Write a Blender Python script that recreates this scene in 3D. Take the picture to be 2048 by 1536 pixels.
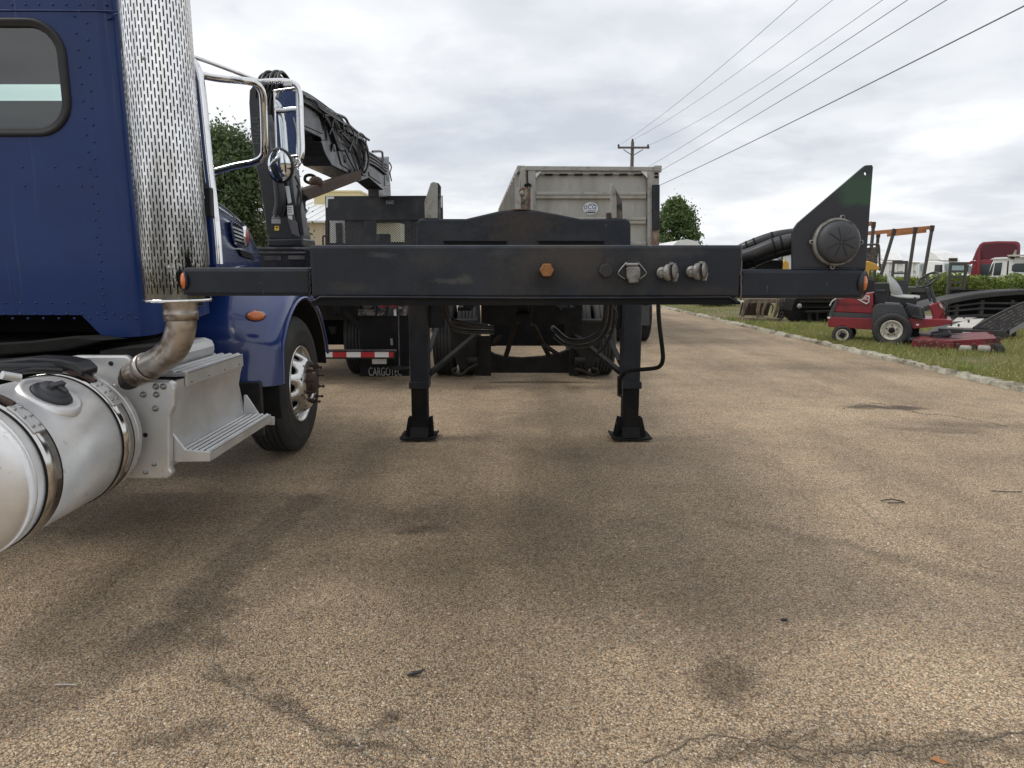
import bpy, math, random
import numpy as np
from mathutils import Vector, Matrix, Euler
R = math.radians
random.seed(7)
rng = np.random.default_rng(11)
for o in list(bpy.data.objects):
    bpy.data.objects.remove(o)
SC = bpy.context.scene
COL = SC.collection

# ------------------------------------------------------------------ camera
H = 1.42
F = 1400.0
HORIZON = 532.0
PITCH = math.atan((768 - HORIZON) / F)
cp, sp = math.cos(PITCH), math.sin(PITCH)
cam = bpy.data.cameras.new('camera')
cam.sensor_width = 36.0
cam.lens = F / 2048 * 36.0
cam.clip_start = 0.05
cam.clip_end = 3000
camo = bpy.data.objects.new('camera', cam)
camo.location = (0, 0, H)
camo.rotation_euler = (math.pi / 2 - PITCH, 0, 0)
COL.objects.link(camo)
SC.camera = camo

# ------------------------------------------------------------------ sky
SUN_EL, SUN_AZ = R(54), R(-88)       # azimuth clockwise from +Y
w = bpy.data.worlds.new('World')
SC.world = w
w.use_nodes = True
nt = w.node_tree
nt.nodes.clear()
N = nt.nodes.new
L = nt.links.new
out = N('ShaderNodeOutputWorld')
bg = N('ShaderNodeBackground')
bg.inputs['Strength'].default_value = 0.1
sky = N('ShaderNodeTexSky')
sky.sky_type = 'NISHITA'
sky.sun_disc = False
sky.sun_elevation = SUN_EL
sky.sun_rotation = SUN_AZ
tc = N('ShaderNodeTexCoord')
sep = N('ShaderNodeSeparateXYZ')
L(tc.outputs['Generated'], sep.inputs[0])
zz = N('ShaderNodeMath'); zz.operation = 'MAXIMUM'; zz.inputs[1].default_value = 0.0
L(sep.outputs['Z'], zz.inputs[0])
za = N('ShaderNodeMath'); za.operation = 'ADD'; za.inputs[1].default_value = 0.16
L(zz.outputs[0], za.inputs[0])
dx = N('ShaderNodeMath'); dx.operation = 'DIVIDE'
dy = N('ShaderNodeMath'); dy.operation = 'DIVIDE'
L(sep.outputs['X'], dx.inputs[0]); L(za.outputs[0], dx.inputs[1])
L(sep.outputs['Y'], dy.inputs[0]); L(za.outputs[0], dy.inputs[1])
cmb = N('ShaderNodeCombineXYZ')
L(dx.outputs[0], cmb.inputs[0]); L(dy.outputs[0], cmb.inputs[1])
def cloud(scale, detail, dist, off, stops):
    mp = N('ShaderNodeMapping')
    mp.inputs['Location'].default_value = off
    L(cmb.outputs[0], mp.inputs[0])
    n = N('ShaderNodeTexNoise')
    n.inputs['Scale'].default_value = scale
    n.inputs['Detail'].default_value = detail
    n.inputs['Roughness'].default_value = 0.52
    n.inputs['Distortion'].default_value = dist
    L(mp.outputs[0], n.inputs['Vector'])
    r = N('ShaderNodeValToRGB')
    r.color_ramp.interpolation = 'EASE'
    r.color_ramp.elements[0].position = stops[0][0]
    r.color_ramp.elements[0].color = stops[0][1]
    r.color_ramp.elements[1].position = stops[-1][0]
    r.color_ramp.elements[1].color = stops[-1][1]
    for p, c in stops[1:-1]:
        e = r.color_ramp.elements.new(p); e.color = c
    L(n.outputs['Fac'], r.inputs[0])
    return r
big = cloud(0.75, 7, 0.35, (3.1, 1.7, 0), [(0.32, (0.56, 0.59, 0.64, 1)), (0.47, (0.69, 0.71, 0.74, 1)), (0.63, (0.84, 0.85, 0.86, 1))])
fine = cloud(2.6, 8, 0.3, (8.4, 4.2, 2), [(0.36, (0.92, 0.927, 0.945, 1)), (0.64, (1.06, 1.06, 1.055, 1))])
mul = N('ShaderNodeMix'); mul.data_type = 'RGBA'; mul.blend_type = 'MULTIPLY'; mul.inputs[0].default_value = 1.0
L(big.outputs[0], mul.inputs[6]); L(fine.outputs[0], mul.inputs[7])
sc_ = N('ShaderNodeVectorMath'); sc_.operation = 'SCALE'; sc_.inputs['Scale'].default_value = 10.7
L(mul.outputs[2], sc_.inputs[0])
mx = N('ShaderNodeMix'); mx.data_type = 'RGBA'; mx.inputs[0].default_value = 0.95
L(sky.outputs[0], mx.inputs[6]); L(sc_.outputs[0], mx.inputs[7])
L(mx.outputs[2], bg.inputs[0]); L(bg.outputs[0], out.inputs[0])

sun = bpy.data.lights.new('sun', 'SUN')
sun.energy = 1.5
sun.angle = R(20)
sun.color = (1.0, 0.96, 0.9)
suno = bpy.data.objects.new('sun', sun)
sd = Vector((math.sin(SUN_AZ) * math.cos(SUN_EL), math.cos(SUN_AZ) * math.cos(SUN_EL), math.sin(SUN_EL)))
suno.rotation_euler = (-sd).to_track_quat('-Z', 'Y').to_euler()
suno.location = (0, -5, 30)
COL.objects.link(suno)

SC.view_settings.view_transform = 'Standard'
SC.view_settings.look = 'None'
SC.view_settings.exposure = 0.22
SC.view_settings.gamma = 1.0
SC.view_settings.use_curve_mapping = False

# ------------------------------------------------------------------ helpers
def ray(px, py):
    u, v = (px - 1024) / F, (768 - py) / F
    return Vector((u, cp + v * sp, -sp + v * cp))

def at(px, py, D):
    d = ray(px, py)
    t = D / d.y
    return Vector((d.x * t, D, H + d.z * t))

def gp(px, py, z=0.0):
    d = ray(px, py)
    t = (z - H) / d.z
    return Vector((d.x * t, d.y * t, z))

def xz(pts, D):
    return [(at(x, y, D).x, at(x, y, D).z) for x, y in pts]

OFF = {}
def thing(name, label, cat, loc=(0, 0, 0), group=None, local=False, rz=0.0):
    o = bpy.data.objects.new(name, None)
    o.empty_display_size = 0.2
    COL.objects.link(o)
    o.location = loc
    o.rotation_euler = (0, 0, rz)
    tag(o, label, cat, group)
    OFF[o.name] = Vector((0, 0, 0)) if local else Vector(loc)
    return o

def tag(o, label=None, cat=None, group=None, kind=None):
    if label: o['label'] = label
    if cat: o['category'] = cat
    if group: o['group'] = group
    if kind: o['kind'] = kind
    return o

def smooth_path(pts, n=6):
    P = [Vector(p) for p in pts]
    if len(P) < 3: return P
    q = [2 * P[0] - P[1]] + P + [2 * P[-1] - P[-2]]
    res = []
    for i in range(1, len(q) - 2):
        a, b, c, d = q[i - 1], q[i], q[i + 1], q[i + 2]
        for k in range(n):
            t = k / n
            res.append(0.5 * ((2 * b) + (c - a) * t + (2 * a - 5 * b + 4 * c - d) * t * t + (3 * b - 3 * c + d - a) * t ** 3))
    res.append(P[-1])
    return res

class MB:
    def __init__(s):
        s.v, s.f, s.s = [], [], []
    def add(s, vs, fs, smooth=False):
        b = len(s.v)
        s.v.extend(tuple(v) for v in vs)
        for f in fs:
            s.f.append(tuple(i + b for i in f)); s.s.append(smooth)
        return s
    def box(s, x0, x1, y0, y1, z0, z1):
        if x0 > x1: x0, x1 = x1, x0
        if y0 > y1: y0, y1 = y1, y0
        if z0 > z1: z0, z1 = z1, z0
        vs = [(x, y, z) for z in (z0, z1) for y in (y0, y1) for x in (x0, x1)]
        return s.add(vs, [(0, 2, 3, 1), (4, 5, 7, 6), (0, 1, 5, 4), (2, 6, 7, 3), (0, 4, 6, 2), (1, 3, 7, 5)])
    def obox(s, c, size, rot=(0, 0, 0)):
        m = Euler(rot).to_matrix()
        hx, hy, hz = size[0] / 2, size[1] / 2, size[2] / 2
        vs = [Vector(c) + m @ Vector((x, y, z)) for z in (-hz, hz) for y in (-hy, hy) for x in (-hx, hx)]
        return s.add(vs, [(0, 2, 3, 1), (4, 5, 7, 6), (0, 1, 5, 4), (2, 6, 7, 3), (0, 4, 6, 2), (1, 3, 7, 5)])
    def bar(s, a, b, wdt, h, up=(0, 0, 1)):
        a, b = Vector(a), Vector(b)
        d = (b - a).normalized()
        u = Vector(up)
        if abs(d.dot(u.normalized())) > 0.98: u = Vector((0, 1, 0))
        sd_ = d.cross(u).normalized()
        u = sd_.cross(d).normalized()
        vs = []
        for p in (a, b):
            for i, j in ((-1, -1), (1, -1), (1, 1), (-1, 1)):
                vs.append(p + sd_ * (i * wdt / 2) + u * (j * h / 2))
        return s.add(vs, [(0, 3, 2, 1), (4, 5, 6, 7), (0, 1, 5, 4), (1, 2, 6, 5), (2, 3, 7, 6), (3, 0, 4, 7)])
    def tube(s, pts, r, seg=10, smooth=True, n=6, caps=True, curve=True):
        P = smooth_path(pts, n) if curve else [Vector(p) for p in pts]
        rs = r if isinstance(r, (list, tuple)) else None
        vs, fs = [], []
        d0 = (P[1] - P[0]).normalized()
        u = Vector((0, 0, 1)) if abs(d0.z) < 0.9 else Vector((0, 1, 0))
        u = (u - d0 * u.dot(d0)).normalized()
        for i, p in enumerate(P):
            d = (P[min(i + 1, len(P) - 1)] - P[max(i - 1, 0)]).normalized()
            u = (u - d * u.dot(d)).normalized()
            q = d.cross(u)
            if rs:
                t = i / (len(P) - 1) * (len(rs) - 1)
                k = min(int(t), len(rs) - 2)
                rr = rs[k] + (rs[k + 1] - rs[k]) * (t - k)
            else: rr = r
            for j in range(seg):
                a = 2 * math.pi * j / seg
                vs.append(p + (u * math.cos(a) + q * math.sin(a)) * rr)
        for i in range(len(P) - 1):
            for j in range(seg):
                k = (j + 1) % seg
                fs.append((i * seg + j, i * seg + k, (i + 1) * seg + k, (i + 1) * seg + j))
        s.add(vs, fs, smooth)
        if caps:
            s.add(vs[:seg], [tuple(range(seg))[::-1]])
            s.add(vs[-seg:], [tuple(range(seg))])
        return s
    def lathe(s, prof, origin, axis, seg=24, smooth=True):
        """prof: list of (radius, distance along axis)."""
        ax = Vector(axis).normalized()
        u = Vector((0, 0, 1)) if abs(ax.z) < 0.9 else Vector((1, 0, 0))
        u = (u - ax * u.dot(ax)).normalized()
        q = ax.cross(u)
        o = Vector(origin)
        vs, fs = [], []
        for r, t in prof:
            for j in range(seg):
                a = 2 * math.pi * j / seg
                vs.append(o + ax * t + (u * math.cos(a) + q * math.sin(a)) * max(r, 1e-5))
        for i in range(len(prof) - 1):
            for j in range(seg):
                k = (j + 1) % seg
                fs.append((i * seg + j, i * seg + k, (i + 1) * seg + k, (i + 1) * seg + j))
        return s.add(vs, fs, smooth)
    def cyl(s, a, b, r, seg=16, smooth=True):
        return s.tube([a, b], r, seg, smooth)
    def prism(s, pts, y0, y1):
        """pts: (x,z) outline, extruded along y."""
        n = len(pts)
        vs = [(x, y0, z) for x, z in pts] + [(x, y1, z) for x, z in pts]
        fs = [tuple(range(n)), tuple(range(2 * n - 1, n - 1, -1))]
        fs += [(i, i + n, (i + 1) % n + n, (i + 1) % n) for i in range(n)]
        return s.add(vs, fs)
    def prism3(s, pts, d):
        """pts: 3D outline, extruded by the vector d."""
        n = len(pts); d = Vector(d)
        vs = [Vector(p) for p in pts] + [Vector(p) + d for p in pts]
        fs = [tuple(range(n)), tuple(range(2 * n - 1, n - 1, -1))]
        fs += [(i, i + n, (i + 1) % n + n, (i + 1) % n) for i in range(n)]
        return s.add(vs, fs)
    def grid(s, rows, smooth=True, close=False):
        m, n = len(rows), len(rows[0])
        vs = [p for r in rows for p in r]
        fs = []
        for i in range(m - 1):
            for j in range(n if close else n - 1):
                k = (j + 1) % n
                fs.append((i * n + j, i * n + k, (i + 1) * n + k, (i + 1) * n + j))
        return s.add(vs, fs, smooth)
    def ball(s, c, r, seg=12, rings=8):
        rx, ry, rz_ = (r, r, r) if not isinstance(r, (tuple, list)) else r
        rows = []
        for i in range(rings + 1):
            t = math.pi * i / rings
            rows.append([(c[0] + rx * math.sin(t) * math.cos(2 * math.pi * j / seg), c[1] + ry * math.sin(t) * math.sin(2 * math.pi * j / seg), c[2] + rz_ * math.cos(t)) for j in range(seg)])
        return s.grid(rows, True, True)
    def mesh(s, name, mat, off=Vector((0, 0, 0))):
        me = bpy.data.meshes.new(name)
        vs = [(v[0] - off.x, v[1] - off.y, v[2] - off.z) for v in s.v] if off.length > 0 else s.v
        me.from_pydata(vs, [], s.f)
        me.polygons.foreach_set('use_smooth', s.s)
        me.materials.append(mat)
        me.update()
        return me
    def build(s, name, mat, parent=None, bev=0, label=None, kind=None, fix=True):
        off = OFF.get(parent.name, Vector((0, 0, 0))) if parent else Vector((0, 0, 0))
        me = s.mesh(name, mat, off)
        if fix and len(s.f) < 20000:
            import bmesh
            bm = bmesh.new(); bm.from_mesh(me)
            bmesh.ops.recalc_face_normals(bm, faces=bm.faces)
            bm.to_mesh(me); bm.free()
        o = bpy.data.objects.new(name, me)
        COL.objects.link(o)
        if parent:
            o.parent = parent
            OFF[o.name] = off
        if bev:
            b = o.modifiers.new('bevel', 'BEVEL')
            b.width = bev; b.segments = 2; b.limit_method = 'ANGLE'; b.angle_limit = R(35)
        if label: o['label'] = label
        if kind: o['kind'] = kind
        return o

def inst(name, me, parent, loc, rot=(0, 0, 0), scale=(1, 1, 1)):
    o = bpy.data.objects.new(name, me)
    COL.objects.link(o)
    off = OFF.get(parent.name, Vector((0, 0, 0))) if parent else Vector((0, 0, 0))
    o.parent = parent
    o.location = Vector(loc) - off
    o.rotation_euler = rot
    o.scale = scale
    return o

def text(name, body, loc, size, mat, parent, rot=(math.pi / 2, 0, 0), align='CENTER', ext=0.0008, sx=1.0):
    c = bpy.data.curves.new(name, 'FONT')
    c.body = body; c.size = size; c.extrude = ext
    c.align_x = align; c.align_y = 'CENTER'
    c.materials.append(mat)
    o = bpy.data.objects.new(name, c)
    COL.objects.link(o)
    off = OFF.get(parent.name, Vector((0, 0, 0)))
    o.parent = parent
    o.location = Vector(loc) - off
    o.rotation_euler = rot
    o.scale = (sx, 1, 1)
    return o

def copy_tree(o, parent=None):
    c = o.copy(); COL.objects.link(c)
    if parent is not None: c.parent = parent
    for ch in [x for x in COL.objects if x.parent == o]:
        copy_tree(ch, c)
    return c

# ------------------------------------------------------------------ materials
def mat(name, col, rough=0.5, metal=0.0, over=(), bump=0.0, bscale=30.0, coat=0.0, rvar=0.0, bstretch=None, spec=0.5):
    """over: list of (colour, noise scale, lo, hi, stretch or None)."""
    m = bpy.data.materials.new(name)
    m.use_nodes = True
    t = m.node_tree
    b = t.nodes['Principled BSDF']
    b.inputs['Base Color'].default_value = (*col, 1)
    b.inputs['Roughness'].default_value = rough
    b.inputs['Metallic'].default_value = metal
    b.inputs['Specular IOR Level'].default_value = spec
    if coat:
        b.inputs['Coat Weight'].default_value = coat
        b.inputs['Coat Roughness'].default_value = 0.06
    tcn = t.nodes.new('ShaderNodeTexCoord')
    cur = None
    def noise(scale, stretch, det=7, seed=0):
        mp = t.nodes.new('ShaderNodeMapping')
        mp.inputs['Location'].default_value = (seed * 3.7, seed * 1.3, seed * 2.1)
        if stretch: mp.inputs['Scale'].default_value = stretch
        t.links.new(tcn.outputs['Object'], mp.inputs[0])
        n = t.nodes.new('ShaderNodeTexNoise')
        n.inputs['Scale'].default_value = scale
        n.inputs['Detail'].default_value = det
        n.inputs['Roughness'].default_value = 0.6
        t.links.new(mp.outputs[0], n.inputs['Vector'])
        return n
    for i, (c, scl, lo, hi, st) in enumerate(over):
        n = noise(scl, st, seed=i + 1)
        r = t.nodes.new('ShaderNodeMapRange')
        r.inputs['From Min'].default_value = lo
        r.inputs['From Max'].default_value = hi
        t.links.new(n.outputs['Fac'], r.inputs['Value'])
        mixn = t.nodes.new('ShaderNodeMix'); mixn.data_type = 'RGBA'
        t.links.new(r.outputs[0], mixn.inputs[0])
        if cur is None: mixn.inputs[6].default_value = (*col, 1)
        else: t.links.new(cur, mixn.inputs[6])
        mixn.inputs[7].default_value = (*c, 1)
        cur = mixn.outputs[2]
    if cur is not None: t.links.new(cur, b.inputs['Base Color'])
    if rvar:
        n = noise(6, None, seed=9)
        r = t.nodes.new('ShaderNodeMapRange')
        r.inputs['From Min'].default_value = 0.3; r.inputs['From Max'].default_value = 0.7
        r.inputs['To Min'].default_value = max(0.02, rough - rvar); r.inputs['To Max'].default_value = min(1, rough + rvar)
        t.links.new(n.outputs['Fac'], r.inputs['Value'])
        t.links.new(r.outputs[0], b.inputs['Roughness'])
    if bump:
        n = noise(bscale, bstretch, 5, seed=4)
        bn = t.nodes.new('ShaderNodeBump')
        bn.inputs['Strength'].default_value = bump
        bn.inputs['Distance'].default_value = 0.01
        t.links.new(n.outputs['Fac'], bn.inputs['Height'])
        t.links.new(bn.outputs[0], b.inputs['Normal'])
    return m

def glass(name, tint, refl=0.12, rough=0.02):
    m = bpy.data.materials.new(name); m.use_nodes = True
    t = m.node_tree; t.nodes.clear()
    o = t.nodes.new('ShaderNodeOutputMaterial')
    a = t.nodes.new('ShaderNodeBsdfTransparent'); a.inputs[0].default_value = (*tint, 1)
    g = t.nodes.new('ShaderNodeBsdfGlossy'); g.inputs['Roughness'].default_value = rough
    mixs = t.nodes.new('ShaderNodeMixShader'); mixs.inputs[0].default_value = refl
    t.links.new(a.outputs[0], mixs.inputs[1]); t.links.new(g.outputs[0], mixs.inputs[2])
    t.links.new(mixs.outputs[0], o.inputs[0])
    return m

M = {}
M['black'] = mat('black_chassis_paint', (0.012, 0.016, 0.024), 0.5, over=[((0.024, 0.028, 0.036), 5, 0.5, 0.72, None), ((0.012, 0.012, 0.013), 9, 0.55, 0.7, None), ((0.1, 0.1, 0.1), 34, 0.68, 0.74, (1, 1, 0.5)), ((0.044, 0.038, 0.032), 2.3, 0.56, 0.72, None), ((0.14, 0.14, 0.14), 24, 0.74, 0.78, (0.3, 1, 1))], bump=0.1, bscale=90, rvar=0.12, spec=0.36)
M['blackdull'] = mat('black_undercarriage', (0.009, 0.009, 0.01), 0.75, over=[((0.018, 0.016, 0.014), 6, 0.45, 0.7, None)], bump=0.3, bscale=30, spec=0.18)
M['dirtgrey'] = mat('dusty_dark_steel', (0.018, 0.017, 0.015), 0.75, over=[((0.009, 0.0085, 0.008), 5, 0.4, 0.65, None)], bump=0.25, bscale=25, spec=0.2)
M['greenpaint'] = mat('faded_green_paint', (0.03, 0.07, 0.038), 0.6, over=[((0.022, 0.04, 0.03), 6, 0.45, 0.7, None)])
M['rubber'] = mat('tyre_rubber', (0.026, 0.026, 0.026), 0.8, over=[((0.05, 0.048, 0.044), 4, 0.45, 0.7, None)], bump=0.15, bscale=60)
M['hose'] = mat('hose_rubber', (0.016, 0.016, 0.018), 0.38, over=[((0.035, 0.034, 0.033), 10, 0.5, 0.7, None)])
M['rusty'] = mat('rusty_steel', (0.075, 0.048, 0.034), 0.85, over=[((0.05, 0.035, 0.03), 8, 0.4, 0.65, None), ((0.22, 0.12, 0.06), 20, 0.6, 0.75, None)], bump=0.4, bscale=40)
M['orangerust'] = mat('orange_rust', (0.28, 0.125, 0.042), 0.8, over=[((0.15, 0.07, 0.032), 30, 0.45, 0.7, None)], bump=0.3, bscale=80)
M['bolt'] = mat('zinc_bolt', (0.3, 0.3, 0.3), 0.45, 0.8)
M['brownnut'] = mat('rusty_nut', (0.05, 0.032, 0.026), 0.7, 0.2, over=[((0.09, 0.05, 0.035), 40, 0.45, 0.65, None)])
M['pale'] = mat('worn_pale_steel', (0.30, 0.29, 0.26), 0.75, over=[((0.12, 0.08, 0.06), 14, 0.55, 0.68, None), ((0.42, 0.41, 0.38), 6, 0.5, 0.7, None)], bump=0.4, bscale=40)
M['paledark'] = mat('scraped_stake_steel', (0.13, 0.11, 0.1), 0.8, over=[((0.03, 0.03, 0.033), 16, 0.48, 0.56, None), ((0.42, 0.39, 0.36), 22, 0.6, 0.7, None)], bump=0.4, bscale=40)
M['castgrey'] = mat('cast_aluminium', (0.24, 0.23, 0.215), 0.55, 0.45, over=[((0.09, 0.08, 0.072), 30, 0.45, 0.65, None)], bump=0.2, bscale=90)
M['amber'] = mat('amber_lens', (0.58, 0.15, 0.025), 0.25, over=[((0.55, 0.13, 0.02), 60, 0.4, 0.6, None)], coat=0.5)
M['redlens'] = mat('red_lens', (0.3, 0.02, 0.03), 0.25, coat=0.5)
M['blue'] = mat('blue_cab_paint', (0.006, 0.031, 0.145), 0.36, over=[((0.005, 0.023, 0.11), 2, 0.4, 0.65, None), ((0.09, 0.105, 0.17), 20, 0.61, 0.74, (1, 1, 0.02)), ((0.1, 0.11, 0.15), 70, 0.74, 0.79, (1, 1, 0.3))], coat=0.15, bump=0.03, bscale=3, rvar=0.08, spec=0.3)
M['bluegloss'] = mat('blue_fender_paint', (0.012, 0.036, 0.17), 0.25, over=[((0.011, 0.03, 0.14), 3, 0.4, 0.7, None)], coat=0.9)
M['chrome'] = mat('chrome', (0.82, 0.82, 0.82), 0.1, 1.0, over=[((0.6, 0.58, 0.55), 12, 0.55, 0.7, None)])
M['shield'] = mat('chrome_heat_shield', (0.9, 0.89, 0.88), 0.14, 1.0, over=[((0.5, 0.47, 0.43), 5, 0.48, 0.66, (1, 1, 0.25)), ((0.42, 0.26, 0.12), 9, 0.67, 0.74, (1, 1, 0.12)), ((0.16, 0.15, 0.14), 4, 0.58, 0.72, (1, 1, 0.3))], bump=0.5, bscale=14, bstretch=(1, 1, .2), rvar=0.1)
def low_reflection(m, z0, z1, col):
    """dark reflection painted low on a surface, broken up by noise (object space, metres)."""
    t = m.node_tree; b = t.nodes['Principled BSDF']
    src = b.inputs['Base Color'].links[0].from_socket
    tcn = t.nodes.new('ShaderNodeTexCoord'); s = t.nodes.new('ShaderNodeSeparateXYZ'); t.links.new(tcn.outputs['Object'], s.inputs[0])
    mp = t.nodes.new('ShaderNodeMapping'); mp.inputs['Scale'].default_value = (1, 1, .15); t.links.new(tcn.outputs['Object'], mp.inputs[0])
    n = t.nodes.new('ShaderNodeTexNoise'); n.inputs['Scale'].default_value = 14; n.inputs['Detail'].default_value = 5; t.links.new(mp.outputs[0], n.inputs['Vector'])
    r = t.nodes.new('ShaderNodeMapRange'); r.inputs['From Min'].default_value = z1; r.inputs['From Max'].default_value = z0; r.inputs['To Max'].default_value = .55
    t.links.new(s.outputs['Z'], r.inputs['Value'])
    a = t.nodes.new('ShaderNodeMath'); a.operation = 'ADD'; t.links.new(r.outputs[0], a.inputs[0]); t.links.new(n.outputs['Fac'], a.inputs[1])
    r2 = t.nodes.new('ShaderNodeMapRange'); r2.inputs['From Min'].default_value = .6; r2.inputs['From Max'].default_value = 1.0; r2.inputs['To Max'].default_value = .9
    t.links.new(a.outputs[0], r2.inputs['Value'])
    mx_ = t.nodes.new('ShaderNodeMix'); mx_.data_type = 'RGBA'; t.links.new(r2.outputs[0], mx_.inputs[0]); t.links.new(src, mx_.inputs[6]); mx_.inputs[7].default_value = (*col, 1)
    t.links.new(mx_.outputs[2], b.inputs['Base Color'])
low_reflection(M['shield'], 1.3, 2.3, (.13, .125, .11))  # mirrored dark ground painted into the lower chrome colour
M['muffler'] = mat('dark_muffler', (0.07, 0.066, 0.062), 0.5, 0.5, over=[((0.12, 0.09, 0.07), 6, 0.5, 0.7, None)])
M['pipe'] = mat('heat_stained_pipe', (0.5, 0.455, 0.41), 0.34, 0.9, over=[((0.16, 0.12, 0.09), 9, 0.48, 0.68, None), ((0.5, 0.46, 0.42), 14, 0.55, 0.7, None)], bump=0.1, bscale=40)
M['alu'] = mat('brushed_aluminium', (0.72, 0.72, 0.715), 0.45, 0.7, over=[((0.57, 0.57, 0.56), 3, 0.4, 0.68, None), ((0.4, 0.39, 0.38), 40, 0.66, 0.78, (1, 1, 0.2))], bump=0.04, bscale=60, rvar=0.08)
M['tank'] = mat('aluminium_tank_skin', (0.82, 0.815, 0.805), 0.46, 0.8, over=[((0.62, 0.62, 0.61), 2.5, 0.4, 0.68, None), ((0.40, 0.40, 0.39), 16, 0.64, 0.74, None), ((0.5, 0.49, 0.47), 5, 0.6, 0.75, (1, .2, 1))], bump=0.025, bscale=4, rvar=0.06)
M['strap'] = mat('polished_strap', (0.62, 0.6, 0.58), 0.14, 1.0, rvar=0.06)
M['rim'] = mat('alloy_rim', (0.68, 0.67, 0.65), 0.26, 0.95, over=[((0.45, 0.43, 0.4), 8, 0.5, 0.7, None)])
M['hole'] = mat('dark_recess', (0.006, 0.006, 0.006), 0.9)
M['cabinside'] = mat('cab_interior_trim', (0.03, 0.032, 0.034), 0.85)
M['seal'] = mat('window_rubber_seal', (0.014, 0.014, 0.016), 0.55)
M['cabglass'] = glass('tinted_cab_glass', (0.66, 0.78, 0.74), 0.12)
M['clearglass'] = glass('pale_green_glass', (0.82, 0.93, 0.89), 0.06)
M['mirror'] = mat('mirror_glass', (0.75, 0.8, 0.82), 0.02, 1.0)
M['craneblk'] = mat('crane_black_paint', (0.009, 0.010, 0.014), 0.3, over=[((0.018, 0.019, 0.024), 6, 0.5, 0.7, None)], bump=0.1, bscale=20, rvar=0.1)
M['cranegrey'] = mat('crane_worn_grey_paint', (0.09, 0.09, 0.1), 0.4, over=[((0.03, 0.03, 0.035), 5, 0.45, 0.65, None)])
M['rackblk'] = mat('scratched_rack_paint', (0.011, 0.013, 0.017), 0.45, over=[((0.2, 0.21, 0.23), 9, 0.73, 0.77, (1, 1, 1.6)), ((0.035, 0.035, 0.04), 4, 0.5, 0.7, None)])
M['mesh'] = mat('galvanised_mesh', (0.1, 0.1, 0.105), 0.6)
M['white'] = mat('white_paint', (0.74, 0.74, 0.72), 0.4, over=[((0.6, 0.6, 0.57), 2, 0.5, 0.75, None)], coat=0.3)
M['whitetape'] = mat('white_reflective_tape', (0.72, 0.72, 0.7), 0.4, over=[((0.5, 0.48, 0.46), 12, 0.58, 0.72, None)])
M['redtape'] = mat('red_reflective_tape', (0.42, 0.022, 0.03), 0.4)
M['sticker'] = mat('white_sticker', (0.68, 0.7, 0.72), 0.5)
M['yellowst'] = mat('yellow_sticker', (0.7, 0.45, 0.04), 0.5)
M['greytext'] = mat('faded_grey_lettering', (0.33, 0.33, 0.335), 0.6)
M['bluetext'] = mat('blue_print', (0.03, 0.07, 0.22), 0.5)
M['blacktext'] = mat('black_print', (0.02, 0.02, 0.02), 0.6)
M['dumpalu'] = mat('weathered_dump_body', (0.40, 0.39, 0.355), 0.6, 0.25, over=[((0.30, 0.285, 0.24), 2.2, 0.42, 0.62, (1, 1, 0.25)), ((0.47, 0.46, 0.42), 5, 0.55, 0.7, (1, 1, 0.3)), ((0.2, 0.18, 0.15), 22, 0.66, 0.76, (1, 1, 0.2))], bump=0.08, bscale=4)
M['dumprail'] = mat('dump_body_rail', (0.36, 0.355, 0.33), 0.55, 0.3, over=[((0.24, 0.22, 0.19), 9, 0.5, 0.68, None)])
M['dumprust'] = mat('rusty_hinge_post', (0.17, 0.1, 0.07), 0.8, over=[((0.3, 0.27, 0.22), 9, 0.5, 0.62, (1, 1, 0.5)), ((0.06, 0.05, 0.045), 6, 0.55, 0.68, None)], bump=0.3, bscale=20)
M['wood'] = mat('weathered_pole_wood', (0.16, 0.14, 0.125), 0.9, over=[((0.09, 0.08, 0.07), 12, 0.45, 0.65, (1, 1, 0.1))])
M['wire'] = mat('overhead_wire', (0.2, 0.2, 0.205), 0.6)
M['concrete'] = mat('rough_kerb_concrete', (0.38, 0.355, 0.28), 0.95, over=[((0.12, 0.11, 0.075), 4, 0.45, 0.65, None), ((0.42, 0.40, 0.36), 14, 0.55, 0.7, None)], bump=0.8, bscale=22)
M['redpaint'] = mat('red_mower_paint', (0.21, 0.013, 0.021), 0.42, over=[((0.14, 0.013, 0.018), 6, 0.45, 0.7, None), ((0.3, 0.12, 0.1), 60, 0.72, 0.8, None)], coat=0.2)
M['deckred'] = mat('dirty_red_deck', (0.17, 0.012, 0.018), 0.55, over=[((0.09, 0.012, 0.014), 6, 0.42, 0.62, None), ((0.13, 0.1, 0.06), 9, 0.56, 0.66, None), ((0.3, 0.24, 0.2), 45, 0.7, 0.76, None)], bump=0.2, bscale=20)
M['plastic'] = mat('dark_grey_plastic', (0.042, 0.045, 0.05), 0.6, over=[((0.06, 0.062, 0.066), 5, 0.5, 0.7, None)])
M['seat'] = mat('grey_vinyl_seat', (0.36, 0.37, 0.36), 0.6, over=[((0.27, 0.275, 0.265), 5, 0.45, 0.7, None)])
M['cream'] = mat('cream_wheel_paint', (0.5, 0.47, 0.4), 0.55, over=[((0.3, 0.26, 0.2), 14, 0.5, 0.68, None)])
M['beige'] = mat('beige_metal_siding', (0.5, 0.45, 0.33), 0.6)
M['roofwhite'] = mat('white_metal_roof', (0.68, 0.69, 0.70), 0.45)
M['yellowbox'] = mat('yellow_roof_vent_paint', (0.62, 0.52, 0.28), 0.6)
M['redtruck'] = mat('red_truck_paint', (0.19, 0.011, 0.02), 0.4, coat=0.4, over=[((0.14, 0.01, 0.016), 2, 0.45, 0.7, None)])
M['maroon'] = mat('maroon_fairing_inside', (0.085, 0.01, 0.02), 0.6)
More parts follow.
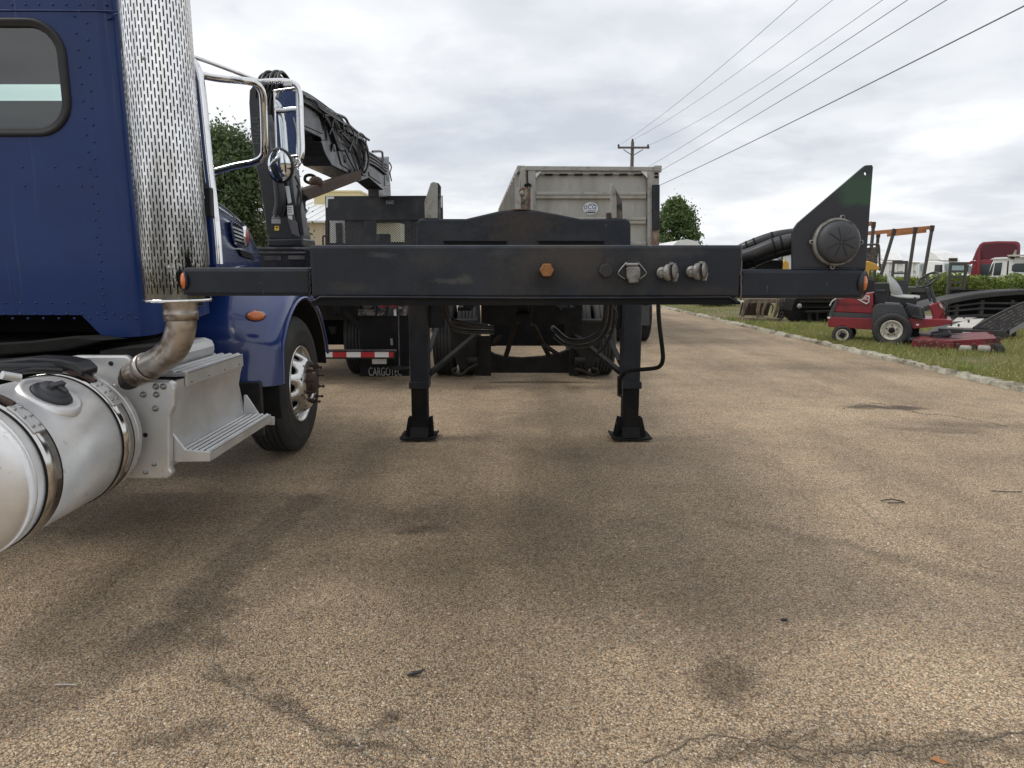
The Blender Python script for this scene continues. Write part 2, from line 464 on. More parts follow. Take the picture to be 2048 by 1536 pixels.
M['darkglass'] = mat('dark_vehicle_glass', (0.03, 0.04, 0.042), 0.08, coat=0.4)
M['paleglass'] = mat('pale_vehicle_glass', (0.2, 0.27, 0.27), 0.08, coat=0.4)
M['orangewood'] = mat('orange_timber', (0.52, 0.22, 0.09), 0.75, over=[((0.4, 0.16, 0.07), 10, 0.45, 0.65, (1, 1, 5))])
M['stake'] = mat('grey_steel_stake', (0.075, 0.072, 0.068), 0.7, over=[((0.12, 0.06, 0.04), 6, 0.55, 0.7, None)])
M['machyellow'] = mat('machine_yellow', (0.6, 0.34, 0.05), 0.5)
M['grapple'] = mat('muddy_grapple_steel', (0.2, 0.155, 0.11), 0.85, over=[((0.1, 0.085, 0.07), 6, 0.45, 0.62, None), ((0.3, 0.2, 0.11), 9, 0.58, 0.7, None)], bump=0.3, bscale=20)
M['plate'] = mat('pale_deck_plate', (0.5, 0.48, 0.44), 0.7, over=[((0.36, 0.33, 0.29), 3, 0.45, 0.68, None)])
M['rampdeck'] = mat('dark_ramp_steel', (0.032, 0.03, 0.029), 0.6, over=[((0.06, 0.05, 0.043), 5, 0.5, 0.7, None)])
M['bark'] = mat('tree_bark', (0.09, 0.07, 0.055), 0.95, bump=0.6, bscale=12)
def leafmat(name, a, b, c):
    m = mat(name, a, 0.6, over=[(b, 1.6, 0.4, 0.6, None), (c, 10, 0.5, 0.64, None)])
    t = m.node_tree
    bs = t.nodes['Principled BSDF']
    tr = t.nodes.new('ShaderNodeBsdfTranslucent')
    tr.inputs[0].default_value = (b[0] * 1.6, b[1] * 1.6, b[2] * 0.9, 1)
    mixs = t.nodes.new('ShaderNodeMixShader'); mixs.inputs[0].default_value = 0.3
    o = t.nodes['Material Output']
    t.links.new(bs.outputs[0], mixs.inputs[1]); t.links.new(tr.outputs[0], mixs.inputs[2])
    t.links.new(mixs.outputs[0], o.inputs[0])
    return m
M['leaf'] = leafmat('dark_tree_leaves', (0.055, 0.085, 0.038), (0.075, 0.11, 0.047), (0.11, 0.145, 0.07))
M['leaf2'] = leafmat('mid_tree_leaves', (0.07, 0.11, 0.042), (0.09, 0.14, 0.05), (0.12, 0.17, 0.065))
M['hedge'] = leafmat('hedge_leaves', (0.08, 0.125, 0.03), (0.15, 0.20, 0.045), (0.36, 0.37, 0.12))
M['grass'] = leafmat('verge_grass_blades', (0.17, 0.19, 0.06), (0.24, 0.24, 0.09), (0.40, 0.34, 0.17))

# --- pavement: chip-seal of small stones with stains and painted shade
def pavement_mat():
    m = bpy.data.materials.new('chip_seal_pavement'); m.use_nodes = True
    t = m.node_tree; b = t.nodes['Principled BSDF']
    n_, l_ = t.nodes.new, t.links.new
    tcn = n_('ShaderNodeTexCoord')
    co = tcn.outputs['Object']
    def noise(scale, det=5, rough=0.55, seed=0.0, dist=0.0, stretch=None):
        mp = n_('ShaderNodeMapping'); mp.inputs['Location'].default_value = (seed, seed * 0.7, 0)
        if stretch: mp.inputs['Scale'].default_value = stretch
        l_(co, mp.inputs[0])
        n = n_('ShaderNodeTexNoise'); n.inputs['Scale'].default_value = scale; n.inputs['Detail'].default_value = det
        n.inputs['Roughness'].default_value = rough; n.inputs['Distortion'].default_value = dist
        l_(mp.outputs[0], n.inputs['Vector'])
        return n.outputs['Fac']
    def rng_(v, a, bb, c=0.0, d=1.0):
        r = n_('ShaderNodeMapRange'); r.inputs['From Min'].default_value = a; r.inputs['From Max'].default_value = bb
        r.inputs['To Min'].default_value = c; r.inputs['To Max'].default_value = d
        l_(v, r.inputs['Value']); return r.outputs[0]
    def math_(op, a, bb):
        q = n_('ShaderNodeMath'); q.operation = op
        for i, x in enumerate((a, bb)):
            if isinstance(x, (int, float)): q.inputs[i].default_value = x
            else: l_(x, q.inputs[i])
        return q.outputs[0]
    def mixc(f, a, bb, mode='MIX'):
        q = n_('ShaderNodeMix'); q.data_type = 'RGBA'; q.blend_type = mode
        for i, x in ((0, f), (6, a), (7, bb)):
            if isinstance(x, tuple): q.inputs[i].default_value = (*x, 1)
            elif isinstance(x, (int, float)): q.inputs[i].default_value = x
            else: l_(x, q.inputs[i])
        return q.outputs[2]
    def voro(scale):
        v = n_('ShaderNodeTexVoronoi'); v.voronoi_dimensions = '2D'; v.inputs['Scale'].default_value = scale
        l_(co, v.inputs['Vector']); return v
    v1, v2 = voro(118.0), voro(220.0)
    def ramp(v, stops):
        s = n_('ShaderNodeSeparateColor'); l_(v.outputs['Color'], s.inputs[0])
        r = n_('ShaderNodeValToRGB'); r.color_ramp.interpolation = 'LINEAR'
        e = r.color_ramp.elements
        e[0].position, e[0].color = stops[0][0], (*stops[0][1], 1)
        e[1].position, e[1].color = stops[-1][0], (*stops[-1][1], 1)
        for p, c in stops[1:-1]:
            q = e.new(p); q.color = (*c, 1)
        l_(s.outputs[0], r.inputs[0]); return r.outputs[0]
    c1 = ramp(v1, [(0, (0.12, 0.092, 0.066)), (0.25, (0.27, 0.208, 0.145)), (0.5, (0.40, 0.315, 0.215)), (0.75, (0.49, 0.405, 0.29)), (0.9, (0.42, 0.26, 0.16)), (0.95, (0.36, 0.34, 0.33)), (1, (0.74, 0.68, 0.56))])
    c2 = ramp(v2, [(0, (0.13, 0.1, 0.07)), (0.5, (0.36, 0.285, 0.2)), (1, (0.58, 0.5, 0.38))])
    pick = rng_(noise(40, 2, seed=3), 0.44, 0.56)
    colr = mixc(pick, c1, c2)
    # binder in the gaps
    gap = rng_(v1.outputs['Distance'], 0.42, 0.62)
    colr = mixc(math_('MULTIPLY', gap, 0.6), colr, (0.085, 0.066, 0.048))
    # broad tone: worn pale / dirty dark
    tone = rng_(noise(0.55, 6, 0.6, 5.0), 0.36, 0.64, 0.82, 1.12)
    tone2 = rng_(noise(2.6, 6, 0.65, 9.0, 0.6), 0.33, 0.66, 0.86, 1.1)
    tt = math_('MULTIPLY', tone, tone2)
    # long tyre-track streaks along the drive
    st = rng_(noise(0.9, 5, 0.6, 21.0, 0.3, (1.6, 0.16, 1)), 0.4, 0.66, 1.0, 0.78)
    tt = math_('MULTIPLY', tt, st)
    # stains and painted shade, each at its own place: (centre, half sizes, turn, strength)
    wob = n_('ShaderNodeTexNoise'); wob.inputs['Scale'].default_value = 5.0; wob.inputs['Detail'].default_value = 6
    l_(co, wob.inputs['Vector'])
    wv = n_('ShaderNodeVectorMath'); wv.operation = 'SCALE'; wv.inputs['Scale'].default_value = 0.3
    l_(wob.outputs['Color'], wv.inputs[0])
    wa = n_('ShaderNodeVectorMath'); wa.operation = 'ADD'
    l_(co, wa.inputs[0]); l_(wv.outputs[0], wa.inputs[1])
    ST = []
    def stain_or_shade(px, py, rx, ry, turn=0.0, k=0.5, soft=0.5):
        g = gp(px, py); ST.append((g.x, g.y, rx, ry, turn, k, soft))
    stain_or_shade(1455, 1365, 0.1, 0.12, 0, 0.5, 0.5)
    tk_ = [(610, 1000), (550, 1050), (490, 1100), (445, 1150), (415, 1200), (380, 1245), (320, 1290), (235, 1335), (130, 1385), (0, 1450)]
    for i_ in range(len(tk_) - 1):
        for f_ in (0.0, 0.33, 0.67):
            stain_or_shade(tk_[i_][0] + (tk_[i_ + 1][0] - tk_[i_][0]) * f_, tk_[i_][1] + (tk_[i_ + 1][1] - tk_[i_][1]) * f_, .135, .135, 0, 0.36, 0.3)
    stain_or_shade(432, 1290, .06, .06, 0, 0.36, 0.3)
    stain_or_shade(455, 1350, 0.11, 0.04, R(-30), 0.4, 0.35)
    stain_or_shade(590, 1430, 0.18, 0.03, R(-24), 0.5, 0.4)
    stain_or_shade(720, 1495, 0.14, 0.03, R(-20), 0.5, 0.4)
    stain_or_shade(775, 1450, 0.06, 0.045, R(50), 0.5, 0.35)
    stain_or_shade(350, 1470, 0.1, 0.05, R(30), 0.4, 0.4)
    stain_or_shade(1530, 1490, 0.2, 0.04, R(20), 0.5, 0.45)
    stain_or_shade(1700, 1510, 0.3, 0.04, R(4), 0.42, 0.45)
    stain_or_shade(1950, 1490, 0.4, 0.05, R(6), 0.45, 0.45)
    stain_or_shade(1880, 860, 0.4, 0.1, R(-14), 0.4, 0.4)
    stain_or_shade(835, 1058, 0.13, 0.05, R(10), 0.5, 0.6)
    stain_or_shade(1770, 815, 0.4, 0.1, R(-4), 0.68, 0.3)
    stain_or_shade(1920, 850, 0.6, 0.18, R(-8), 0.4, 0.6)
    stain_or_shade(1000, 905, 1.1, 0.35, 0, 0.3, 0.8)  # broad soft dark ellipse painted in for the shade under the trailer
    stain_or_shade(1850, 1130, 0.9, 0.07, R(-38), 0.28, 0.7)
    stain_or_shade(1400, 660, 1.4, 0.5, 0, 0.28, 0.8)
    stain_or_shade(1650, 735, 2.2, 0.45, R(-12), 0.3, 0.8)
    stain_or_shade(250, 1040, 0.9, 0.5, R(20), 0.3, 0.8)  # dark dirt under the truck, painted broad and soft to deepen its shadow
    dark = None
    for (x, y, rx, ry, a, k, soft) in ST:
        mp = n_('ShaderNodeMapping'); mp.vector_type = 'TEXTURE'
        mp.inputs['Location'].default_value = (x + 0.15, y + 0.15, 0)
        mp.inputs['Rotation'].default_value = (0, 0, a)
        mp.inputs['Scale'].default_value = (rx, ry, 1)
        l_(wa.outputs[0], mp.inputs[0])
        fl = n_('ShaderNodeVectorMath'); fl.operation = 'MULTIPLY'; fl.inputs[1].default_value = (1, 1, 0)
        l_(mp.outputs[0], fl.inputs[0])
        ln = n_('ShaderNodeVectorMath'); ln.operation = 'LENGTH'; l_(fl.outputs[0], ln.inputs[0])
        f = rng_(ln.outputs['Value'], 1.0 - soft, 1.0 + soft, 1.0 - k, 1.0)
        dark = f if dark is None else math_('MINIMUM', dark, f)
    tt = math_('MULTIPLY', tt, dark)
    vm = n_('ShaderNodeVectorMath'); vm.operation = 'SCALE'
    tt = math_('MULTIPLY', tt, 1.76)
    tt = math_('MULTIPLY', tt, rng_(noise(34, 4, 0.75, 31.0), 0.34, 0.66, 0.8, 1.2))
    colr = mixc(1.0, colr, (1.045, 0.975, 0.89), 'MULTIPLY')
    l_(colr, vm.inputs[0]); l_(tt, vm.inputs['Scale'])
    l_(vm.outputs[0], b.inputs['Base Color'])
    l_(rng_(noise(3, 4, seed=2), 0.3, 0.7, 0.62, 0.85), b.inputs['Roughness'])
    b.inputs['Specular IOR Level'].default_value = 0.35
    # relief of the stones
    h1 = rng_(v1.outputs['Distance'], 0.0, 0.75, 1.0, 0.0)
    h2 = rng_(v2.outputs['Distance'], 0.0, 0.75, 0.6, 0.0)
    hh = math_('ADD', h1, h2)
    hb = math_('MULTIPLY', noise(1.2, 5, seed=12), 3.0)
    hh = math_('ADD', hh, hb)
    bn = n_('ShaderNodeBump'); bn.inputs['Strength'].default_value = 1.0; bn.inputs['Distance'].default_value = 0.009
    l_(hh, bn.inputs['Height']); l_(bn.outputs[0], b.inputs['Normal'])
    return m
M['pave'] = pavement_mat()
M['dirt'] = mat('dry_lawn_soil', (0.16, 0.13, 0.075), 0.95, over=[((0.09, 0.1, 0.035), 0.8, 0.42, 0.6, None), ((0.22, 0.17, 0.1), 2.6, 0.55, 0.7, None)], bump=0.6, bscale=14)
M['lot'] = mat('distant_lot_surface', (0.2, 0.18, 0.15), 0.9, over=[((0.14, 0.125, 0.1), 0.3, 0.4, 0.6, None)])


# ================================================================== setting
def kx(y):                      # kerb line
    return 5.84 + (8 - y) * 0.0418
def sheet(name, mt, pts, z, nx=1):
    b = MB(); b.add([(x, y, z) for x, y in pts], [tuple(range(len(pts)))])
    o = b.build(name, mt, None); tag(o, kind='structure'); return o

b = MB()                        # one ground sheet to the horizon; it dips behind the hedge
xs = [-900, -300, -100, -40, 0, 7, 9, 12, 20, 40, 80, 160, 400, 900]
ys = [-300, -60, -10, 10, 20, 28, 31, 34, 38, 60, 100, 200, 500, 2200]
rows = []
for y in ys:
    r = []
    for x in xs:
        k = max(0, min(1, (y - 29) / 6)) * max(0, min(1, (x - 8) / 3))
        r.append((x, y, -0.02 - 0.95 * k))
    rows.append(r)
b.grid(rows, False)
tag(b.build('ground', M['dirt']), kind='structure')

sheet('pavement', M['pave'], [(-70, -14), (kx(-14), -14), (kx(0), 0), (kx(14), 14), (kx(27), 27), (kx(27) + 0.4, 60), (-70, 60)], 0.0)
sheet('driveway', M['concrete'], [(kx(27) + 0.05, 26.4), (13.5, 26.0), (13.5, 29.0), (kx(27) + 0.05, 29.6)], 0.02)
b = MB()                        # verge soil, raised a little behind the kerb
b.grid([[(kx(y) + 0.14 + dx_, y, 0.05 + 0.02 * math.sin(y * 3 + dx_ * 5)) for dx_ in (0, 0.6, 1.5, 3, 6, 12, 24)] for y in np.linspace(3, 26, 40)], True)
tag(b.build('verge', M['dirt']), kind='structure')
b = MB()
ky = np.arange(3.0, 27.2, 0.06)
rows = []
for y in ky:
    j = [0.014 * math.sin(y * 2.1 + q_) + rng.normal(0, 0.004) for q_ in range(6)]
    x0 = kx(y)
    hgt = 0.06 + rng.normal(0, 0.009)
    rows.append([(x0 - 0.03 + j[0], y, 0.001), (x0 - 0.015 + j[1], y, hgt * 0.75), (x0 + j[2], y, hgt), (x0 + 0.1 + j[3], y, hgt + j[4] * 0.3), (x0 + 0.15 + j[5], y, 0.0)])
b.grid(rows, False)
tag(b.build('kerb', M['concrete']), kind='structure')

# ---- verge grass: blades (nobody could count them)
def blades(name, mt, P, hgt, wid, lean=0.5, kind='stuff'):
    n = len(P)
    ang = rng.uniform(0, 2 * math.pi, n)
    hh = hgt * rng.uniform(0.5, 1.3, n)
    ww = wid * rng.uniform(0.7, 1.3, n)
    lx, ly = rng.normal(0, lean, n) * hh, rng.normal(0, lean, n) * hh
    ax, ay = np.cos(ang) * ww / 2, np.sin(ang) * ww / 2
    V = np.empty((n, 3, 3))
    V[:, 0] = P + np.stack([ax, ay, 0 * ax], 1)
    V[:, 1] = P - np.stack([ax, ay, 0 * ax], 1)
    V[:, 2] = P + np.stack([lx, ly, hh], 1)
    return raw_tris(name, mt, V.reshape(-1, 3), kind)
def raw_tris(name, mt, V, kind=None, parent=None, poly=3):
    me = bpy.data.meshes.new(name)
    nv = len(V); nf = nv // poly
    me.vertices.add(nv); me.loops.add(nv); me.polygons.add(nf)
    me.vertices.foreach_set('co', np.asarray(V, dtype=np.float32).ravel())
    me.loops.foreach_set('vertex_index', np.arange(nv, dtype=np.int32))
    me.polygons.foreach_set('loop_start', np.arange(0, nv, poly, dtype=np.int32))
    me.polygons.foreach_set('loop_total', np.full(nf, poly, dtype=np.int32))
    me.materials.append(mt)
    me.update(calc_edges=True)
    o = bpy.data.objects.new(name, me); COL.objects.link(o)
    if parent: o.parent = parent
    if kind: o['kind'] = kind
    return o

def patchy(n, x_off, ylo, yhi, dens):
    y = rng.uniform(ylo, yhi, n); x = np.array([kx(v) for v in y]) + 0.07 + rng.uniform(0, 1, n) ** 1.3 * x_off
    f = np.sin(x * 2.1 + 1.3 * np.sin(y * 0.9)) * np.sin(y * 1.7 + x) * 0.5 + 0.5
    keep = rng.uniform(0, 1, n) < (dens + (1 - dens) * f)
    return np.stack([x, y, np.full(n, 0.045)], 1)[keep]
blades('verge_grass', M['grass'], np.concatenate([patchy(90000, 5.5, 7.0, 17.0, 0.25), patchy(24000, 9.0, 16.0, 26.0, 0.25)]), 0.075, 0.011, 0.6)
mc = np.array([[6.2, 12.25], [6.0, 12.7], [6.35, 12.2], [5.75, 13.4], [6.15, 12.9], [7.2, 11.0], [7.9, 10.9], [6.75, 11.5]])
c = mc[rng.integers(0, 8, 7000)] + rng.normal(0, 1, (7000, 2)) * np.array([0.22, 0.3])
c = c[c[:, 0] > np.array([kx(v) for v in c[:, 1]]) + 0.15]
blades('tall_grass', M['grass'], np.column_stack([c, np.full(len(c), 0.04)]), 0.1, 0.01, 0.4)

# ---- small weeds and pale flower heads in the verge
fp = patchy(5000, 4.0, 7.0, 20.0, 0.1)[:550]
fp[:, 2] += rng.uniform(0.03, 0.1, len(fp))
def _dots(P, s_):
    n = len(P); V = np.empty((n, 4, 3))
    for k, (a_, b_) in enumerate(((-1, 0), (0, -.6), (1, 0), (0, .6))):
        V[:, k] = P + np.array([a_ * s_, b_ * s_ * .5, b_ * s_])
    return V.reshape(-1, 3)
raw_tris('wild_flowers', mat('pale_yellow_petals', (.6, .52, .2), .7), _dots(fp, .009), 'stuff', None, 4)
wp_ = patchy(9000, 3.0, 7.5, 18.0, 0.0)
wp_ = wp_[np.sin(wp_[:, 1] * 4.3) * np.sin(wp_[:, 0] * 5.1 + wp_[:, 1]) > .25]
blades('verge_weeds', M['hedge'], wp_, 0.13, 0.02, 0.45)

# ---- leafy things
def leaf_quads(C, size, flat=0.0):
    n = len(C)
    a = rng.normal(0, 1, (n, 3)); a /= np.linalg.norm(a, axis=1, keepdims=True)
    r = rng.normal(0, 1, (n, 3)); r[:, 2] *= (1 - flat)
    bb = np.cross(a, r); bb /= np.linalg.norm(bb, axis=1, keepdims=True)
    s1 = (size * rng.uniform(0.6, 1.3, n))[:, None]
    s2 = s1 * 0.55
    V = np.empty((n, 4, 3))
    V[:, 0] = C - a * s1; V[:, 1] = C + bb * s2; V[:, 2] = C + a * s1; V[:, 3] = C - bb * s2
    return V.reshape(-1, 3)

def tree(name, label, x, y, h, rad, mt, n_clumps=60, per=130, leaf=0.13, group=None, z0=0.0, base=0.25, spiky=0.0):
    root = thing(name, label, 'tree', (x, y, z0), group, local=True)
    tb = MB()
    tips = []
    tr = h * 0.022 + 0.05
    tb.tube([(0, 0, 0), (rng.normal(0, .1), rng.normal(0, .1), h * 0.3), (rng.normal(0, .2), rng.normal(0, .2), h * 0.62), (rng.normal(0, .3), rng.normal(0, .3), h * 0.85)], [tr, tr * .8, tr * .5, tr * .2], 8)
    for i in range(n_clumps):
        t = rng.uniform(base, 1.0)
        ph = rng.uniform(0, 2 * math.pi)
        prof = math.sin(min(1.0, (t - base) / (1 - base) * 0.88 + 0.16) * math.pi) ** 0.6
        rr = rad * prof * math.sqrt(rng.uniform(0.1, 1)) * (1 + spiky * rng.normal())
        tips.append((rr * math.cos(ph), rr * math.sin(ph), h * t))
    for tp in tips[::2]:
        z1 = max(h * 0.15, tp[2] - rad * 0.5)
        tb.tube([(0, 0, min(z1, h * 0.8)), (tp[0] * .5, tp[1] * .5, (z1 + tp[2]) / 2), tp], [tr * .35, tr * .2, tr * .06], 5, n=3)
    tb.build('trunk', M['bark'], root, fix=False)
    C = []
    for tp in tips:
        k = int(per * rng.uniform(0.5, 1.4))
        sg = rad * 0.17 * rng.uniform(0.6, 1.3)
        C.append(np.array(tp) + rng.normal(0, 1, (k, 3)) * np.array([sg, sg, sg * 0.7]))
    raw_tris('crown', mt, leaf_quads(np.concatenate(C), leaf), None, root, 4)
    return root

p = at(462, 500, 33)
tree('leafy_tree', 'tall dark green tree rising behind the blue truck and the crane', p.x, 33, 7.0, 3.0, M['leaf'], 170, 330, 0.09, base=0.1)
p = at(1350, 500, 46)
tree('leafy_tree', 'rounded green tree standing right of the grey dump trailer', p.x, 46, 5.45, 1.55, M['leaf2'], 90, 330, 0.1, z0=0, base=0.06)
p = at(1436, 500, 24.5)
b = MB()
def bush(name, label, cat, x, y, rx, ry, h, n, mt, leaf):
    root = thing(name, label, cat, (x, y, 0), local=True)
    sb = MB()
    for k in range(7):
        a = k * 0.9
        sb.tube([(0.1 * math.cos(a), 0.1 * math.sin(a), 0), (rx * .5 * math.cos(a), ry * .5 * math.sin(a), h * .8)], [0.02, 0.006], 5)
    sb.build('stem', M['bark'], root, fix=False)
    C = rng.normal(0, 1, (n, 3)); C /= np.linalg.norm(C, axis=1, keepdims=True)
    C *= (rng.uniform(0.3, 1, n) ** 0.5)[:, None] * (1 + 0.2 * np.sin(C[:, :1] * 9) * np.sin(C[:, 2:] * 7))
    C = C * np.array([rx, ry, h * 0.55]) + np.array([0, 0, h * 0.5])
    C = C[C[:, 2] > 0.02]
    raw_tris('foliage', mt, leaf_quads(C, leaf), None, root, 4)
bush('low_bush', 'low green bush on the verge beyond the kerb, left of the grapple bucket', 'bush', p.x, 24.5, 0.75, 0.6, 0.62, 2600, M['leaf2'], 0.05)

def hedge(name, label, x0, x1, y, dpt, h, n):
    root = thing(name, label, 'hedge', ((x0 + x1) / 2, y, 0), local=True)
    W_ = (x1 - x0) / 2
    sb = MB()
    for k in range(int((x1 - x0) / 0.5)):
        xk = -W_ + 0.25 + k * 0.5
        sb.tube([(xk, 0, 0), (xk + rng.normal(0, .1), rng.normal(0, .1), h * .75)], [0.025, 0.008], 5)
    sb.build('stem', M['bark'], root, fix=False)
    C = np.column_stack([rng.uniform(-W_, W_, n), (rng.beta(0.6, 0.6, n) - 0.5) * dpt, h * rng.uniform(0.02, 1, n) ** 0.7])
    C[:, 2] *= 0.93 + 0.07 * np.sin(C[:, 0] * 2.3) + 0.05 * np.sin(C[:, 0] * 5.1 + 1)
    C[:, 1] += 0.08 * np.sin(C[:, 0] * 4) * np.sin(C[:, 2] * 6)
    C[:, 2] += np.abs(rng.normal(0, 0.03, n))
    raw_tris('foliage', M['hedge'], leaf_quads(C, 0.058), None, root, 4)
hedge('clipped_hedge', 'long clipped light green hedge behind the mower and the black ramps', 9.6, 24.5, 24.0, 1.0, 1.12, 34000)

# ---- utility pole and overhead wires
PD = 50.0
pp = at(1265, 290, PD)
pole = thing('utility_pole', 'wooden utility pole with one crossarm rising behind the dump trailer', 'utility pole', (pp.x, PD, 0))
ptop = at(1265, 283, PD).z
b = MB(); b.tube([(pp.x, PD, 0), (pp.x, PD, ptop * .5), (pp.x, PD, ptop)], [0.17, 0.15, 0.11], 10, curve=False); b.build('pole', M['wood'], pole)
ca, cb_ = at(1235, 296, PD), at(1298, 296, PD)
b = MB(); b.bar((ca.x, PD - 0.16, ca.z), (cb_.x, PD - 0.16, cb_.z), 0.11, 0.13); b.build('crossarm', M['wood'], pole, 0.01)
for s0, s1 in ((1247, 1263), (1286, 1268)):
    b = MB(); b.bar(at(s0, 299, PD - .18), at(s1, 310, PD - .14), 0.03, 0.05); b.build('crossarm_brace', M['stake'], pole)
for px_ in (1237, 1265, 1296):
    q = at(px_, 293 if px_ != 1265 else 282, PD - .16 * (px_ != 1265))
    b = MB(); b.lathe([(0, -.08), (.05, -.08), (.05, 0), (.09, .03), (.05, .08), (.07, .12), (0, .16)], q, (0, 0, 1), 8); b.build('insulator', M['hose'], pole)
WG = 'overhead power lines'
def wire(label, pa, pb, r, sag):
    a, bq = pa, pb
    d = bq - a
    pts = [a + d * t - Vector((0, 0, sag * 4 * t * (1.6 - t))) for t in np.linspace(0, 1.6, 40)]
    # sag is measured so that the line passes its end point at t = 1
    pts = [p_ + Vector((0, 0, sag * 4 * 0.6 * t)) for p_, t in zip(pts, np.linspace(0, 1.6, 40))]
    o = MB().tube(pts, r, 6, curve=False).build('power_line', M['wire'], None, fix=False)
    tag(o, label, 'power line', WG)
def flat_end(px_, py_, z):
    d = ray(px_, py_); t = (z - H) / d.z
    return Vector((d.x * t, d.y * t, z))
wire('leftmost thin power line fanning from the pole top to the upper right', at(1237, 291, PD), flat_end(1595, 0, at(1237, 291, PD).z), 0.009, 0.25)
wire('second thin power line from the left, running from the pole tip', at(1265, 280, PD), flat_end(1665, 0, at(1265, 280, PD).z), 0.009, 0.3)
wire('third power line from the left, leaving the right end of the crossarm', at(1296, 291, PD), flat_end(1765, 0, at(1296, 291, PD).z - .5), 0.0095, 0.35)
wire('fourth power line, crossing the roofline of the dump trailer', at(1240, 366, PD), flat_end(1815, 0, 7.6), 0.0105, 0.15)
wire('fifth power line, second lowest, meeting the right corner of the dump trailer', at(1225, 392, PD), flat_end(1893, 0, 6.9), 0.0115, 0.15)
wire('thickest lowest cable, ending at the upper right corner of the picture', at(1210, 418, PD), flat_end(2048, 12, 6.0), 0.0155, 0.15)

# ---- long metal building at the left
BD = 44.0
bl = thing('warehouse', 'beige metal building with white roof and yellow roof box behind the crane', 'building', (-14, BD + 6, 0))
zt = at(620, 446, BD).z
x0b, x1b = at(380, 446, BD).x, at(800, 446, BD).x
b = MB().box(x0b, x1b, BD, BD + 16, 0, zt); b.build('wall', M['beige'], bl)
b = MB()
for x in np.arange(x0b, x1b, 0.3):
    b.box(x, x + 0.06, BD - 0.03, BD, 0, zt - 0.05)
b.build('siding_rib', M['beige'], bl, kind='stuff', fix=False)
zr = at(620, 408, BD + 8).z
b = MB().prism3([(x0b - .3, BD - .4, zt), (x0b - .3, BD - .4, zt + .12), (x0b - .3, BD + 8, zr + .12), (x0b - .3, BD + 16.4, zt + .12), (x0b - .3, BD + 16.4, zt), (x0b - .3, BD + 8, zr)], (x1b - x0b - 0.0, 0, 0))
b.build('roof', M['roofwhite'], bl)
b = MB()
for x in np.arange(x0b, x1b - 0.4, 0.6):
    b.bar((x, BD - .35, zt + .14), (x, BD + 8, zr + .14), 0.04, 0.05)
b.build('roof_seam', M['roofwhite'], bl, kind='stuff', fix=False)
ya, yb = at(632, 408, BD + 7.5), at(722, 386, BD + 7.5)
b = MB().box(ya.x, yb.x, BD + 7, BD + 11, zr - 1.2, yb.z); b.build('roof_box', M['yellowbox'], bl)
b = MB().box(ya.x - .1, yb.x + .1, BD + 6.9, BD + 11.1, yb.z, yb.z + .12); b.build('roof_box_cap', M['yellowbox'], bl)

# ================================================================== black trailer in front
TD = 2.6
tr = thing('container_trailer', 'black steel trailer nose on two landing legs, seen head-on in the middle', 'trailer', (0.04, 4.0, 0))
def zof(py, D, px=1024): return at(px, py, D).z
def xof(px, D, py=540): return at(px, py, D).x
zb0, zb1 = zof(596, TD), zof(490, TD)
xm0, xm1 = xof(620, TD), xof(1482, TD)
b = MB(); b.box(xm0, xm1, TD, TD + 0.26, zb0, zb1); beam = b.build('front_beam', M['black'], tr, 0.012)
# lower lip: weld ridge with a plate set under it, ends cut at 45 degrees
b = MB().prism(xz([(640, 593), (1462, 593), (1482, 604), (1482, 609), (620, 612), (622, 604)], TD), TD + 0.004, TD + 0.03)
b.build('lower_flange', M['blackdull'], tr)
b = MB()
pth = [(628, 602), (641, 594), (820, 594.5), (1030, 596), (1250, 595.5), (1458, 594), (1476, 605)]
b.tube([at(x, y, TD - 0.002) for x, y in pth], 0.0045, 6, curve=False); b.build('flange_weld', M['black'], tr)
wl0, wl1 = xof(358, TD), xof(1735, TD)
zw0, zw1 = zof(592, TD + .02, 490), zof(535, TD + .02, 490)
zq0, zq1 = zof(597, TD + .02, 1600), zof(538.5, TD + .02, 1600)
b = MB().box(wl0, xm0 - 0.002, TD + .018, TD + .17, zw0, zw1); b.build('wing_beam', M['black'], tr, 0.014)
b = MB().box(xm1 + 0.002, wl1, TD + .018, TD + .17, zq0, zq1); b.build('wing_beam', M['black'], tr, 0.014)
for px_, ya, yb in ((620, 537, 592), (1482, 490, 600)):
    b = MB(); b.tube([at(px_, y, TD + .008) + Vector((rng.normal(0, .0015), 0, 0)) for y in np.linspace(ya, yb, 24)], 0.0035, 6, n=2)
    b.build('weld_bead', M['paledark' if px_ > 1000 else 'black'], tr)
# wing end housings with marker lamps
rx = wl1
b = MB().lathe([(0.0, 0), (.062, 0), (.066, .008), (.066, .03), (0.0, .03)], (0, 0, 0), (1, 0, 0), 20)
b.v = [(rx + 0.001 + v[0] * .75, TD + .095 + v[1] * 1.0, (zq0 + zq1) / 2 + v[2] * 0.9) for v in b.v]
b.build('lamp_housing', M['black'], tr)
def marker(x, y, z, sx):
    b = MB(); b.lathe([(.05, 0), (.05, .006), (.044, .014), (.03, .021), (.012, .025), (0, .026)], (0, 0, 0), (sx, 0, 0), 24)
    b.v = [(x + v[0], y + v[1], z + v[2]) for v in b.v]
    o = b.build('marker_lamp', M['amber'], tr)
    b = MB(); b.lathe([(.049, -.002), (.058, -.002), (.058, .009), (.05, .009)], (x, y, z), (sx, 0, 0), 24); b.build('lamp_grommet', M['hose'], tr)
q = at(363, 562, TD)
b = MB(); b.lathe([(.05, 0), (.05, .006), (.044, .012), (.03, .018), (.012, .022), (0, .023)], (0, 0, 0), Vector((-.72, -.69, 0)), 24)
b.v = [(wl0 + .004 + v[0] * .42, TD + .02 + v[1] * .42, q.z + v[2] * .58) for v in b.v]
b.build('marker_lamp', M['amber'], tr)
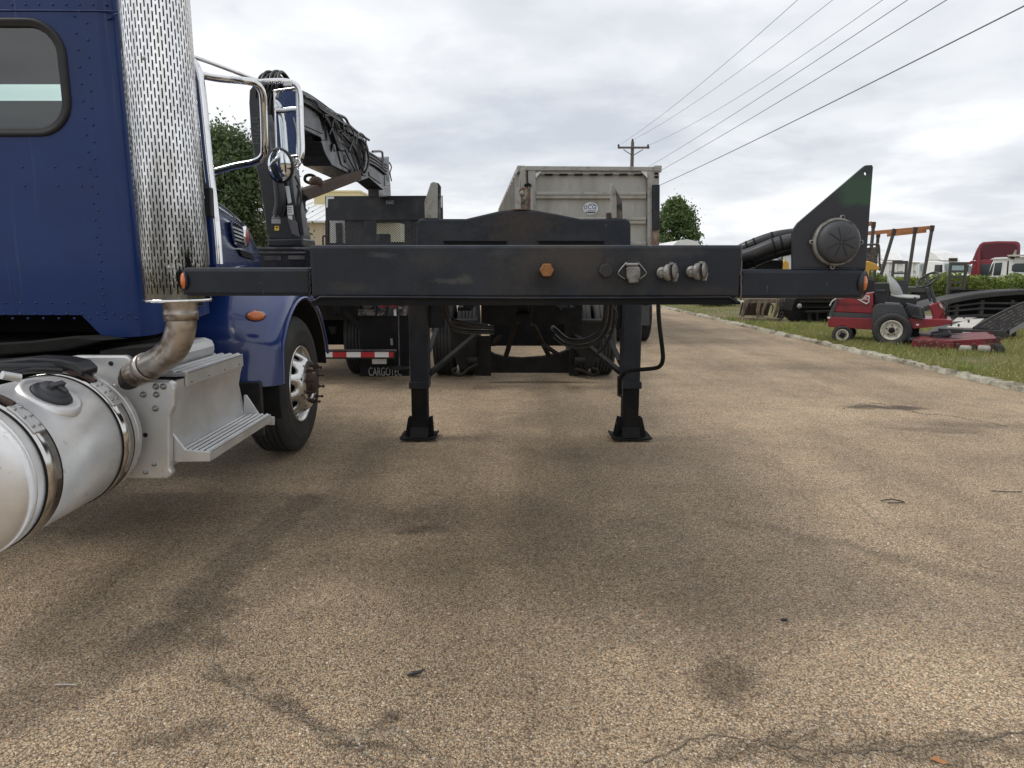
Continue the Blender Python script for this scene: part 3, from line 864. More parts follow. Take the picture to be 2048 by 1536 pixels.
b = MB(); b.lathe([(.05, -.02), (.056, -.02), (.056, .003), (.05, .003)], (0, 0, 0), Vector((-.72, -.69, 0)), 24)
b.v = [(wl0 + .004 + v[0] * .42, TD + .02 + v[1] * .42, q.z + v[2] * .6) for v in b.v]
b.build('lamp_grommet', M['black'], tr)
qr = at(1743, 567, TD)
b = MB(); b.lathe([(.05, 0), (.05, .006), (.044, .012), (.03, .018), (.012, .022), (0, .023)], (0, 0, 0), Vector((.87, -.5, 0)), 24)
b.v = [(rx + .012 + v[0] * .55, TD + .04 + v[1] * .55, qr.z + v[2] * .56) for v in b.v]
b.build('marker_lamp', M['amber'], tr)
b = MB(); b.lathe([(.05, -.03), (.068, -.03), (.068, .002), (.05, .002)], (0, 0, 0), Vector((.87, -.5, 0)), 24)
b.v = [(rx + .01 + v[0] * .6, TD + .04 + v[1] * .6, qr.z + v[2] * .72) for v in b.v]
b.build('lamp_grommet', M['hose'], tr)

def smudge(o, spots):
    """greasy dirt round fittings: each spot (px, py, rx, rz, colour, strength)."""
    m = M['black'].copy(); t = m.node_tree; bs = t.nodes['Principled BSDF']
    src = bs.inputs['Base Color'].links[0].from_socket
    tcn = t.nodes.new('ShaderNodeTexCoord')
    nz = t.nodes.new('ShaderNodeTexNoise'); nz.inputs['Scale'].default_value = 30; nz.inputs['Detail'].default_value = 9; nz.inputs['Roughness'].default_value = .72; t.links.new(tcn.outputs['Object'], nz.inputs['Vector'])
    for px_, py_, rx_, rz_, colr, k in spots:
        q = at(px_, py_, TD) - OFF[tr.name]
        mp = t.nodes.new('ShaderNodeMapping'); mp.vector_type = 'TEXTURE'; mp.inputs['Location'].default_value = q; mp.inputs['Scale'].default_value = (rx_, 1, rz_)
        t.links.new(tcn.outputs['Object'], mp.inputs[0])
        ml_ = t.nodes.new('ShaderNodeVectorMath'); ml_.operation = 'MULTIPLY'; ml_.inputs[1].default_value = (1, 0, 1); t.links.new(mp.outputs[0], ml_.inputs[0])
        ln = t.nodes.new('ShaderNodeVectorMath'); ln.operation = 'LENGTH'; t.links.new(ml_.outputs[0], ln.inputs[0])
        ad = t.nodes.new('ShaderNodeMath'); ad.operation = 'MULTIPLY_ADD'; t.links.new(nz.outputs['Fac'], ad.inputs[0]); ad.inputs[1].default_value = 2.6; t.links.new(ln.outputs['Value'], ad.inputs[2])
        r = t.nodes.new('ShaderNodeMapRange'); r.inputs['From Min'].default_value = 1.55; r.inputs['From Max'].default_value = 2.45; r.inputs['To Min'].default_value = k; r.inputs['To Max'].default_value = 0
        t.links.new(ad.outputs[0], r.inputs['Value'])
        mx_ = t.nodes.new('ShaderNodeMix'); mx_.data_type = 'RGBA'; t.links.new(r.outputs[0], mx_.inputs[0]); t.links.new(src, mx_.inputs[6]); mx_.inputs[7].default_value = (*colr, 1)
        src = mx_.outputs[2]
    t.links.new(src, bs.inputs['Base Color'])
    o.data.materials[0] = m
smudge(beam, [(1130, 520, .2, .08, (.05, .04, .033), .8), (1095, 562, .075, .07, (.008, .008, .009), .95), (1235, 570, .12, .045, (.016, .015, .015), .9), (860, 520, .12, .05, (.034, .035, .038), .8), (900, 562, .07, .012, (.09, .09, .09), .5), (1000, 507, .05, .02, (.07, .07, .072), .35), (930, 560, .03, .02, (.08, .075, .07), .6), (1400, 585, .15, .03, (.035, .03, .028), .8), (700, 575, .1, .025, (.04, .038, .036), .7), (1350, 505, .12, .02, (.05, .05, .052), .6), (760, 510, .05, .012, (.1, .1, .1), .4)])
# hump plate behind the beam
HD = TD + 0.42
hp = xz([(832, 500), (833, 446), (836, 440), (842, 437.5), (932, 437.5), (968, 429), (1004, 420.5), (1020, 418.5), (1050, 418), (1068, 419.5), (1115, 428), (1162, 437.5), (1252, 437), (1259, 440), (1262, 448), (1262, 500)], HD)
b = MB().prism(hp, HD, HD + .1); bol = b.build('bolster_plate', M['black'], tr, 0.008)
smudge(bol, [(1042, 440, .16, .1, (.05, .036, .028), .85), (880, 460, .14, .06, (.036, .036, .038), .7), (1160, 470, .2, .04, (.034, .035, .037), .7)])
for a, c_ in ((888, 1013), (1078, 1207)):
    b = MB().box(xof(a, HD, 486), xof(c_, HD, 486), HD - .004, HD + .02, zof(500, HD), zof(482.5, HD)); b.build('bolster_slot', M['hole'], tr)
    b = MB().box(xof(a - 3, HD, 486), xof(c_ + 2, HD, 486), HD - .012, HD - .003, zof(482.5, HD), zof(480.5, HD)); b.build('slot_lip', M['black'], tr)
# upright ears
ED = HD + .04
b = MB().prism(xz([(851.5, 438), (851, 404), (863, 368), (868, 365.5), (874, 366.5), (877, 372), (876.5, 438)], ED), ED - .035, ED - .02); b.build('ear_plate', M['pale'], tr, 0.003)
b = MB().prism(xz([(863, 440), (863, 384), (871, 366), (878, 367), (881, 373), (880, 440)], ED), ED - .018, ED + .03); b.build('ear_backing', M['paledark'], tr, 0.003)
b = MB().prism(xz([(1221.5, 438), (1218, 384), (1219.5, 371), (1223.5, 368), (1229, 379), (1231, 404), (1231, 438)], ED), ED - .035, ED - .02); b.build('ear_plate', M['pale'], tr, 0.003)
b = MB().prism(xz([(1229, 440), (1227, 384), (1230, 378), (1243, 402), (1244.5, 440)], ED), ED - .018, ED + .03); b.build('ear_backing', M['paledark'], tr, 0.003)
b = MB().box(xof(1209, ED), xof(1221, ED), ED - .03, ED, zof(440, ED), zof(426, ED)); b.build('ear_stop', M['rusty'], tr, .004)
b = MB().ball(at(1042, 420, HD + .02), (.05, .03, .005), 10, 6); b.build('weld_bead', M['rusty'], tr)

# fittings on the beam face
def hexbolt(px_, py_, r, dep, mt, turn):
    q = at(px_, py_, TD)
    pts = [(q.x + r * math.cos(turn + k * math.pi / 3), q.z + r * math.sin(turn + k * math.pi / 3)) for k in range(6)]
    b = MB().prism(pts, TD - dep, TD + .004)
    return b.build('hex_plug', mt, tr, 0.003)
hexbolt(1093, 540, .0262, .03, M['orangerust'], 0.0)
hexbolt(1211, 541, .0265, .022, M['black'], 0.3)
sk = at(1264, 545, TD)
b = MB().prism(xz([(1236, 545), (1250, 527), (1255, 521), (1277, 521), (1282, 527), (1293, 545), (1277, 558), (1252, 558)], TD), TD - .012, TD + .002); o7 = b.build('electric_socket', M['black'], tr, .003)
b = MB().prism(xz([(1250.5, 538), (1253, 533), (1275, 533), (1278, 538), (1278, 552), (1274, 565), (1256, 566), (1252, 555)], TD), TD - .03, TD - .012); b.build('socket_lid', M['castgrey'], o7, .004)
b = MB().cyl(at(1252, 529, TD - .022), at(1276, 529, TD - .022), .006, 8); b.build('socket_hinge', M['bolt'], o7)
for sgn in (0, 1):
    X = (lambda x: x) if sgn == 0 else (lambda x: 2 * 1264.5 - x)
    b = MB().tube([at(X(1253), 525, TD - .018), at(X(1240), 540, TD - .016), at(X(1237), 548, TD - .012), at(X(1250), 558, TD - .008)], .0028, 6, n=4); b.build('socket_spring', M['bolt'], o7)
def gladhand(px_, py_):
    q = at(px_, py_, TD)
    b = MB()
    b.lathe([(0, .0), (.02, 0), (.021, .02), (.017, .024), (.017, .05), (0, .052)], q + Vector((.012, .004, 0)), (-.5, -.85, .02), 14)
    ax_ = Vector((.86, -.5, .06))
    b.lathe([(0, -.012), (.024, -.012), (.03, -.006), (.031, .004), (.027, .01), (0, .012)], q + Vector((.004, -.036, .0)), ax_, 18)
    b.lathe([(0, -.004), (.026, -.004), (.028, .0), (.02, .006), (0, .007)], q + Vector((.027, -.044, .004)), ax_, 16)
    b.ball(q + Vector((-.018, -.034, .0)), (.02, .016, .021), 12, 8)
    b.lathe([(.008, -.03), (.011, -.02), (.011, .0)], q + Vector((-.024, -.05, 0)), (-.4, -.9, 0), 10)
    b.obox(q + Vector((.03, -.044, -.018)), (.008, .02, .03), (0, .3, .4))
    b.obox(q + Vector((.02, -.03, .03)), (.018, .02, .01), (0, .2, .5))
    b.build('gladhand', M['castgrey'], tr, .003)
gladhand(1330, 545); gladhand(1388, 543)

# gusset plate with the round lamp bucket on the right wing
GD = TD + .035
gz = xz([(1585, 538.5), (1585, 462), (1596, 446), (1726, 335), (1732, 330.5), (1744, 330), (1746, 334), (1731, 538.5)], GD)
hc = at(1732, 347, GD)
# outline with a real hole: bridge polygon
hole = [(hc.x + .0068 * math.cos(a), hc.z + .0068 * math.sin(a)) for a in np.linspace(0, 2 * math.pi, 13)[:-1]]
me_b = MB().prism(gz, GD, GD + .014)
gus = me_b.build('gusset_plate', M['black'], tr)
cut = MB().prism(hole, GD - .05, GD + .06).build('hole_cutter', M['black'], None)
bo = gus.modifiers.new('hole', 'BOOLEAN'); bo.object = cut; bo.operation = 'DIFFERENCE'; bo.solver = 'EXACT'
dg_ = bpy.context.evaluated_depsgraph_get()
me2 = bpy.data.meshes.new_from_object(gus.evaluated_get(dg_))
gus.modifiers.clear(); gus.data = me2
bpy.data.objects.remove(cut)
# faded green patch: its own paint layer on the plate
gp_ = xz([(1673, 391), (1680, 384), (1731, 346), (1743, 352), (1737.5, 411), (1722, 413), (1700, 411), (1688, 406), (1683, 396)], GD)
M['green_patch'] = M['greenpaint']
def patch_mat():
    m = mat('gusset_black_and_green_paint', (0.021, 0.023, 0.028), 0.55)
    t = m.node_tree; bsd = t.nodes['Principled BSDF']
    tcn = t.nodes.new('ShaderNodeTexCoord')
    nz = t.nodes.new('ShaderNodeTexNoise'); nz.inputs['Scale'].default_value = 30
    t.links.new(tcn.outputs['Object'], nz.inputs['Vector'])
    s = t.nodes.new('ShaderNodeSeparateXYZ'); t.links.new(tcn.outputs['Object'], s.inputs[0])
    off = OFF[tr.name]
    za_, zb_ = zof(411, GD, 1700) - off.z, zof(352, GD, 1700) - off.z
    xa_ = xof(1686, GD, 400) - off.x
    def rr(v, a, c_):
        r = t.nodes.new('ShaderNodeMapRange'); r.inputs['From Min'].default_value = a; r.inputs['From Max'].default_value = c_
        t.links.new(v, r.inputs['Value']); return r.outputs[0]
    def mm(op, a, c_):
        q = t.nodes.new('ShaderNodeMath'); q.operation = op
        for i, x in enumerate((a, c_)):
            if isinstance(x, float): q.inputs[i].default_value = x
            else: t.links.new(x, q.inputs[i])
        return q.outputs[0]
    jit = mm('MULTIPLY', mm('SUBTRACT', nz.outputs['Fac'], 0.5), 0.03)
    z_ = mm('ADD', s.outputs['Z'], jit); x_ = mm('ADD', s.outputs['X'], jit)
    f = mm('MULTIPLY', mm('MULTIPLY', rr(z_, za_ - .008, za_ + .012), rr(z_, zb_ + .03, zb_ - .02)), rr(mm('ADD', x_, mm('MULTIPLY', z_, 0.35)), xa_ + .35 * (za_) - .02, xa_ + .35 * za_ + .03))
    mixn = t.nodes.new('ShaderNodeMix'); mixn.data_type = 'RGBA'
    t.links.new(f, mixn.inputs[0]); mixn.inputs[6].default_value = (0.021, 0.023, 0.03, 1); mixn.inputs[7].default_value = (0.03, 0.072, 0.04, 1)
    t.links.new(mixn.outputs[2], bsd.inputs['Base Color'])
    return m
gus.data.materials.clear(); gus.data.materials.append(patch_mat())
b = MB(); b.tube([at(x, 537.5 + rng.normal(0, .5), GD - .004) for x in np.linspace(1585, 1730, 14)], .005, 6, n=2); b.build('weld_bead', M['black'], tr)
lc = at(1670.5, 484.5, GD)
ring = MB(); ring.lathe([(.083, .0), (.088, 0), (.088, -.012), (.0835, -.022), (.0775, -.022), (.0765, -.008), (.0765, 0)], lc, (0, 1, 0), 40)
lb = ring.build('lamp_bucket', M['castgrey'], tr)
for a in (80, 180, 265, 0):
    c_ = lc + Vector((.091 * math.cos(R(a)), -.008, .091 * math.sin(R(a))))
    b = MB().lathe([(.004, -.004), (.009, -.004), (.009, .006), (.004, .006), (.004, -.004)], c_, (0, 1, 0), 14); b.build('mounting_tab', M['castgrey'], lb)
dom = MB(); dom.lathe([(.0765, -.005), (.076, -.03), (.07, -.042), (.055, -.048), (.03, -.052), (.008, -.053), (0, -.053)], lc, (0, 1, 0), 40)
ld = dom.build('lamp_cover', M['plastic'], tr)
b = MB()
for a in (20, 60, 105, 145, 205, 250, 295, 335):
    d = Vector((math.cos(R(a)), 0, math.sin(R(a))))
    b.tube([lc + d * .006 + Vector((0, -.0535, 0)), lc + d * .03 + Vector((0, -.0525, 0)), lc + d * .055 + Vector((0, -.0488, 0))], .0016, 5)
b.build('cover_rib', M['hose'], lb)
b = MB().box(lc.x - .095, lc.x + .085, GD + .012, GD + .016, lc.z - .004, lc.z + .004); b.build('plate_seam', M['black'], tr)

# hoses from the beam up to the gusset
def rung_hose(name, pts, D0, D1, r, rings):
    n = len(pts)
    P = smooth_path([at(x, y, D0 + (D1 - D0) * i / (n - 1)) for i, (x, y) in enumerate(pts)], 8)
    h = MB().tube(P, r, 14, curve=False).build(name, M['hose'], tr)
    for k in rings:
        i = int(k * (len(P) - 1)); d = (P[min(i + 1, len(P) - 1)] - P[max(0, i - 1)]).normalized()
        MB().lathe([(r * .99, -.004), (r * 1.025, -.004), (r * 1.025, .004), (r * .99, .004)], P[i], d, 14).build('hose_band', M['hole'], h)
rung_hose('air_hose', [(1470, 505), (1500, 491), (1545, 475), (1590, 468), (1640, 466)], TD + .22, TD + .12, .022, (.22, .34, .5))
rung_hose('air_hose', [(1465, 521), (1505, 508), (1548, 491), (1590, 481), (1640, 478)], TD + .16, TD + .06, .028, (.5, .62))
rung_hose('air_hose', [(1465, 536), (1500, 523), (1545, 505), (1590, 494), (1640, 490)], TD + .2, TD + .08, .027, (.3, .55))
b = MB().box(xof(1512, TD + .2), xof(1566, TD + .2), TD + .2, TD + .3, zof(540, TD + .2), zof(520, TD + .2)); b.build('hose_bracket', M['black'], tr, .004)

# chassis behind the beam
zr0, zr1 = 1.06, 1.36
for xc in (-.42, .50):
    b = MB().box(xc - .06, xc + .06, TD + .27, 6.2, 1.29, 1.37); b.box(xc - .06, xc + .06, 6.2, 11.0, 1.3, 1.37); b.box(xc - .008, xc + .008, 6.2, 11.0, zr0, 1.3); b.box(xc - .06, xc + .06, 6.2, 11.0, zr0 - .03, zr0)
    b.build('frame_rail', M['blackdull'], tr)
for y in (3.6, 4.6, 5.5, 6.6, 7.7, 9.2):
    b = MB().box(-.36, .44, y, y + .08, 1.29 if y < 6 else 1.1, 1.365); b.build('cross_member', M['blackdull'], tr)
b = MB().box(-.75, .85, 2.88, 5.6, 1.268, 1.285); b.build('pickup_plate', M['blackdull'], tr)
kp = at(1047, 630, 3.45)
b = MB().lathe([(.0, 0), (.036, 0), (.036, -.03), (.026, -.032), (.026, -.07), (.038, -.072), (.038, -.09), (0, -.09)], (kp.x, 3.45, 1.266), (0, 0, 1), 16); b.build('kingpin', M['blackdull'], tr)
for xa, xb, D in ((962, 1034, 7.0), (1064, 1130, 7.0), (1130, 1165, 6.6)):
    b = MB().box(xof(xa, D, 630), xof(xb, D, 630), D, D + .03, zof(649 if xb != 1165 else 690, D), 1.06); b.build('chassis_panel', M['dirtgrey'], tr, .004)

# landing legs
LD = 5.63
def leg(xa, xb, fx0, fx1):
    lg = thing_part = MB().box(xof(xa, LD, 720), xof(xb, LD, 720), LD, LD + .15, zof(775, LD), 1.3).build('landing_leg', M['blackdull'] if False else M['black'], tr, .012)
    x0, x1 = xof(xa, LD, 800), xof(xb, LD, 800)
    MB().box(x0 - .003, x1 + .003, LD - .004, LD + .154, zof(778, LD), zof(764, LD)).build('leg_collar', M['black'], lg, .006)
    MB().box(x0 + .012, x1 - .012, LD + .012, LD + .138, .04, zof(776, LD)).build('inner_leg', M['blackdull'], lg, .008)
    f0, f1 = xof(fx0, LD, 880), xof(fx1, LD, 880)
    b = MB()
    rows = []
    for k in range(13):
        t = k / 12
        x = f0 + (f1 - f0) * t
        up = .012 + .012 * abs(2 * t - 1) ** 3 + rng.normal(0, .002)
        rows.append([(x, LD - .07, up), (x, LD - .07, up + .012), (x, LD + .2, up + .012), (x, LD + .2, up)])
    b.grid(rows, False, True)
    b.add(rows[0], [(0, 1, 2, 3)]); b.add(rows[-1], [(3, 2, 1, 0)])
    b.build('foot_plate', M['blackdull'], lg)
    for sgn, xe, xf in ((-1, x0 + .008, f0 + .03), (1, x1 - .008, f1 - .03)):
        b = MB().prism([(xe, .02), (xe, .175), (xe + sgn * .028, .185), (xf, .03)], LD + .03, LD + .045); b.build('foot_gusset', M['blackdull'], lg)
        b = MB().prism([(xe, .02), (xe, .175), (xe + sgn * .028, .185), (xf, .03)], LD + .1, LD + .115); b.build('foot_gusset', M['blackdull'], lg)
    b = MB().prism3([(x0 + .004, LD - .05, .03), (x1 - .004, LD - .05, .03), (x1 - .004, LD + .0, .105), (x0 + .004, LD + .0, .105)], (0, .008, .004)); b.build('foot_shoe', M['blackdull'], lg, .002)
    MB().cyl((x0 - .03, LD + .07, .13), (x1 + .03, LD + .07, .13), .014, 10).build('foot_pin', M['bolt'] if False else M['black'], lg)
    return lg
leg(819, 857, 802, 873); leg(1244, 1282, 1222, 1301)
def ang(name, pts, wdt, mt='black'):
    b = MB(); b.bar(pts[0], pts[1], wdt, wdt * .25); b.bar(pts[0] + Vector((0, wdt * .5, -wdt * .4)), pts[1] + Vector((0, wdt * .5, -wdt * .4)), wdt * .2, wdt); b.build(name, M['blackdull'], tr)
ang('leg_brace', [at(856, 748, 5.68), at(958, 662, 6.7)], .045)
ang('leg_brace', [at(1246, 746, 5.68), at(1140, 660, 6.7)], .045)
ang('leg_brace', [at(1240, 722, 5.9), at(1208, 655, 6.9)], .045)
ang('leg_brace', [at(858, 702, 5.8), at(876, 648, 6.9)], .04)
b = MB().box(xof(857, LD, 620), xof(1245, LD, 620), LD + .06, LD + .09, 1.12, 1.18); b.build('leg_crossbar', M['black'], tr, .004)
for xa, xb in ((855, 890), (1225, 1246)):
    b = MB().box(xof(xa, LD + .1, 630), xof(xb, LD + .1, 630), LD + .1, LD + .12, zof(658, LD), 1.26); b.build('leg_mounting_plate', M['black'], tr)
# crank handle
b = MB().tube([at(1316, 590, 5.2), at(1318, 640, 5.2), at(1325, 700, 5.2), at(1325.5, 720, 5.2), at(1320, 732, 5.22), at(1306, 737, 5.25), at(1262, 741, 5.3), at(1248, 748, 5.3), at(1241, 762, 5.35), at(1241, 792, 5.4)], .016, 10); b.build('crank_handle', M['dirtgrey'], tr)
b = MB().cyl(at(1240, 752, 5.4), at(1240, 791, 5.4), .022, 10); b.build('crank_grip', M['hose'], tr)

# rear axle: drop beam, hangers, dual tyres
AD = 8.75
def tyre_mb(c, ro, wd, ri, groove=True):
    b = MB()
    h = wd / 2
    pr = [(ri, -h * .8), (ri + .03, -h * .96), (ro - .09, -h), (ro - .025, -h * .92), (ro, -h * .78)]
    if groove:
        for k in range(4):
            g = -h * .78 + (k + 1) * (h * 1.56) / 5
            pr += [(ro, g - .011), (ro - .014, g - .008), (ro - .014, g + .008), (ro, g + .011)]
    pr += [(ro, h * .78), (ro - .025, h * .92), (ro - .09, h), (ri + .03, h * .96), (ri, h * .8)]
    b.lathe(pr, c, (1, 0, 0), 40)
    return b
for xa, xb in ((862, 909), (911, 959), (1140, 1185), (1188, 1235)):
    xc = xof((xa + xb) / 2, AD, 740)
    tt_ = tyre_mb((xc, AD + .5, .505), .505, .27, .29).build('tyre', M['rubber'], tr)
    MB().lathe([(0, -.03), (.1, -.05), (.15, -.02), (.24, -.02), (.29, -.1)], (xc, AD + .5, .505), (1, 0, 0), 20).build('rim', M['dirtgrey'], tt_)
XD = 8.5
arc = [(975, 700), (990, 709), (1010, 714), (1045, 716.5), (1085, 713.5), (1120, 706), (1146, 696)]
b = MB().prism(xz(arc + [(1150, 746), (970, 746)], XD), XD, XD + .12); b.build('drop_axle', M['dirtgrey'], tr, .006)
for (cx_, s) in ((927, 1), (1182, -1)):
    D = 8.1
    pts = xz([(895, 640), (955, 640), (952, 700), (944, 738), (924, 741), (912, 726)], D) if s == 1 else xz([(1160, 640), (1216, 640), (1196, 712), (1186, 738), (1166, 738), (1152, 700)], D)
    hg = MB().prism(pts, D, D + .22).build('suspension_hanger', M['dirtgrey'], tr, .02)
    x_ = cx_
    if s == 1: hk = [(956, 728), (938, 738), (922, 750), (910, 748), (906, 740), (914, 737)]
    else: hk = [(1150, 738), (1166, 742), (1182, 750), (1193, 748), (1194, 740), (1184, 737)]
    MB().tube([at(x, y, D - .05) for x, y in hk], .018, 8).build('tow_hook', M['paledark' if False else 'dirtgrey'], hg)
    q = at(955 if s == 1 else 1150, 722, D)
    MB().cyl(q, q + Vector((-.12 * s, 0, 0)), .045, 12).build('pivot_bush', M['dirtgrey'], hg)
    pl = xz([(952, 672), (982, 672), (982, 752), (954, 752)], D + .1) if s == 1 else xz([(1140, 690), (1158, 690), (1156, 752), (1138, 752)], D + .1)
    MB().prism(pl, D + .1, D + .14).build('hanger_plate', M['dirtgrey'], tr, .006)
b = MB().box(xof(980, 9.4, 670), xof(1160, 9.4, 670), 9.3, 9.42, zof(690, 9.4), 1.05); b.build('chassis_panel', M['blackdull'], tr)
for p0, p1 in (((1032, 645), (1012, 712)), ((1066, 648), (1098, 712)), ((1088, 690), (1118, 710)), ((1000, 672), (986, 690))):
    b = MB().bar(at(*p0, 7.8), at(*p1, 8.3), .05, .03); b.build('support_rod', M['dirtgrey'], tr)
# slack hoses hanging under the chassis
def hs(pts, D, r):
    b = MB().tube([at(x, y, D + .05 * i) for i, (x, y) in enumerate(pts)], r, 9); b.build('slack_hose', M['hose'], tr)
hs([(1214, 600), (1210, 640), (1195, 668), (1165, 682), (1135, 680), (1112, 662), (1105, 655)], 5.2, .021)
hs([(1222, 600), (1219, 645), (1200, 678), (1165, 692), (1130, 688), (1108, 672)], 5.3, .017)
hs([(1230, 600), (1228, 650), (1212, 690), (1196, 705)], 5.4, .014)
hs([(1219, 600), (1234, 630), (1226, 656), (1216, 668)], 5.2, .006)
hs([(886, 605), (893, 632), (905, 648), (940, 653), (988, 655)], 5.2, .017)
hs([(892, 610), (902, 650), (930, 662), (988, 664)], 5.3, .019)
hs([(900, 640), (940, 648), (975, 652)], 5.1, .014)
for x_ in (885, 898):
    b = MB().box(xof(x_ - 6, 5.9, 620), xof(x_ + 5, 5.9, 620), 5.9, 5.92, zof(628 - (x_ - 885) * .3, 5.9), zof(600, 5.9)); b.build('hose_clamp_plate', M['paledark'], tr)

# ================================================================== blue truck on the left
tk = thing('semi_truck', 'blue day cab semi truck with chrome exhaust and aluminium fuel tank, at the left edge', 'truck', (-2.83, 5.0, 0))
CX, CW = -2.83, 1.03          # cab centre line, half width
CD, CF = 3.5, 4.2            # cab back plane, cab front (cowl)
zc0 = zof(630, CD, 100)
def window_hole_wall(x0, x1, z0, z1, hx0, hx1, hz0, hz1, r, y, ny=8):
    """a flat wall in the plane Y=y with a rounded-rectangle hole."""
    inner, outer = [], []
    cs = [(hx1 - r, hz1 - r, 0), (hx0 + r, hz1 - r, 90), (hx0 + r, hz0 + r, 180), (hx1 - r, hz0 + r, 270)]
    oc = [(x1, z1), (x0, z1), (x0, z0), (x1, z0)]
    for (cx, cz, a0), (ox, oz) in zip(cs, oc):
        for k in range(ny + 1):
            a = R(a0 + 90 * k / ny)
            inner.append((cx + r * math.cos(a), y, cz + r * math.sin(a)))
            f = k / ny
            hxm, hzm = (hx0 + hx1) / 2, (hz0 + hz1) / 2
            # outer boundary point along the same corner
            if a0 == 0: o_ = (ox, y, oz - (oz - (hz1 - r)) * (1 - 2 * f)) if f <= .5 else (ox - (ox - (hx1 - r)) * (2 * f - 1), y, oz)
            elif a0 == 90: o_ = (ox + ((hx0 + r) - ox) * (1 - 2 * f), y, oz) if f <= .5 else (ox, y, oz - (oz - (hz1 - r)) * (2 * f - 1))
            elif a0 == 180: o_ = (ox, y, oz + ((hz0 + r) - oz) * (1 - 2 * f)) if f <= .5 else (ox + ((hx0 + r) - ox) * (2 * f - 1), y, oz)
            else: o_ = (ox - (ox - (hx1 - r)) * (1 - 2 * f), y, oz) if f <= .5 else (ox, y, oz + ((hz0 + r) - oz) * (2 * f - 1))
            outer.append(o_)
    return inner, outer
wx1, wz1 = xof(126, CD, 150), zof(48, CD, 60)
wz0 = zof(262, CD, 60)
wx0 = CX - (wx1 - CX)
zc1 = 2.98
cxr = -1.93       # where the flat back ends and the rounded corner starts
cxl = CX - (cxr - CX)
inner, outer = window_hole_wall(cxl, cxr, zc0, zc1, wx0, wx1, wz0, wz1, .14, CD)
b = MB(); b.grid([outer, inner], False, True)
xr = cxr + .12
sidex = lambda z: 0
# rounded corners and side walls, roof
zs = zof(676, CD, 250)
def side_col(sgn):
    rows = []
    base = cxr if sgn > 0 else cxl
    for (dx_, dy_) in [(.12 * math.sin(R(a)), .12 * (1 - math.cos(R(a)))) for a in (0, 15, 30, 45, 60, 75, 90)] + [(.12, .4), (.12, CF - CD)]:
        zlow = zs + .005 + .075 * dy_ / .7
        rows.append([(base + sgn * (dx_ - (.045 * (z - 1.2) / 1.5 if dx_ > .1 else 0)), CD + dy_, z) for z in (zlow, 1.6, 2.2, zc1)])
    return rows
b.grid(side_col(1), True); b.grid(side_col(-1), True)
b.add([(cxl - .12, CD, zc1), (cxr + .12, CD, zc1), (cxr + .12, CF, zc1), (cxl - .12, CF, zc1)], [(0, 1, 2, 3)])
# lower rear skirt dropping at the outer side
zs = zof(676, CD, 250)
b.add([(xof(165, CD, 655), CD, zc0), (xof(208, CD, 676), CD, zs), (cxr, CD, zs + .005), (cxr, CD, zc0)], [(0, 1, 2, 3)])
cab = b.build('cab', M['blue'], tk)
# front wall with windscreen opening
fx0, fx1 = cxl - .06, cxr + .06
i2, o2 = window_hole_wall(fx0, fx1, zc0, zc1, fx0 + .1, fx1 - .1, 1.95, 2.72, .06, CF)
MB().grid([o2, i2], False, True).build('cowl_wall', M['cabinside'], tk)
MB().add(i2[::3], [tuple(range(len(i2[::3])))]).build('windscreen', M['clearglass'], tk)
MB().box(cxl + .05, cxr - .05, CD + .28, CD + .34, zc0 + .1, 2.262).build('seat_back', M['cabinside'], tk, .03)
MB().box(cxl + .02, cxr - .02, CD + .02, CF - .02, zc0 + .02, zc0 + .06).build('cab_floor', M['cabinside'], tk)
MB().box(cxl + .02, cxr - .02, CD + .02, CF - .02, 2.8, 2.83).build('headliner', M['cabinside'], tk)
MB().box(cxl + .1, cxr - .06, CF - .12, CF - .09, 2.415, 2.8).build('sun_visor', M['cabinside'], tk)
# rear window: rubber seal + glass
seal = MB()
loop = inner
P = [Vector(p) for p in loop]
for k in range(len(P)):
    pass
ctr = Vector((CX, CD, (wz0 + wz1) / 2))
def offs(e, y):
    i_, _ = window_hole_wall(cxl, cxr, zc0, zc1, wx0 - e, wx1 + e, wz0 - e, wz1 + e, .14 + e, y)
    return i_
seal.grid([offs(.027, CD - .001), offs(.023, CD - .012), offs(.01, CD - .016), offs(.006, CD - .01), offs(-.008, CD - .012), offs(-.014, CD - .006), offs(-.016, CD + .01)], True, True)
wn = seal.build('rear_window', M['seal'], tk)
g_ = offs(-.006, CD + .004)
MB().add(g_, [tuple(range(len(g_)))]).build('window_glass', M['cabglass'], wn)
# seams and rivets
zse = zof(22, CD, 100)
MB().tube([(cxl, CD - .002, zse), (xof(180, CD, 20), CD - .002, zse), (xof(225, CD, 30), CD - .001, zof(31, CD, 225)), (cxr + .03, CD + .01, zof(40, CD, 240))], .004, 6).build('roof_seam', M['blue'], tk)
rv = MB()
def rivet(x, z, y=CD): rv.lathe([(.0066, .001), (.0057, -.0025), (.003, -.004), (0, -.0042)], (x, y, z), (0, 1, 0), 8)
for px_ in range(-300, 235, 27): rivet(xof(px_, CD, 9), zof(9, CD, px_) - .0002 * px_ * 0)
for k, px_ in enumerate(range(-300, 260, 31)): rivet(xof(px_, CD, 628), zof(628, CD, 100)); rivet(xof(px_ + 15, CD, 637), zof(637, CD, 100))
for k, px_ in enumerate(range(-300, 170, 31)): rivet(xof(px_, CD, 606), zof(606, CD, 100))
for k, py_ in enumerate(range(32, 620, 34)):
    rivet(xof(146 + py_ * .1, CD, py_), zof(py_, CD, 150)); rivet(xof(172 + py_ * .06, CD, py_ + 14), zof(py_ + 14, CD, 170))
for px_ in (45, 110, 158): rivet(xof(px_, CD, 334), zof(334, CD, 100)); rivet(xof(px_ + 5, CD, 372), zof(372, CD, 100))
rv.build('rivet', M['blue'], tk, kind='stuff', fix=False)
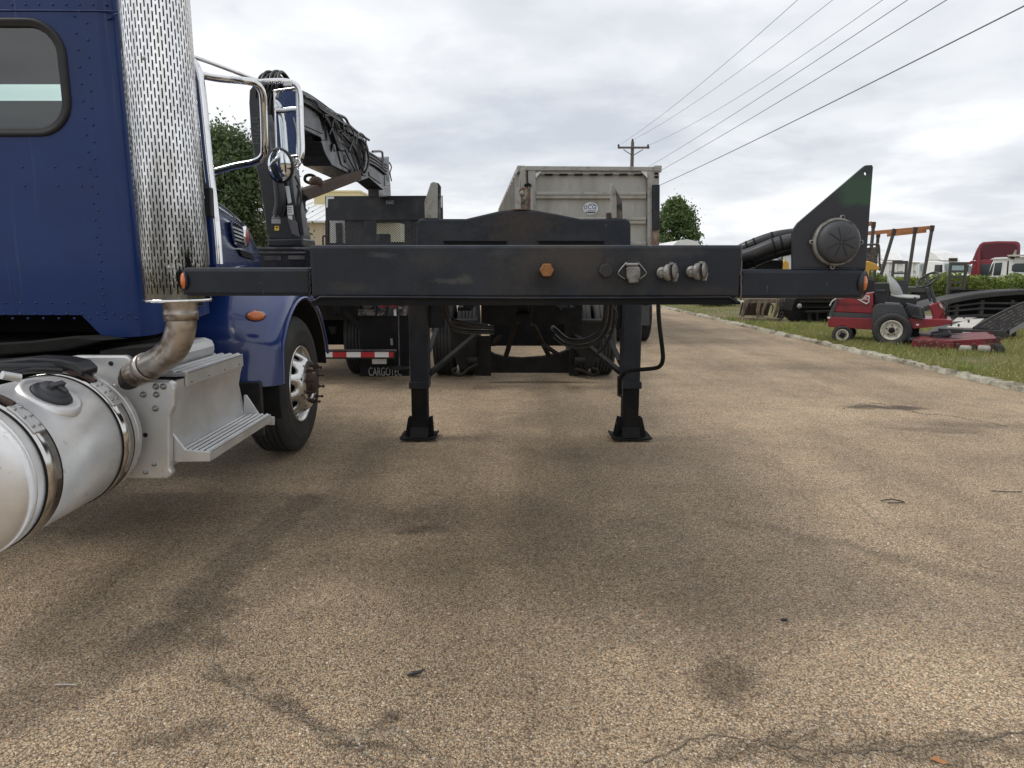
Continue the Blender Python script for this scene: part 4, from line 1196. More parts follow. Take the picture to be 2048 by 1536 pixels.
# door edge strip and black bracket at the cab side
MB().tube([at(366, 130, 3.98), at(382, 200, 3.98), at(412, 470, 3.98), at(416, 530, 3.98)], .009, 8).build('door_hinge_strip', M['bolt'], tk)
MB().prism3([at(407, 374, 4.05), at(420, 374, 4.05), at(423, 434, 4.05), at(410, 434, 4.05)], (0, .05, 0)).build('mirror_mount', M['seal'], tk, .008)
MB().box(cxr + .117, cxr + .13, 3.8, 4.1, 1.19, 1.24).build('cab_badge', M['chrome'], tk, .004)

# exhaust stack: perforated heat shield round a dark muffler
SD_ = 3.14
s0 = at(350.5, 600, SD_); SX, SR = at(352, 560, SD_).x, 0.139
zst = s0.z
ztop = 3.35
MB().lathe([(0, 0), (SR * .86, 0), (SR * .86, ztop - zst - .05), (0, ztop - zst - .05)], (SX, SD_, zst + .02), (0, 0, 1), 32).build('muffler', M['muffler'], tk)
ncol, pitch, slot = 64, .053, .040
b = MB()
def cylp(a, z): return (SX + SR * math.cos(a), SD_ + SR * math.sin(a), z)
nrow = int((ztop - zst) / pitch)
for c_ in range(ncol):
    a0 = 2 * math.pi * c_ / ncol
    wbar = 2 * math.pi / ncol
    ab = a0 + wbar * .58
    a1 = a0 + wbar
    # is this part a plain seam strip (faces the cab at the left)?
    deg = math.degrees(a0) % 360
    plain_hi = 196 < deg < 224
    nseg = 8
    b.add([cylp(a0, zst), cylp(ab, zst), cylp(ab, ztop), cylp(a0, ztop)], [(0, 1, 2, 3)], True)
    ofs = (c_ % 2) * pitch / 2
    z = zst
    b.add([cylp(ab, zst), cylp(a1, zst), cylp(a1, zst + .03 + ofs), cylp(ab, zst + .03 + ofs)], [(0, 1, 2, 3)], True)
    for r_ in range(nrow):
        zb_ = zst + .03 + ofs + r_ * pitch + slot
        ze_ = zst + .03 + ofs + (r_ + 1) * pitch
        if plain_hi and zb_ > 2.3: zb_ -= slot
        if zb_ < ztop: b.add([cylp(ab, zb_), cylp(a1, zb_), cylp(a1, min(ze_, ztop)), cylp(ab, min(ze_, ztop))], [(0, 1, 2, 3)], True)
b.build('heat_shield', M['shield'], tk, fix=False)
MB().lathe([(SR + .001, 0), (SR + .003, 0), (SR + .003, .012), (SR + .001, .012)], (SX, SD_, zst - .006), (0, 0, 1), 40).build('shield_rim', M['chrome'], tk)
for px_, py_ in ((290, 118), (340, 536)):
    q = at(px_, py_, SD_ - .13)
    MB().lathe([(0, -.012), (.008, -.012), (.008, 0), (.016, .001), (.016, .006), (0, .006)], q, (0, 1, 0), 10).build('shield_bolt', M['bolt'], tk)
# elbow pipe
ep = [at(361, 602, SD_), at(361.5, 625, SD_), at(362, 655, SD_), at(350, 692, SD_ + .01), at(325, 717, SD_ + .05), at(296, 733, SD_ + .1), at(268, 748, SD_ + .14)]
MB().tube(ep, .0635, 22, n=8).build('exhaust_elbow', M['pipe'], tk)
MB().lathe([(.0635, -.045), (.072, -.045), (.074, -.01), (.07, 0), (.073, .01), (.073, .05)], at(361, 620, SD_), (0, 0, 1), 24).build('pipe_clamp', M['pipe'], tk)
d_ = (ep[-1] - ep[-3]).normalized()
MB().lathe([(.0635, -.02), (.069, -.018), (.069, .018), (.0635, .02)], at(292, 735, SD_ + .1), d_, 22).build('pipe_clamp', M['pipe'], tk)
MB().tube([ep[-1], ep[-1] + Vector((-.1, .1, -.1))], .0605, 18).build('exhaust_inlet', M['muffler'], tk)

# fuel tank along the frame
TX, TZ, TR = -2.035, .645, .302
ty0, ty1 = 2.44, 3.19
def dome(sgn, y): return [(TR, 0), (TR - .008, .02), (TR - .03, .04), (TR * .75, .058), (TR * .4, .07), (0, .074)]
b = MB(); b.lathe([(0, -.074), (TR * .4, -.07), (TR * .75, -.058), (TR - .03, -.04), (TR - .008, -.02), (TR, 0), (TR, .0), (TR, ty1 - ty0), (TR - .008, ty1 - ty0 + .02), (TR - .03, ty1 - ty0 + .04), (0, ty1 - ty0 + .06)], (TX, ty0, TZ), (0, 1, 0), 72)
ft = b.build('fuel_tank', M['tank'], tk)
MB().lathe([(TR - .002, 0), (TR + .003, .002), (TR + .003, .006), (TR - .002, .008)], (TX, ty0 + .012, TZ), (0, 1, 0), 72).build('tank_seam', M['tank'], ft)
MB().lathe([(TR - .002, 0), (TR + .003, .002), (TR + .003, .006), (TR - .002, .008)], (TX, ty1 - .03, TZ), (0, 1, 0), 72).build('tank_seam', M['tank'], ft)
for y in (ty0 + .075, ty1 - .155):
    st_ = MB().lathe([(TR + .002, 0), (TR + .005, 0), (TR + .005, .078), (TR + .002, .078)], (TX, y, TZ), (0, 1, 0), 72).build('tank_strap', M['strap'], tk)
    MB().lathe([(TR + .001, 0), (TR + .0042, 0), (TR + .0042, .1), (TR + .001, .1)], (TX, y - .011, TZ), (0, 1, 0), 72).build('strap_liner', M['hole'], st_)
    # bracket plate with T bolt on the upper quarter
    for k, a in enumerate((52, 44, 36)):
        c_ = Vector((TX + (TR + .011) * math.cos(R(a)), y + .039, TZ + (TR + .011) * math.sin(R(a))))
        MB().obox(c_, (.01, .062 - .006 * (k == 0), .05), (0, -R(a), 0)).build('strap_plate', M['alu'], st_, .003)
        for dy_ in (-.018, .018):
            MB().lathe([(0, .012), (.0055, .012), (.006, .004), (.006, 0)], c_ + Vector((0, dy_, 0)), (math.cos(R(a)), 0, math.sin(R(a))), 6).build('strap_rivet', M['bolt'], st_)
    a = 60
    MB().tube([(TX + (TR + .02) * math.cos(R(t)), y + .039, TZ + (TR + .02) * math.sin(R(t))) for t in (56, 62, 70, 78)], .013, 8).build('strap_bolt', M['brownnut'], st_)
# filler cap
ca_ = R(58); cn = Vector((math.cos(ca_), 0, math.sin(ca_)))
cc = Vector((TX, ty0 + .36, TZ)) + cn * TR
MB().lathe([(.125, -.03), (.118, .002), (.1, .006), (.08, .004)], cc, cn, 36).build('filler_flange', M['tank'], ft)
capo = MB().lathe([(.075, 0), (.076, .012), (.068, .02), (.058, .022), (.056, .03), (.048, .04), (0, .044)], cc, cn, 28).build('filler_cap', M['castgrey'], ft)
capo.data.materials[0] = M['plastic']
bx = MB(); t1 = Vector((0, 1, 0)); t2 = cn.cross(t1)
bx.bar(cc + cn * .05 - t1 * .045, cc + cn * .05 + t1 * .045, .022, .02, cn); bx.bar(cc + cn * .046 - t2 * .05, cc + cn * .046 + t2 * .03, .02, .014, cn)
bx.build('cap_handle', M['plastic'], ft, .003)
# black trim and hoses over the tank
b = MB().tube([(-2.6, 2.85, 1.0), (-2.3, 2.9, 1.0), (-2.1, 3.0, .99), (-1.98, 3.1, .975), (-1.9, 3.14, .93)], .02, 8); b.build('frame_fairing', M['hose'], tk)
b = MB().prism3([at(0, 722, 3.05), at(60, 716, 3.05), at(120, 719, 3.05), at(150, 726, 3.05), at(166, 741, 3.05), at(164, 755, 3.05), at(145, 741, 3.05), at(120, 733, 3.05), at(60, 730, 3.05), at(0, 736, 3.05), at(-60, 740, 3.05), at(-60, 726, 3.05)], (0, .12, 0)); b.build('frame_cover', M['hose'], tk, .008)
MB().tube([at(-20, 752, 2.6), at(10, 750, 2.62), at(60, 740, 2.8), at(120, 742, 2.95)], .014, 8).build('fuel_hose', M['hose'], tk)
MB().cyl(at(4, 750, 2.55), at(40, 756, 2.6), .016, 10).build('hose_fitting', M['alu'], tk)
# frame rails and dark mechanics under the cab
MB().box(-3.3, -3.22, 1.9, 7.0, .72, .98).build('frame_rail', M['blackdull'], tk)
MB().box(-2.44, -2.36, 1.9, 7.0, .72, .98).build('frame_rail', M['blackdull'], tk)
MB().box(-3.9, -1.97, 4.1, 4.3, .6, 1.25).build('firewall_panel', M['blackdull'], tk)
MB().box(-3.9, -1.9, 3.52, 4.2, 1.0, 1.04).build('floor_pan', M['blackdull'], tk)
MB().box(-3.4, -1.95, 3.45, 4.3, .78, 1.0).build('transmission_cover', M['blackdull'], tk, .03)
MB().prism3([at(-60, 690, 3.3), at(60, 682, 3.3), at(150, 672, 3.3), at(210, 680, 3.3), at(120, 702, 3.3), at(-60, 716, 3.3)], (0, .3, -.02)).build('catwalk_edge', M['dirtgrey'], tk, .01)
MB().prism3([at(200, 702, 3.3), at(300, 693, 3.3), at(300, 704, 3.3), at(262, 716, 3.3), at(200, 712, 3.3)], (-.02, .3, .0)).build('heat_plate', M['dirtgrey'], tk)

# aluminium step box
PDp = 3.27
pl = xz([(120, 716), (152, 711.5), (250, 711.5), (258, 715), (263, 724), (264, 746), (270, 757), (280, 760.5), (338, 763), (346, 767), (350, 778), (348, 812), (339, 834), (339, 938), (344, 944), (342, 952), (332, 958.5), (236, 957.5), (120, 900)], PDp)
sp_ = MB().prism(pl, PDp, PDp + .045).build('step_box', M['alu'], tk, .014)
def stud(px_, py_, r=.011):
    MB().lathe([(r * 1.5, 0), (r * 1.5, -.003), (r, -.004), (r, -.014), (r * .5, -.018), (0, -.018)], at(px_, py_, PDp), (0, 1, 0), 8).build('box_bolt', M['bolt'], sp_)
for q in ((312, 773), (327, 773), (287, 789), (313, 789), (311, 817), (230, 774), (245, 795), (309, 928, ), (259, 943), (292, 944)): stud(q[0], q[1], .0105 if q[1] < 900 else .008)
for px_, py_, r in ((222, 727, .011), (291, 870, .011)):
    MB().lathe([(0, -.0035), (r, -.0035), (r, .003)], at(px_, py_, PDp), (0, 1, 0), 14).build('box_hole', M['hole'], sp_)
# side of the box, running forward
y0s, y1s = PDp + .05, 4.27
sx0 = at(344, 790, PDp).x
prof = [(-.045, .86), (-.045, .815), (-.06, .77), (-.075, .70), (-.05, .53), (-.045, .475)]
rows = [[(sx0 + dx_, y, z) for dx_, z in prof] for y in (y0s, y1s)]
b = MB(); b.grid(rows, True); b.grid([[(x - .012, y, z) for (x, y, z) in r] for r in rows], True)
b.build('step_box_side', M['alu'], tk)
MB().box(sx0 - .55, sx0 - .09, y0s, y1s - .02, .42, .85).build('battery_box', M['alu'], tk, .02)
MB().box(-2.35, at(428, 690, 4.2).x, 3.62, 4.25, .87, at(420, 675, 4.2).z).build('box_lid', M['alu'], tk, .05)
# treads: rows of raised teeth on a plate
def tread(name, x0, x1, y0, y1, z, lipz, nx):
    o = MB().box(x0, x1, y0, y1, z - .018, z).build(name, M['alu'], tk, .003)
    MB().box(x1 - .004, x1 + .004, y0, y1, z - lipz, z + .004).build('tread_lip', M['alu'], o, .002)
    b = MB(); wd_ = (x1 - x0) / nx
    for i in range(nx):
        xc = x0 + wd_ * (i + .5)
        b.box(xc - wd_ * .32, xc + wd_ * .32, y0 + .01, y1 - .01, z, z + .004)
        n_t = int((y1 - y0) / .021)
        for k in range(n_t):
            yk = y0 + .012 + k * .021
            b.add([(xc - wd_ * .3, yk, z + .004), (xc + wd_ * .3, yk, z + .004), (xc + wd_ * .3, yk + .012, z + .004), (xc - wd_ * .3, yk + .012, z + .004), (xc, yk + .004, z + .012), (xc, yk + .009, z + .012)], [(0, 1, 4), (1, 2, 5, 4), (2, 3, 5), (3, 0, 4, 5)])
    b.build('tread_teeth', M['alu'], o, kind='stuff', fix=False)
    g = MB()
    for i in range(nx + 1):
        xc = x0 + wd_ * i
        g.box(xc - wd_ * .19, xc + wd_ * .19, y0 + .02, y1 - .02, z + .0004, z + .001)
    g.build('tread_slot', M['hole'], o, kind='stuff')
    return o
sA = at(377, 743, 3.55); zt_ = .885
tread('upper_step', sA.x - .19, sA.x + .005, 3.5, 4.26, zt_, .07, 4)
for k in range(4):
    yk = 3.56 + k * .21
    MB().lathe([(.009, 0), (.008, .006), (0, .008)], (sA.x + .005, yk, zt_ - .05), (1, 0, 0), 8).build('step_rivet', M['bolt'], tk)
zl = .51
xl1 = -.4448 * 3.37
lx0 = xl1 - .165
tread('lower_step', lx0, xl1, 3.36, 4.25, zl, .045, 5)
br = xz([(321, 860), (328, 856), (341, 862), (371, 900), (420, 904), (420, 923), (347, 924), (323, 908)], 3.32)
sb_ = MB().prism(br, 3.318, 3.335).build('step_bracket', M['alu'], tk, .003)
for py_ in (866, 881, 895):
    MB().lathe([(.014, 0), (.014, -.003), (.009, -.004), (.009, -.013), (0, -.014)], at(326, py_, 3.32), (0, 1, 0), 8).build('bracket_bolt', M['bolt'], sb_)
br = [(x + (.0), z) for x, z in xz([(488, 790), (493, 790), (520, 830), (549, 834), (549, 850), (488, 850)], 4.26)]
MB().prism(br, 4.255, 4.27).build('step_bracket', M['alu'], tk, .003)

# ---- fender, hood, wheel
WC = Vector((-1.63, 5.36, .52)); WR = .52
def wheel(parent, c, ro, wd, sgn, nuts=True):
    h = wd
    b = MB()
    pr = [(.292, -.02), (.30, -.004), (.33, .004), (.37, .0), (.405, .006), (.42, .008), (.425, .004), (.47, .0), (ro - .03, -.012), (ro - .012, -.03), (ro, -.045)]
    for k in range(5):
        g = -.045 - (k + .6) * (h - .09) / 5
        pr += [(ro, g + .01), (ro - .014, g + .006), (ro - .014, g - .006), (ro, g - .01)]
    pr += [(ro, -h + .045), (ro - .03, -h + .01), (.4, -h), (.3, -h + .02)]
    b.lathe(pr, c, (sgn, 0, 0), 72)
    w_ = b.build('wheel', M['rubber'], parent)
    # alloy rim: ring with ten oval hand holes
    def zf(r): 
        pts = [(.150, .072), (.185, .06), (.205, .035), (.235, -.02), (.255, -.045), (.268, -.05)]
        for (r0, z0_), (r1, z1_) in zip(pts, pts[1:]):
            if r <= r1: return z0_ + (z1_ - z0_) * (max(r, r0) - r0) / (r1 - r0)
        return pts[-1][1]
    b = MB(); nh = 10; K = 20
    r0, r1 = .186, .266; rm = .227
    for s_ in range(nh):
        am = 2 * math.pi * s_ / nh; half = math.pi / nh
        ou, inn, inn2 = [], [], []
        for k in range(K):
            t = 2 * math.pi * k / K
            ct, st__ = math.cos(t), math.sin(t)
            m_ = max(abs(ct), abs(st__))
            ru, rv_ = ct / m_, st__ / m_
            r = (r0 + r1) / 2 + (r1 - r0) / 2 * ru; a = am + half * rv_
            ou.append((r, a, zf(r)))
            r = rm + .024 * ct; a = am + (.036 / rm) * st__
            inn.append((r, a, zf(r))); inn2.append((r, a, zf(r) - .03))
        f3 = lambda q: (c.x + sgn * q[2], c.y + q[0] * math.cos(q[1]), c.z + q[0] * math.sin(q[1]))
        b.grid([[f3(q) for q in ou], [f3(q) for q in inn], [f3(q) for q in inn2]], True, True)
    b.lathe([(.268, -.05), (.275, -.03), (.284, -.004), (.292, .004), (.297, -.006), (.292, -.03)], c, (sgn, 0, 0), 60)
    b.lathe([(.187, .058), (.172, .066), (.15, .072), (.115, .07), (.112, .05)], c, (sgn, 0, 0), 60)
    b.build('rim', M['rim'], w_, fix=False)
    MB().lathe([(.285, -.09), (.0, -.09)], c, (sgn, 0, 0), 40).build('brake_drum', M['hole'], w_)
    MB().lathe([(.113, .04), (.095, .06), (.08, .07), (.075, .1), (.066, .108), (0, .11)], c, (sgn, 0, 0), 28).build('hub', M['brownnut'], w_)
    if nuts:
        nm = None
        for k in range(10):
            a = 2 * math.pi * (k + .5) / 10
            q = c + Vector((sgn * .07, .142 * math.cos(a), .142 * math.sin(a)))
            if nm is None:
                nm = MB().lathe([(.018, 0), (.018, .006), (.0145, .008), (.0135, .028), (.0075, .03), (.0075, .05), (.011, .051), (.011, .066), (0, .068)], (0, 0, 0), (sgn, 0, 0), 6, False).mesh('wheel_nut', M['brownnut'])
            inst('wheel_nut', nm, w_, q, (a, 0, 0))
    return w_
wheel(tk, WC, WR, .29, 1)
wheel(tk, Vector((2 * CX - WC.x, WC.y, WC.z)), WR, .29, -1)
# fender: section swept round the wheel
def fen(a, j):
    # j: station across, from outer lip (0) to the hood side
    st = [(-1.585, .63), (-1.578, .66), (-1.60, .715), (-1.66, .765), (-1.78, .815), (-1.95, .86), (-2.15, .90), (-2.4, .93)]
    x, r = st[j]
    y = WC.y + r * math.cos(a); z = WC.z + .03 + r * math.sin(a)
    if a > R(150):                  # rear: runs straight down
        k = (a - R(150)) / R(45)
        y0_, z0_ = WC.y + r * math.cos(R(150)), WC.z + .03 + r * math.sin(R(150))
        y = y0_ - .03 * k; z = z0_ + (.615 - z0_) * k
    return (x, y, z)
rows = [[fen(R(a), j) for j in range(8)] for a in list(range(12, 151, 6)) + [158, 166, 174, 182, 190, 195]]
b = MB().grid(rows, True)
o = b.build('fender', M['bluegloss'], tk); sm = o.modifiers.new('subdivision', 'SUBSURF'); sm.levels = 1; sm.render_levels = 2
rows = [[(x_, WC.y + r * math.cos(R(a)), WC.z + .03 + r * math.sin(R(a))) for x_, r in ((-1.60, .625), (-1.7, .64), (-2.4, .66))] for a in range(4, 200, 8)]
MB().grid(rows, True).build('wheel_arch_liner', M['hole'], tk)
MB().box(-2.38, -1.66, 4.56, 4.6, .3, .66).build('mud_guard', M['hose'], tk, .01)
rows = [[fen(R(a), j) for j in (0, 1)] for a in range(12, 151, 6)]
MB().tube([Vector(fen(R(a), 0)) + Vector((.002, 0, 0)) for a in list(range(12, 151, 6)) + [166, 180, 195]], .012, 8, n=2).build('fender_lip', M['bluegloss'], tk)
# fender side lamp
fl = at(515, 631, 4.53)
b = MB(); b.lathe([(.0, .028), (.03, .026), (.05, .018), (.06, .004), (.062, 0)], (0, 0, 0), (.42, -.86, .28), 28)
b.v = [(fl.x + v[0] * .9, fl.y - .03 + v[1] * .9, fl.z + v[2] * .52) for v in b.v]
lam = b.build('fender_lamp', M['amber'], tk)
b = MB(); b.lathe([(.058, -.06), (.07, -.05), (.071, -.004), (.062, .004)], (0, 0, 0), (.42, -.86, .28), 28)
b.v = [(fl.x + v[0] * .9, fl.y - .03 + v[1] * .9, fl.z + v[2] * .52) for v in b.v]
b.build('lamp_bezel', M['bluegloss'], lam)
# hood: tapering sections from the cowl to the nose
secs = []
for t in np.linspace(0, 1, 12):
    y = 4.46 + t * 2.0
    hw = .97 - .40 * t - .08 * max(0, t - .8)
    zt2 = 1.90 - .12 * t - .28 * max(0, t - .45) ** 1.4
    zb = 1.32 - .2 * t
    ring_ = []
    for k in range(9): ring_.append((CX + hw * (1 if k < 7 else 1), y, zb + (zt2 - .1 - zb) * k / 8)) if False else None
    prof_ = [(hw, zb), (hw, zb + (zt2 - zb) * .4), (hw - .01, zt2 - .16), (hw - .03, zt2 - .08), (hw - .09, zt2 - .015), (hw - .2, zt2 + .03), (0, zt2 + .06), (-(hw - .2), zt2 + .03), (-(hw - .09), zt2 - .015), (-(hw - .03), zt2 - .08), (-hw, zb + (zt2 - zb) * .4), (-hw, zb)]
    secs.append([(CX + x_, y, z_) for x_, z_ in prof_])
b = MB().grid(secs, True); b.add(secs[-1], [tuple(range(len(secs[-1])))]); b.add(secs[0], [tuple(range(len(secs[0])))])
b.build('hood', M['bluegloss'], tk)
# hood side vent, with bars, and oval emblem, set on the tapering side
def hside(px_, py_):       # point on the hood side plane
    d = ray(px_, py_)
    # side plane: x = CX + .97 - .2*(y-4.46)
    t = (CX + .97 + .2 * 4.46) / (d.x + .2 * d.y)
    return Vector((d.x * t, d.y * t, H + d.z * t))
nrm = Vector((1, .2, 0)).normalized()
vp = [(458, 444), (470, 448), (480, 456), (482, 470), (488, 486), (478, 494), (466, 486), (460, 468)]
vo = MB().prism3([hside(*q) + nrm * .012 for q in vp], nrm * -.02).build('hood_vent', M['hole'], tk)
MB().tube([hside(*q) + nrm * .014 for q in vp + vp[:1]], .008, 6, n=3).build('vent_frame', M['bluegloss'], vo)
for k in range(5):
    y = 454 + k * 8
    MB().bar(hside(459 + k * 1.6, y) + nrm * .018, hside(479 + k * 2.2, y + 8) + nrm * .018, .012, .012).build('vent_bar', M['chrome'], vo)
e = hside(486, 473) + nrm * .02
b = MB(); b.lathe([(.085, -.02), (.09, 0), (.085, .01), (.07, .012)], (0, 0, 0), nrm, 28)
b.v = [(e.x + v[0], e.y + v[1], e.z + v[2] * .9) for v in b.v]; em = b.build('hood_emblem', M['chrome'], tk)
b = MB(); b.lathe([(.072, .008), (.06, .016), (0, .022)], (0, 0, 0), nrm, 28)
b.v = [(e.x + v[0], e.y + v[1], e.z + v[2] * .9) for v in b.v]; b.build('emblem_face', mat('emblem_red', (.35, .06, .05), .3), em)
for k in range(3):
    MB().bar(hside(474 + k * 3, 500 + k * 5) + nrm * .01, hside(500 + k * 3, 508 + k * 5) + nrm * .01, .014, .012).build('hood_slot', M['hole'], tk)
MB().tube([hside(432, 404), hside(455, 420), hside(490, 452), hside(505, 478)], .008, 6).build('hood_trim', M['chrome'], tk)

# ---- mirrors and grab tube
MDp = 4.35
def ct(pts, r, name='mirror_arm', D=MDp, D1=None):
    n = len(pts)
    return MB().tube([at(x, y, D + ((D1 or D) - D) * i / (n - 1)) for i, (x, y) in enumerate(pts)], r, 12).build(name, M['chrome'], tk)
ct([(362, 122), (374, 120), (388, 128), (397, 150), (404, 200), (416, 320), (430, 440), (437, 528)], .027, 'grab_tube', 4.15)
ct([(360, 107), (400, 118), (460, 140), (520, 163)], .0115, 'mirror_arm', 4.1, 4.5)
ct([(400, 150), (440, 157), (492, 162), (512, 168), (524, 184), (527, 215), (529, 290), (526, 312), (510, 324), (470, 332), (425, 344)], .0215, 'mirror_arm', 4.2, 4.5)
ct([(518, 164), (550, 162), (575, 163), (592, 170), (600, 190), (602, 240), (604, 300), (600, 320), (592, 333)], .017, 'mirror_bracket', 4.55)
MB().prism3([at(504, 160, 4.5), at(523, 161, 4.5), at(519, 177, 4.5), at(514, 174, 4.5)], (0, .02, 0)).build('arm_gusset', M['chrome'], tk, .003)
MB().prism3([at(566, 161, 4.52), at(583, 161, 4.52), at(583, 172, 4.52), at(566, 172, 4.52)], (0, .03, 0)).build('mirror_clamp', M['alu'], tk, .004)
# flat mirror
mq = [at(549, 182, 4.62), at(594, 176, 4.60), at(597, 312, 4.60), at(554, 316, 4.62)]
fr = MB()
mnorm = (mq[1] - mq[0]).cross(mq[3] - mq[0]).normalized()
if mnorm.y > 0: mnorm = -mnorm
b = MB().prism3([p_ - mnorm * .004 for p_ in mq], -mnorm * .06); fm = b.build('flat_mirror', M['chrome'], tk, .012)
cq = sum(mq, Vector()) / 4
def turn(vec, yaw_deg):
    return Matrix.Rotation(R(yaw_deg), 3, 'Z') @ vec
MB().add([cq + (p_ - cq) * .95 + mnorm * .0035 for p_ in mq], [(0, 1, 2, 3)]).build('mirror_face', M['mirror'], fm)
b = MB(); b.tube([mq[0], (mq[0] + mq[1]) / 2, mq[1]], .009, 8); b.tube([mq[1], mq[2]], .009, 8); b.tube([mq[2], mq[3]], .009, 8); b.tube([mq[3], mq[0]], .007, 8)
b.build('mirror_edge', M['chrome'], fm)
# round spot mirror
sm_ = at(560, 331, 4.5)
b = MB(); b.lathe([(.088, .012), (.098, .008), (.1, 0), (.095, -.02), (.07, -.045), (.02, -.055)], (0, 0, 0), (-.18, -.97, -.16), 36)
b.v = [(sm_.x + v[0] * .9, sm_.y + v[1], sm_.z + v[2] * 1.08) for v in b.v]
sp2 = b.build('spot_mirror', M['seal'], tk)
b = MB(); b.lathe([(.09, .008), (.075, .018), (.05, .026), (.025, .031), (0, .033)], (0, 0, 0), (-.18, -.97, -.16), 36)
b.v = [(sm_.x + v[0] * .9, sm_.y + v[1], sm_.z + v[2] * 1.08) for v in b.v]
b.build('spot_glass', M['mirror'], sp2)
ct([(586, 330), (590, 322), (596, 318), (600, 326), (594, 334), (588, 336)], .006, 'mirror_clip', 4.52)
MB().tube([at(584, 345, 4.5), at(586, 322, 4.5), at(588, 316, 4.5)], .007, 8).build('spot_arm', M['chrome'], tk)
# horn/lamp bracket near the stack
MB().prism3([at(374, 140, 4.2), at(392, 152, 4.2), at(376, 157, 4.2)], (0, .04, 0)).build('wiper_bracket', M['seal'], tk, .003)

# ================================================================== crane truck behind the blue truck
kd = 8.5
ck = thing('crane_truck', 'black flatbed truck with folded loader crane and scratched cab rack', 'crane truck', (-2.6, 11, 0))
def CB(name, pts, D0, D1, mt, bev=0, parent=ck): return MB().prism(xz(pts, D0), D0, D1).build(name, M[mt] if isinstance(mt, str) else mt, parent, bev)
# flat bed and sub-frame
MB().box(-3.75, -1.38, 8.55, 13.9, 1.36, 1.5).build('flat_bed', M['craneblk'], ck, .01)
for k in range(7):
    MB().box(-3.75, -1.38, 8.9 + k * .72, 8.98 + k * .72, 1.27, 1.36).build('bed_cross_member', M['blackdull'], ck)
MB().box(-3.0, -2.9, 8.6, 17, .85, 1.27).build('frame_rail', M['blackdull'], ck)
MB().box(-2.2, -2.1, 8.6, 17, .85, 1.27).build('frame_rail', M['blackdull'], ck)
MB().box(-3.7, -1.42, 9.6, 9.7, .35, 1.3).build('rear_bulkhead', M['blackdull'], ck)
# crane base box
cbx = CB('crane_base', [(512, 494), (621, 494), (621, 545), (512, 545)], 8.0, 8.7, 'craneblk', .01)
CB('base_lid', [(508, 494), (622, 494), (622, 499), (508, 499)], 7.97, 8.72, 'cranegrey', .004)
CB('base_ledge', [(508, 503), (622, 503), (622, 507), (508, 507)], 7.97, 8.0, 'cranegrey', .003)
CB('base_panel', [(528, 512), (562, 512), (562, 521), (528, 521)], 7.985, 8.0, 'cranegrey', .003)
CB('base_panel', [(576, 511), (610, 511), (610, 519), (576, 519)], 7.985, 8.0, 'cranegrey', .003)
CB('base_edge', [(609, 499), (622, 499), (622, 545), (616, 545)], 7.96, 8.0, 'craneblk', .003)
CB('crane_foot', [(535, 494), (534, 478), (606, 476), (608, 494)], 8.1, 8.6, 'craneblk', .02)
# leaning column
K0 = 8.15
col = CB('crane_column', [(534, 480), (535, 470), (531, 458), (528, 425), (519, 372), (511, 330), (501, 270), (497, 205), (498, 180), (508, 166), (530, 160), (556, 168), (562, 210), (566, 280), (574, 340), (582, 400), (590, 440), (601, 470), (602, 480)], K0, K0 + .42, 'craneblk', .02)
CB('column_cap', [(508, 168), (512, 157), (526, 147), (548, 146), (562, 153), (574, 165), (577, 176), (540, 172)], K0 - .02, K0 + .4, 'craneblk', .02)
CB('column_side', [(574, 340), (582, 332), (590, 400), (606, 470), (606, 490), (598, 480), (588, 430)], K0 + .05, K0 + .36, 'cranegrey', .01)
CB('column_guard', [(574, 436), (594, 444), (598, 474), (584, 468)], K0 - .03, K0, 'cranegrey', .004)
MB().tube([at(537, 232, K0 - .07), at(546, 262, K0 - .07), at(548, 278, K0 - .07)], .04, 12).build('lift_cylinder', M['cranegrey'], ck)
MB().tube([at(547, 266, K0 - .07), at(555, 345, K0 - .07)], .052, 14).build('cylinder_barrel', M['cranegrey'], ck)
MB().tube([at(553, 330, K0 - .06), at(560, 400, K0 - .05), at(556, 430, K0 - .04)], .062, 14).build('cylinder_housing', M['craneblk'], ck)
for k in range(5):
    x = 520 + k * 9
    MB().tube([at(x - 4, 186, K0 - .05), at(x, 164 - (k % 2) * 3, K0 - .08), at(x + 8, 153 + k, K0 + .05), at(x + 22, 158 + k * 4, K0 + .3)], .016, 8).build('hydraulic_hose', M['hose'], ck)
for k in range(3):
    MB().tube([at(535 + k * 5, 178, K0 - .06), at(528 + k * 6, 205, K0 - .08), at(530 + k * 4, 240, K0 - .06)], .012, 8).build('hydraulic_hose', M['hose'], ck)
# lettering up the column and warning stickers
tq = at(512, 262, K0)
text('maker_lettering', 'HIAB', (tq.x + .02, K0 - .006, tq.z), .14, M['cranegrey'], ck, rot=(math.pi / 2, R(-88), 0), ext=.001)
cs_ = at(551, 432, K0)
CB('warning_sticker', [(551, 423), (560, 436), (543, 436)], K0 - .006, K0 - .002, 'greytext')
CB('warning_sticker', [(543, 437), (561, 437), (561, 447), (543, 447)], K0 - .006, K0 - .002, 'greytext')
CB('sticker_mark', [(551, 427), (555, 434), (548, 434)], K0 - .009, K0 - .006, 'craneblk')
ys_ = CB('yellow_sticker', [(549, 452), (558, 452), (558, 461), (549, 461)], K0 - .006, K0 - .002, 'yellowst')
CB('sticker_mark', [(551.5, 453.5), (556, 453.5), (556, 456), (551.5, 456)], K0 - .009, K0 - .006, 'craneblk')
CB('load_chart', [(570, 372), (578, 372), (583, 404), (576, 408)], K0 - .006, K0 - .002, 'sticker')
CB('load_chart', [(574, 411), (586, 411), (587, 429), (575, 430)], K0 - .006, K0 - .002, 'sticker')
CB('load_chart', [(576, 431), (584, 431), (585, 443), (577, 443)], K0 - .006, K0 - .002, 'sticker')
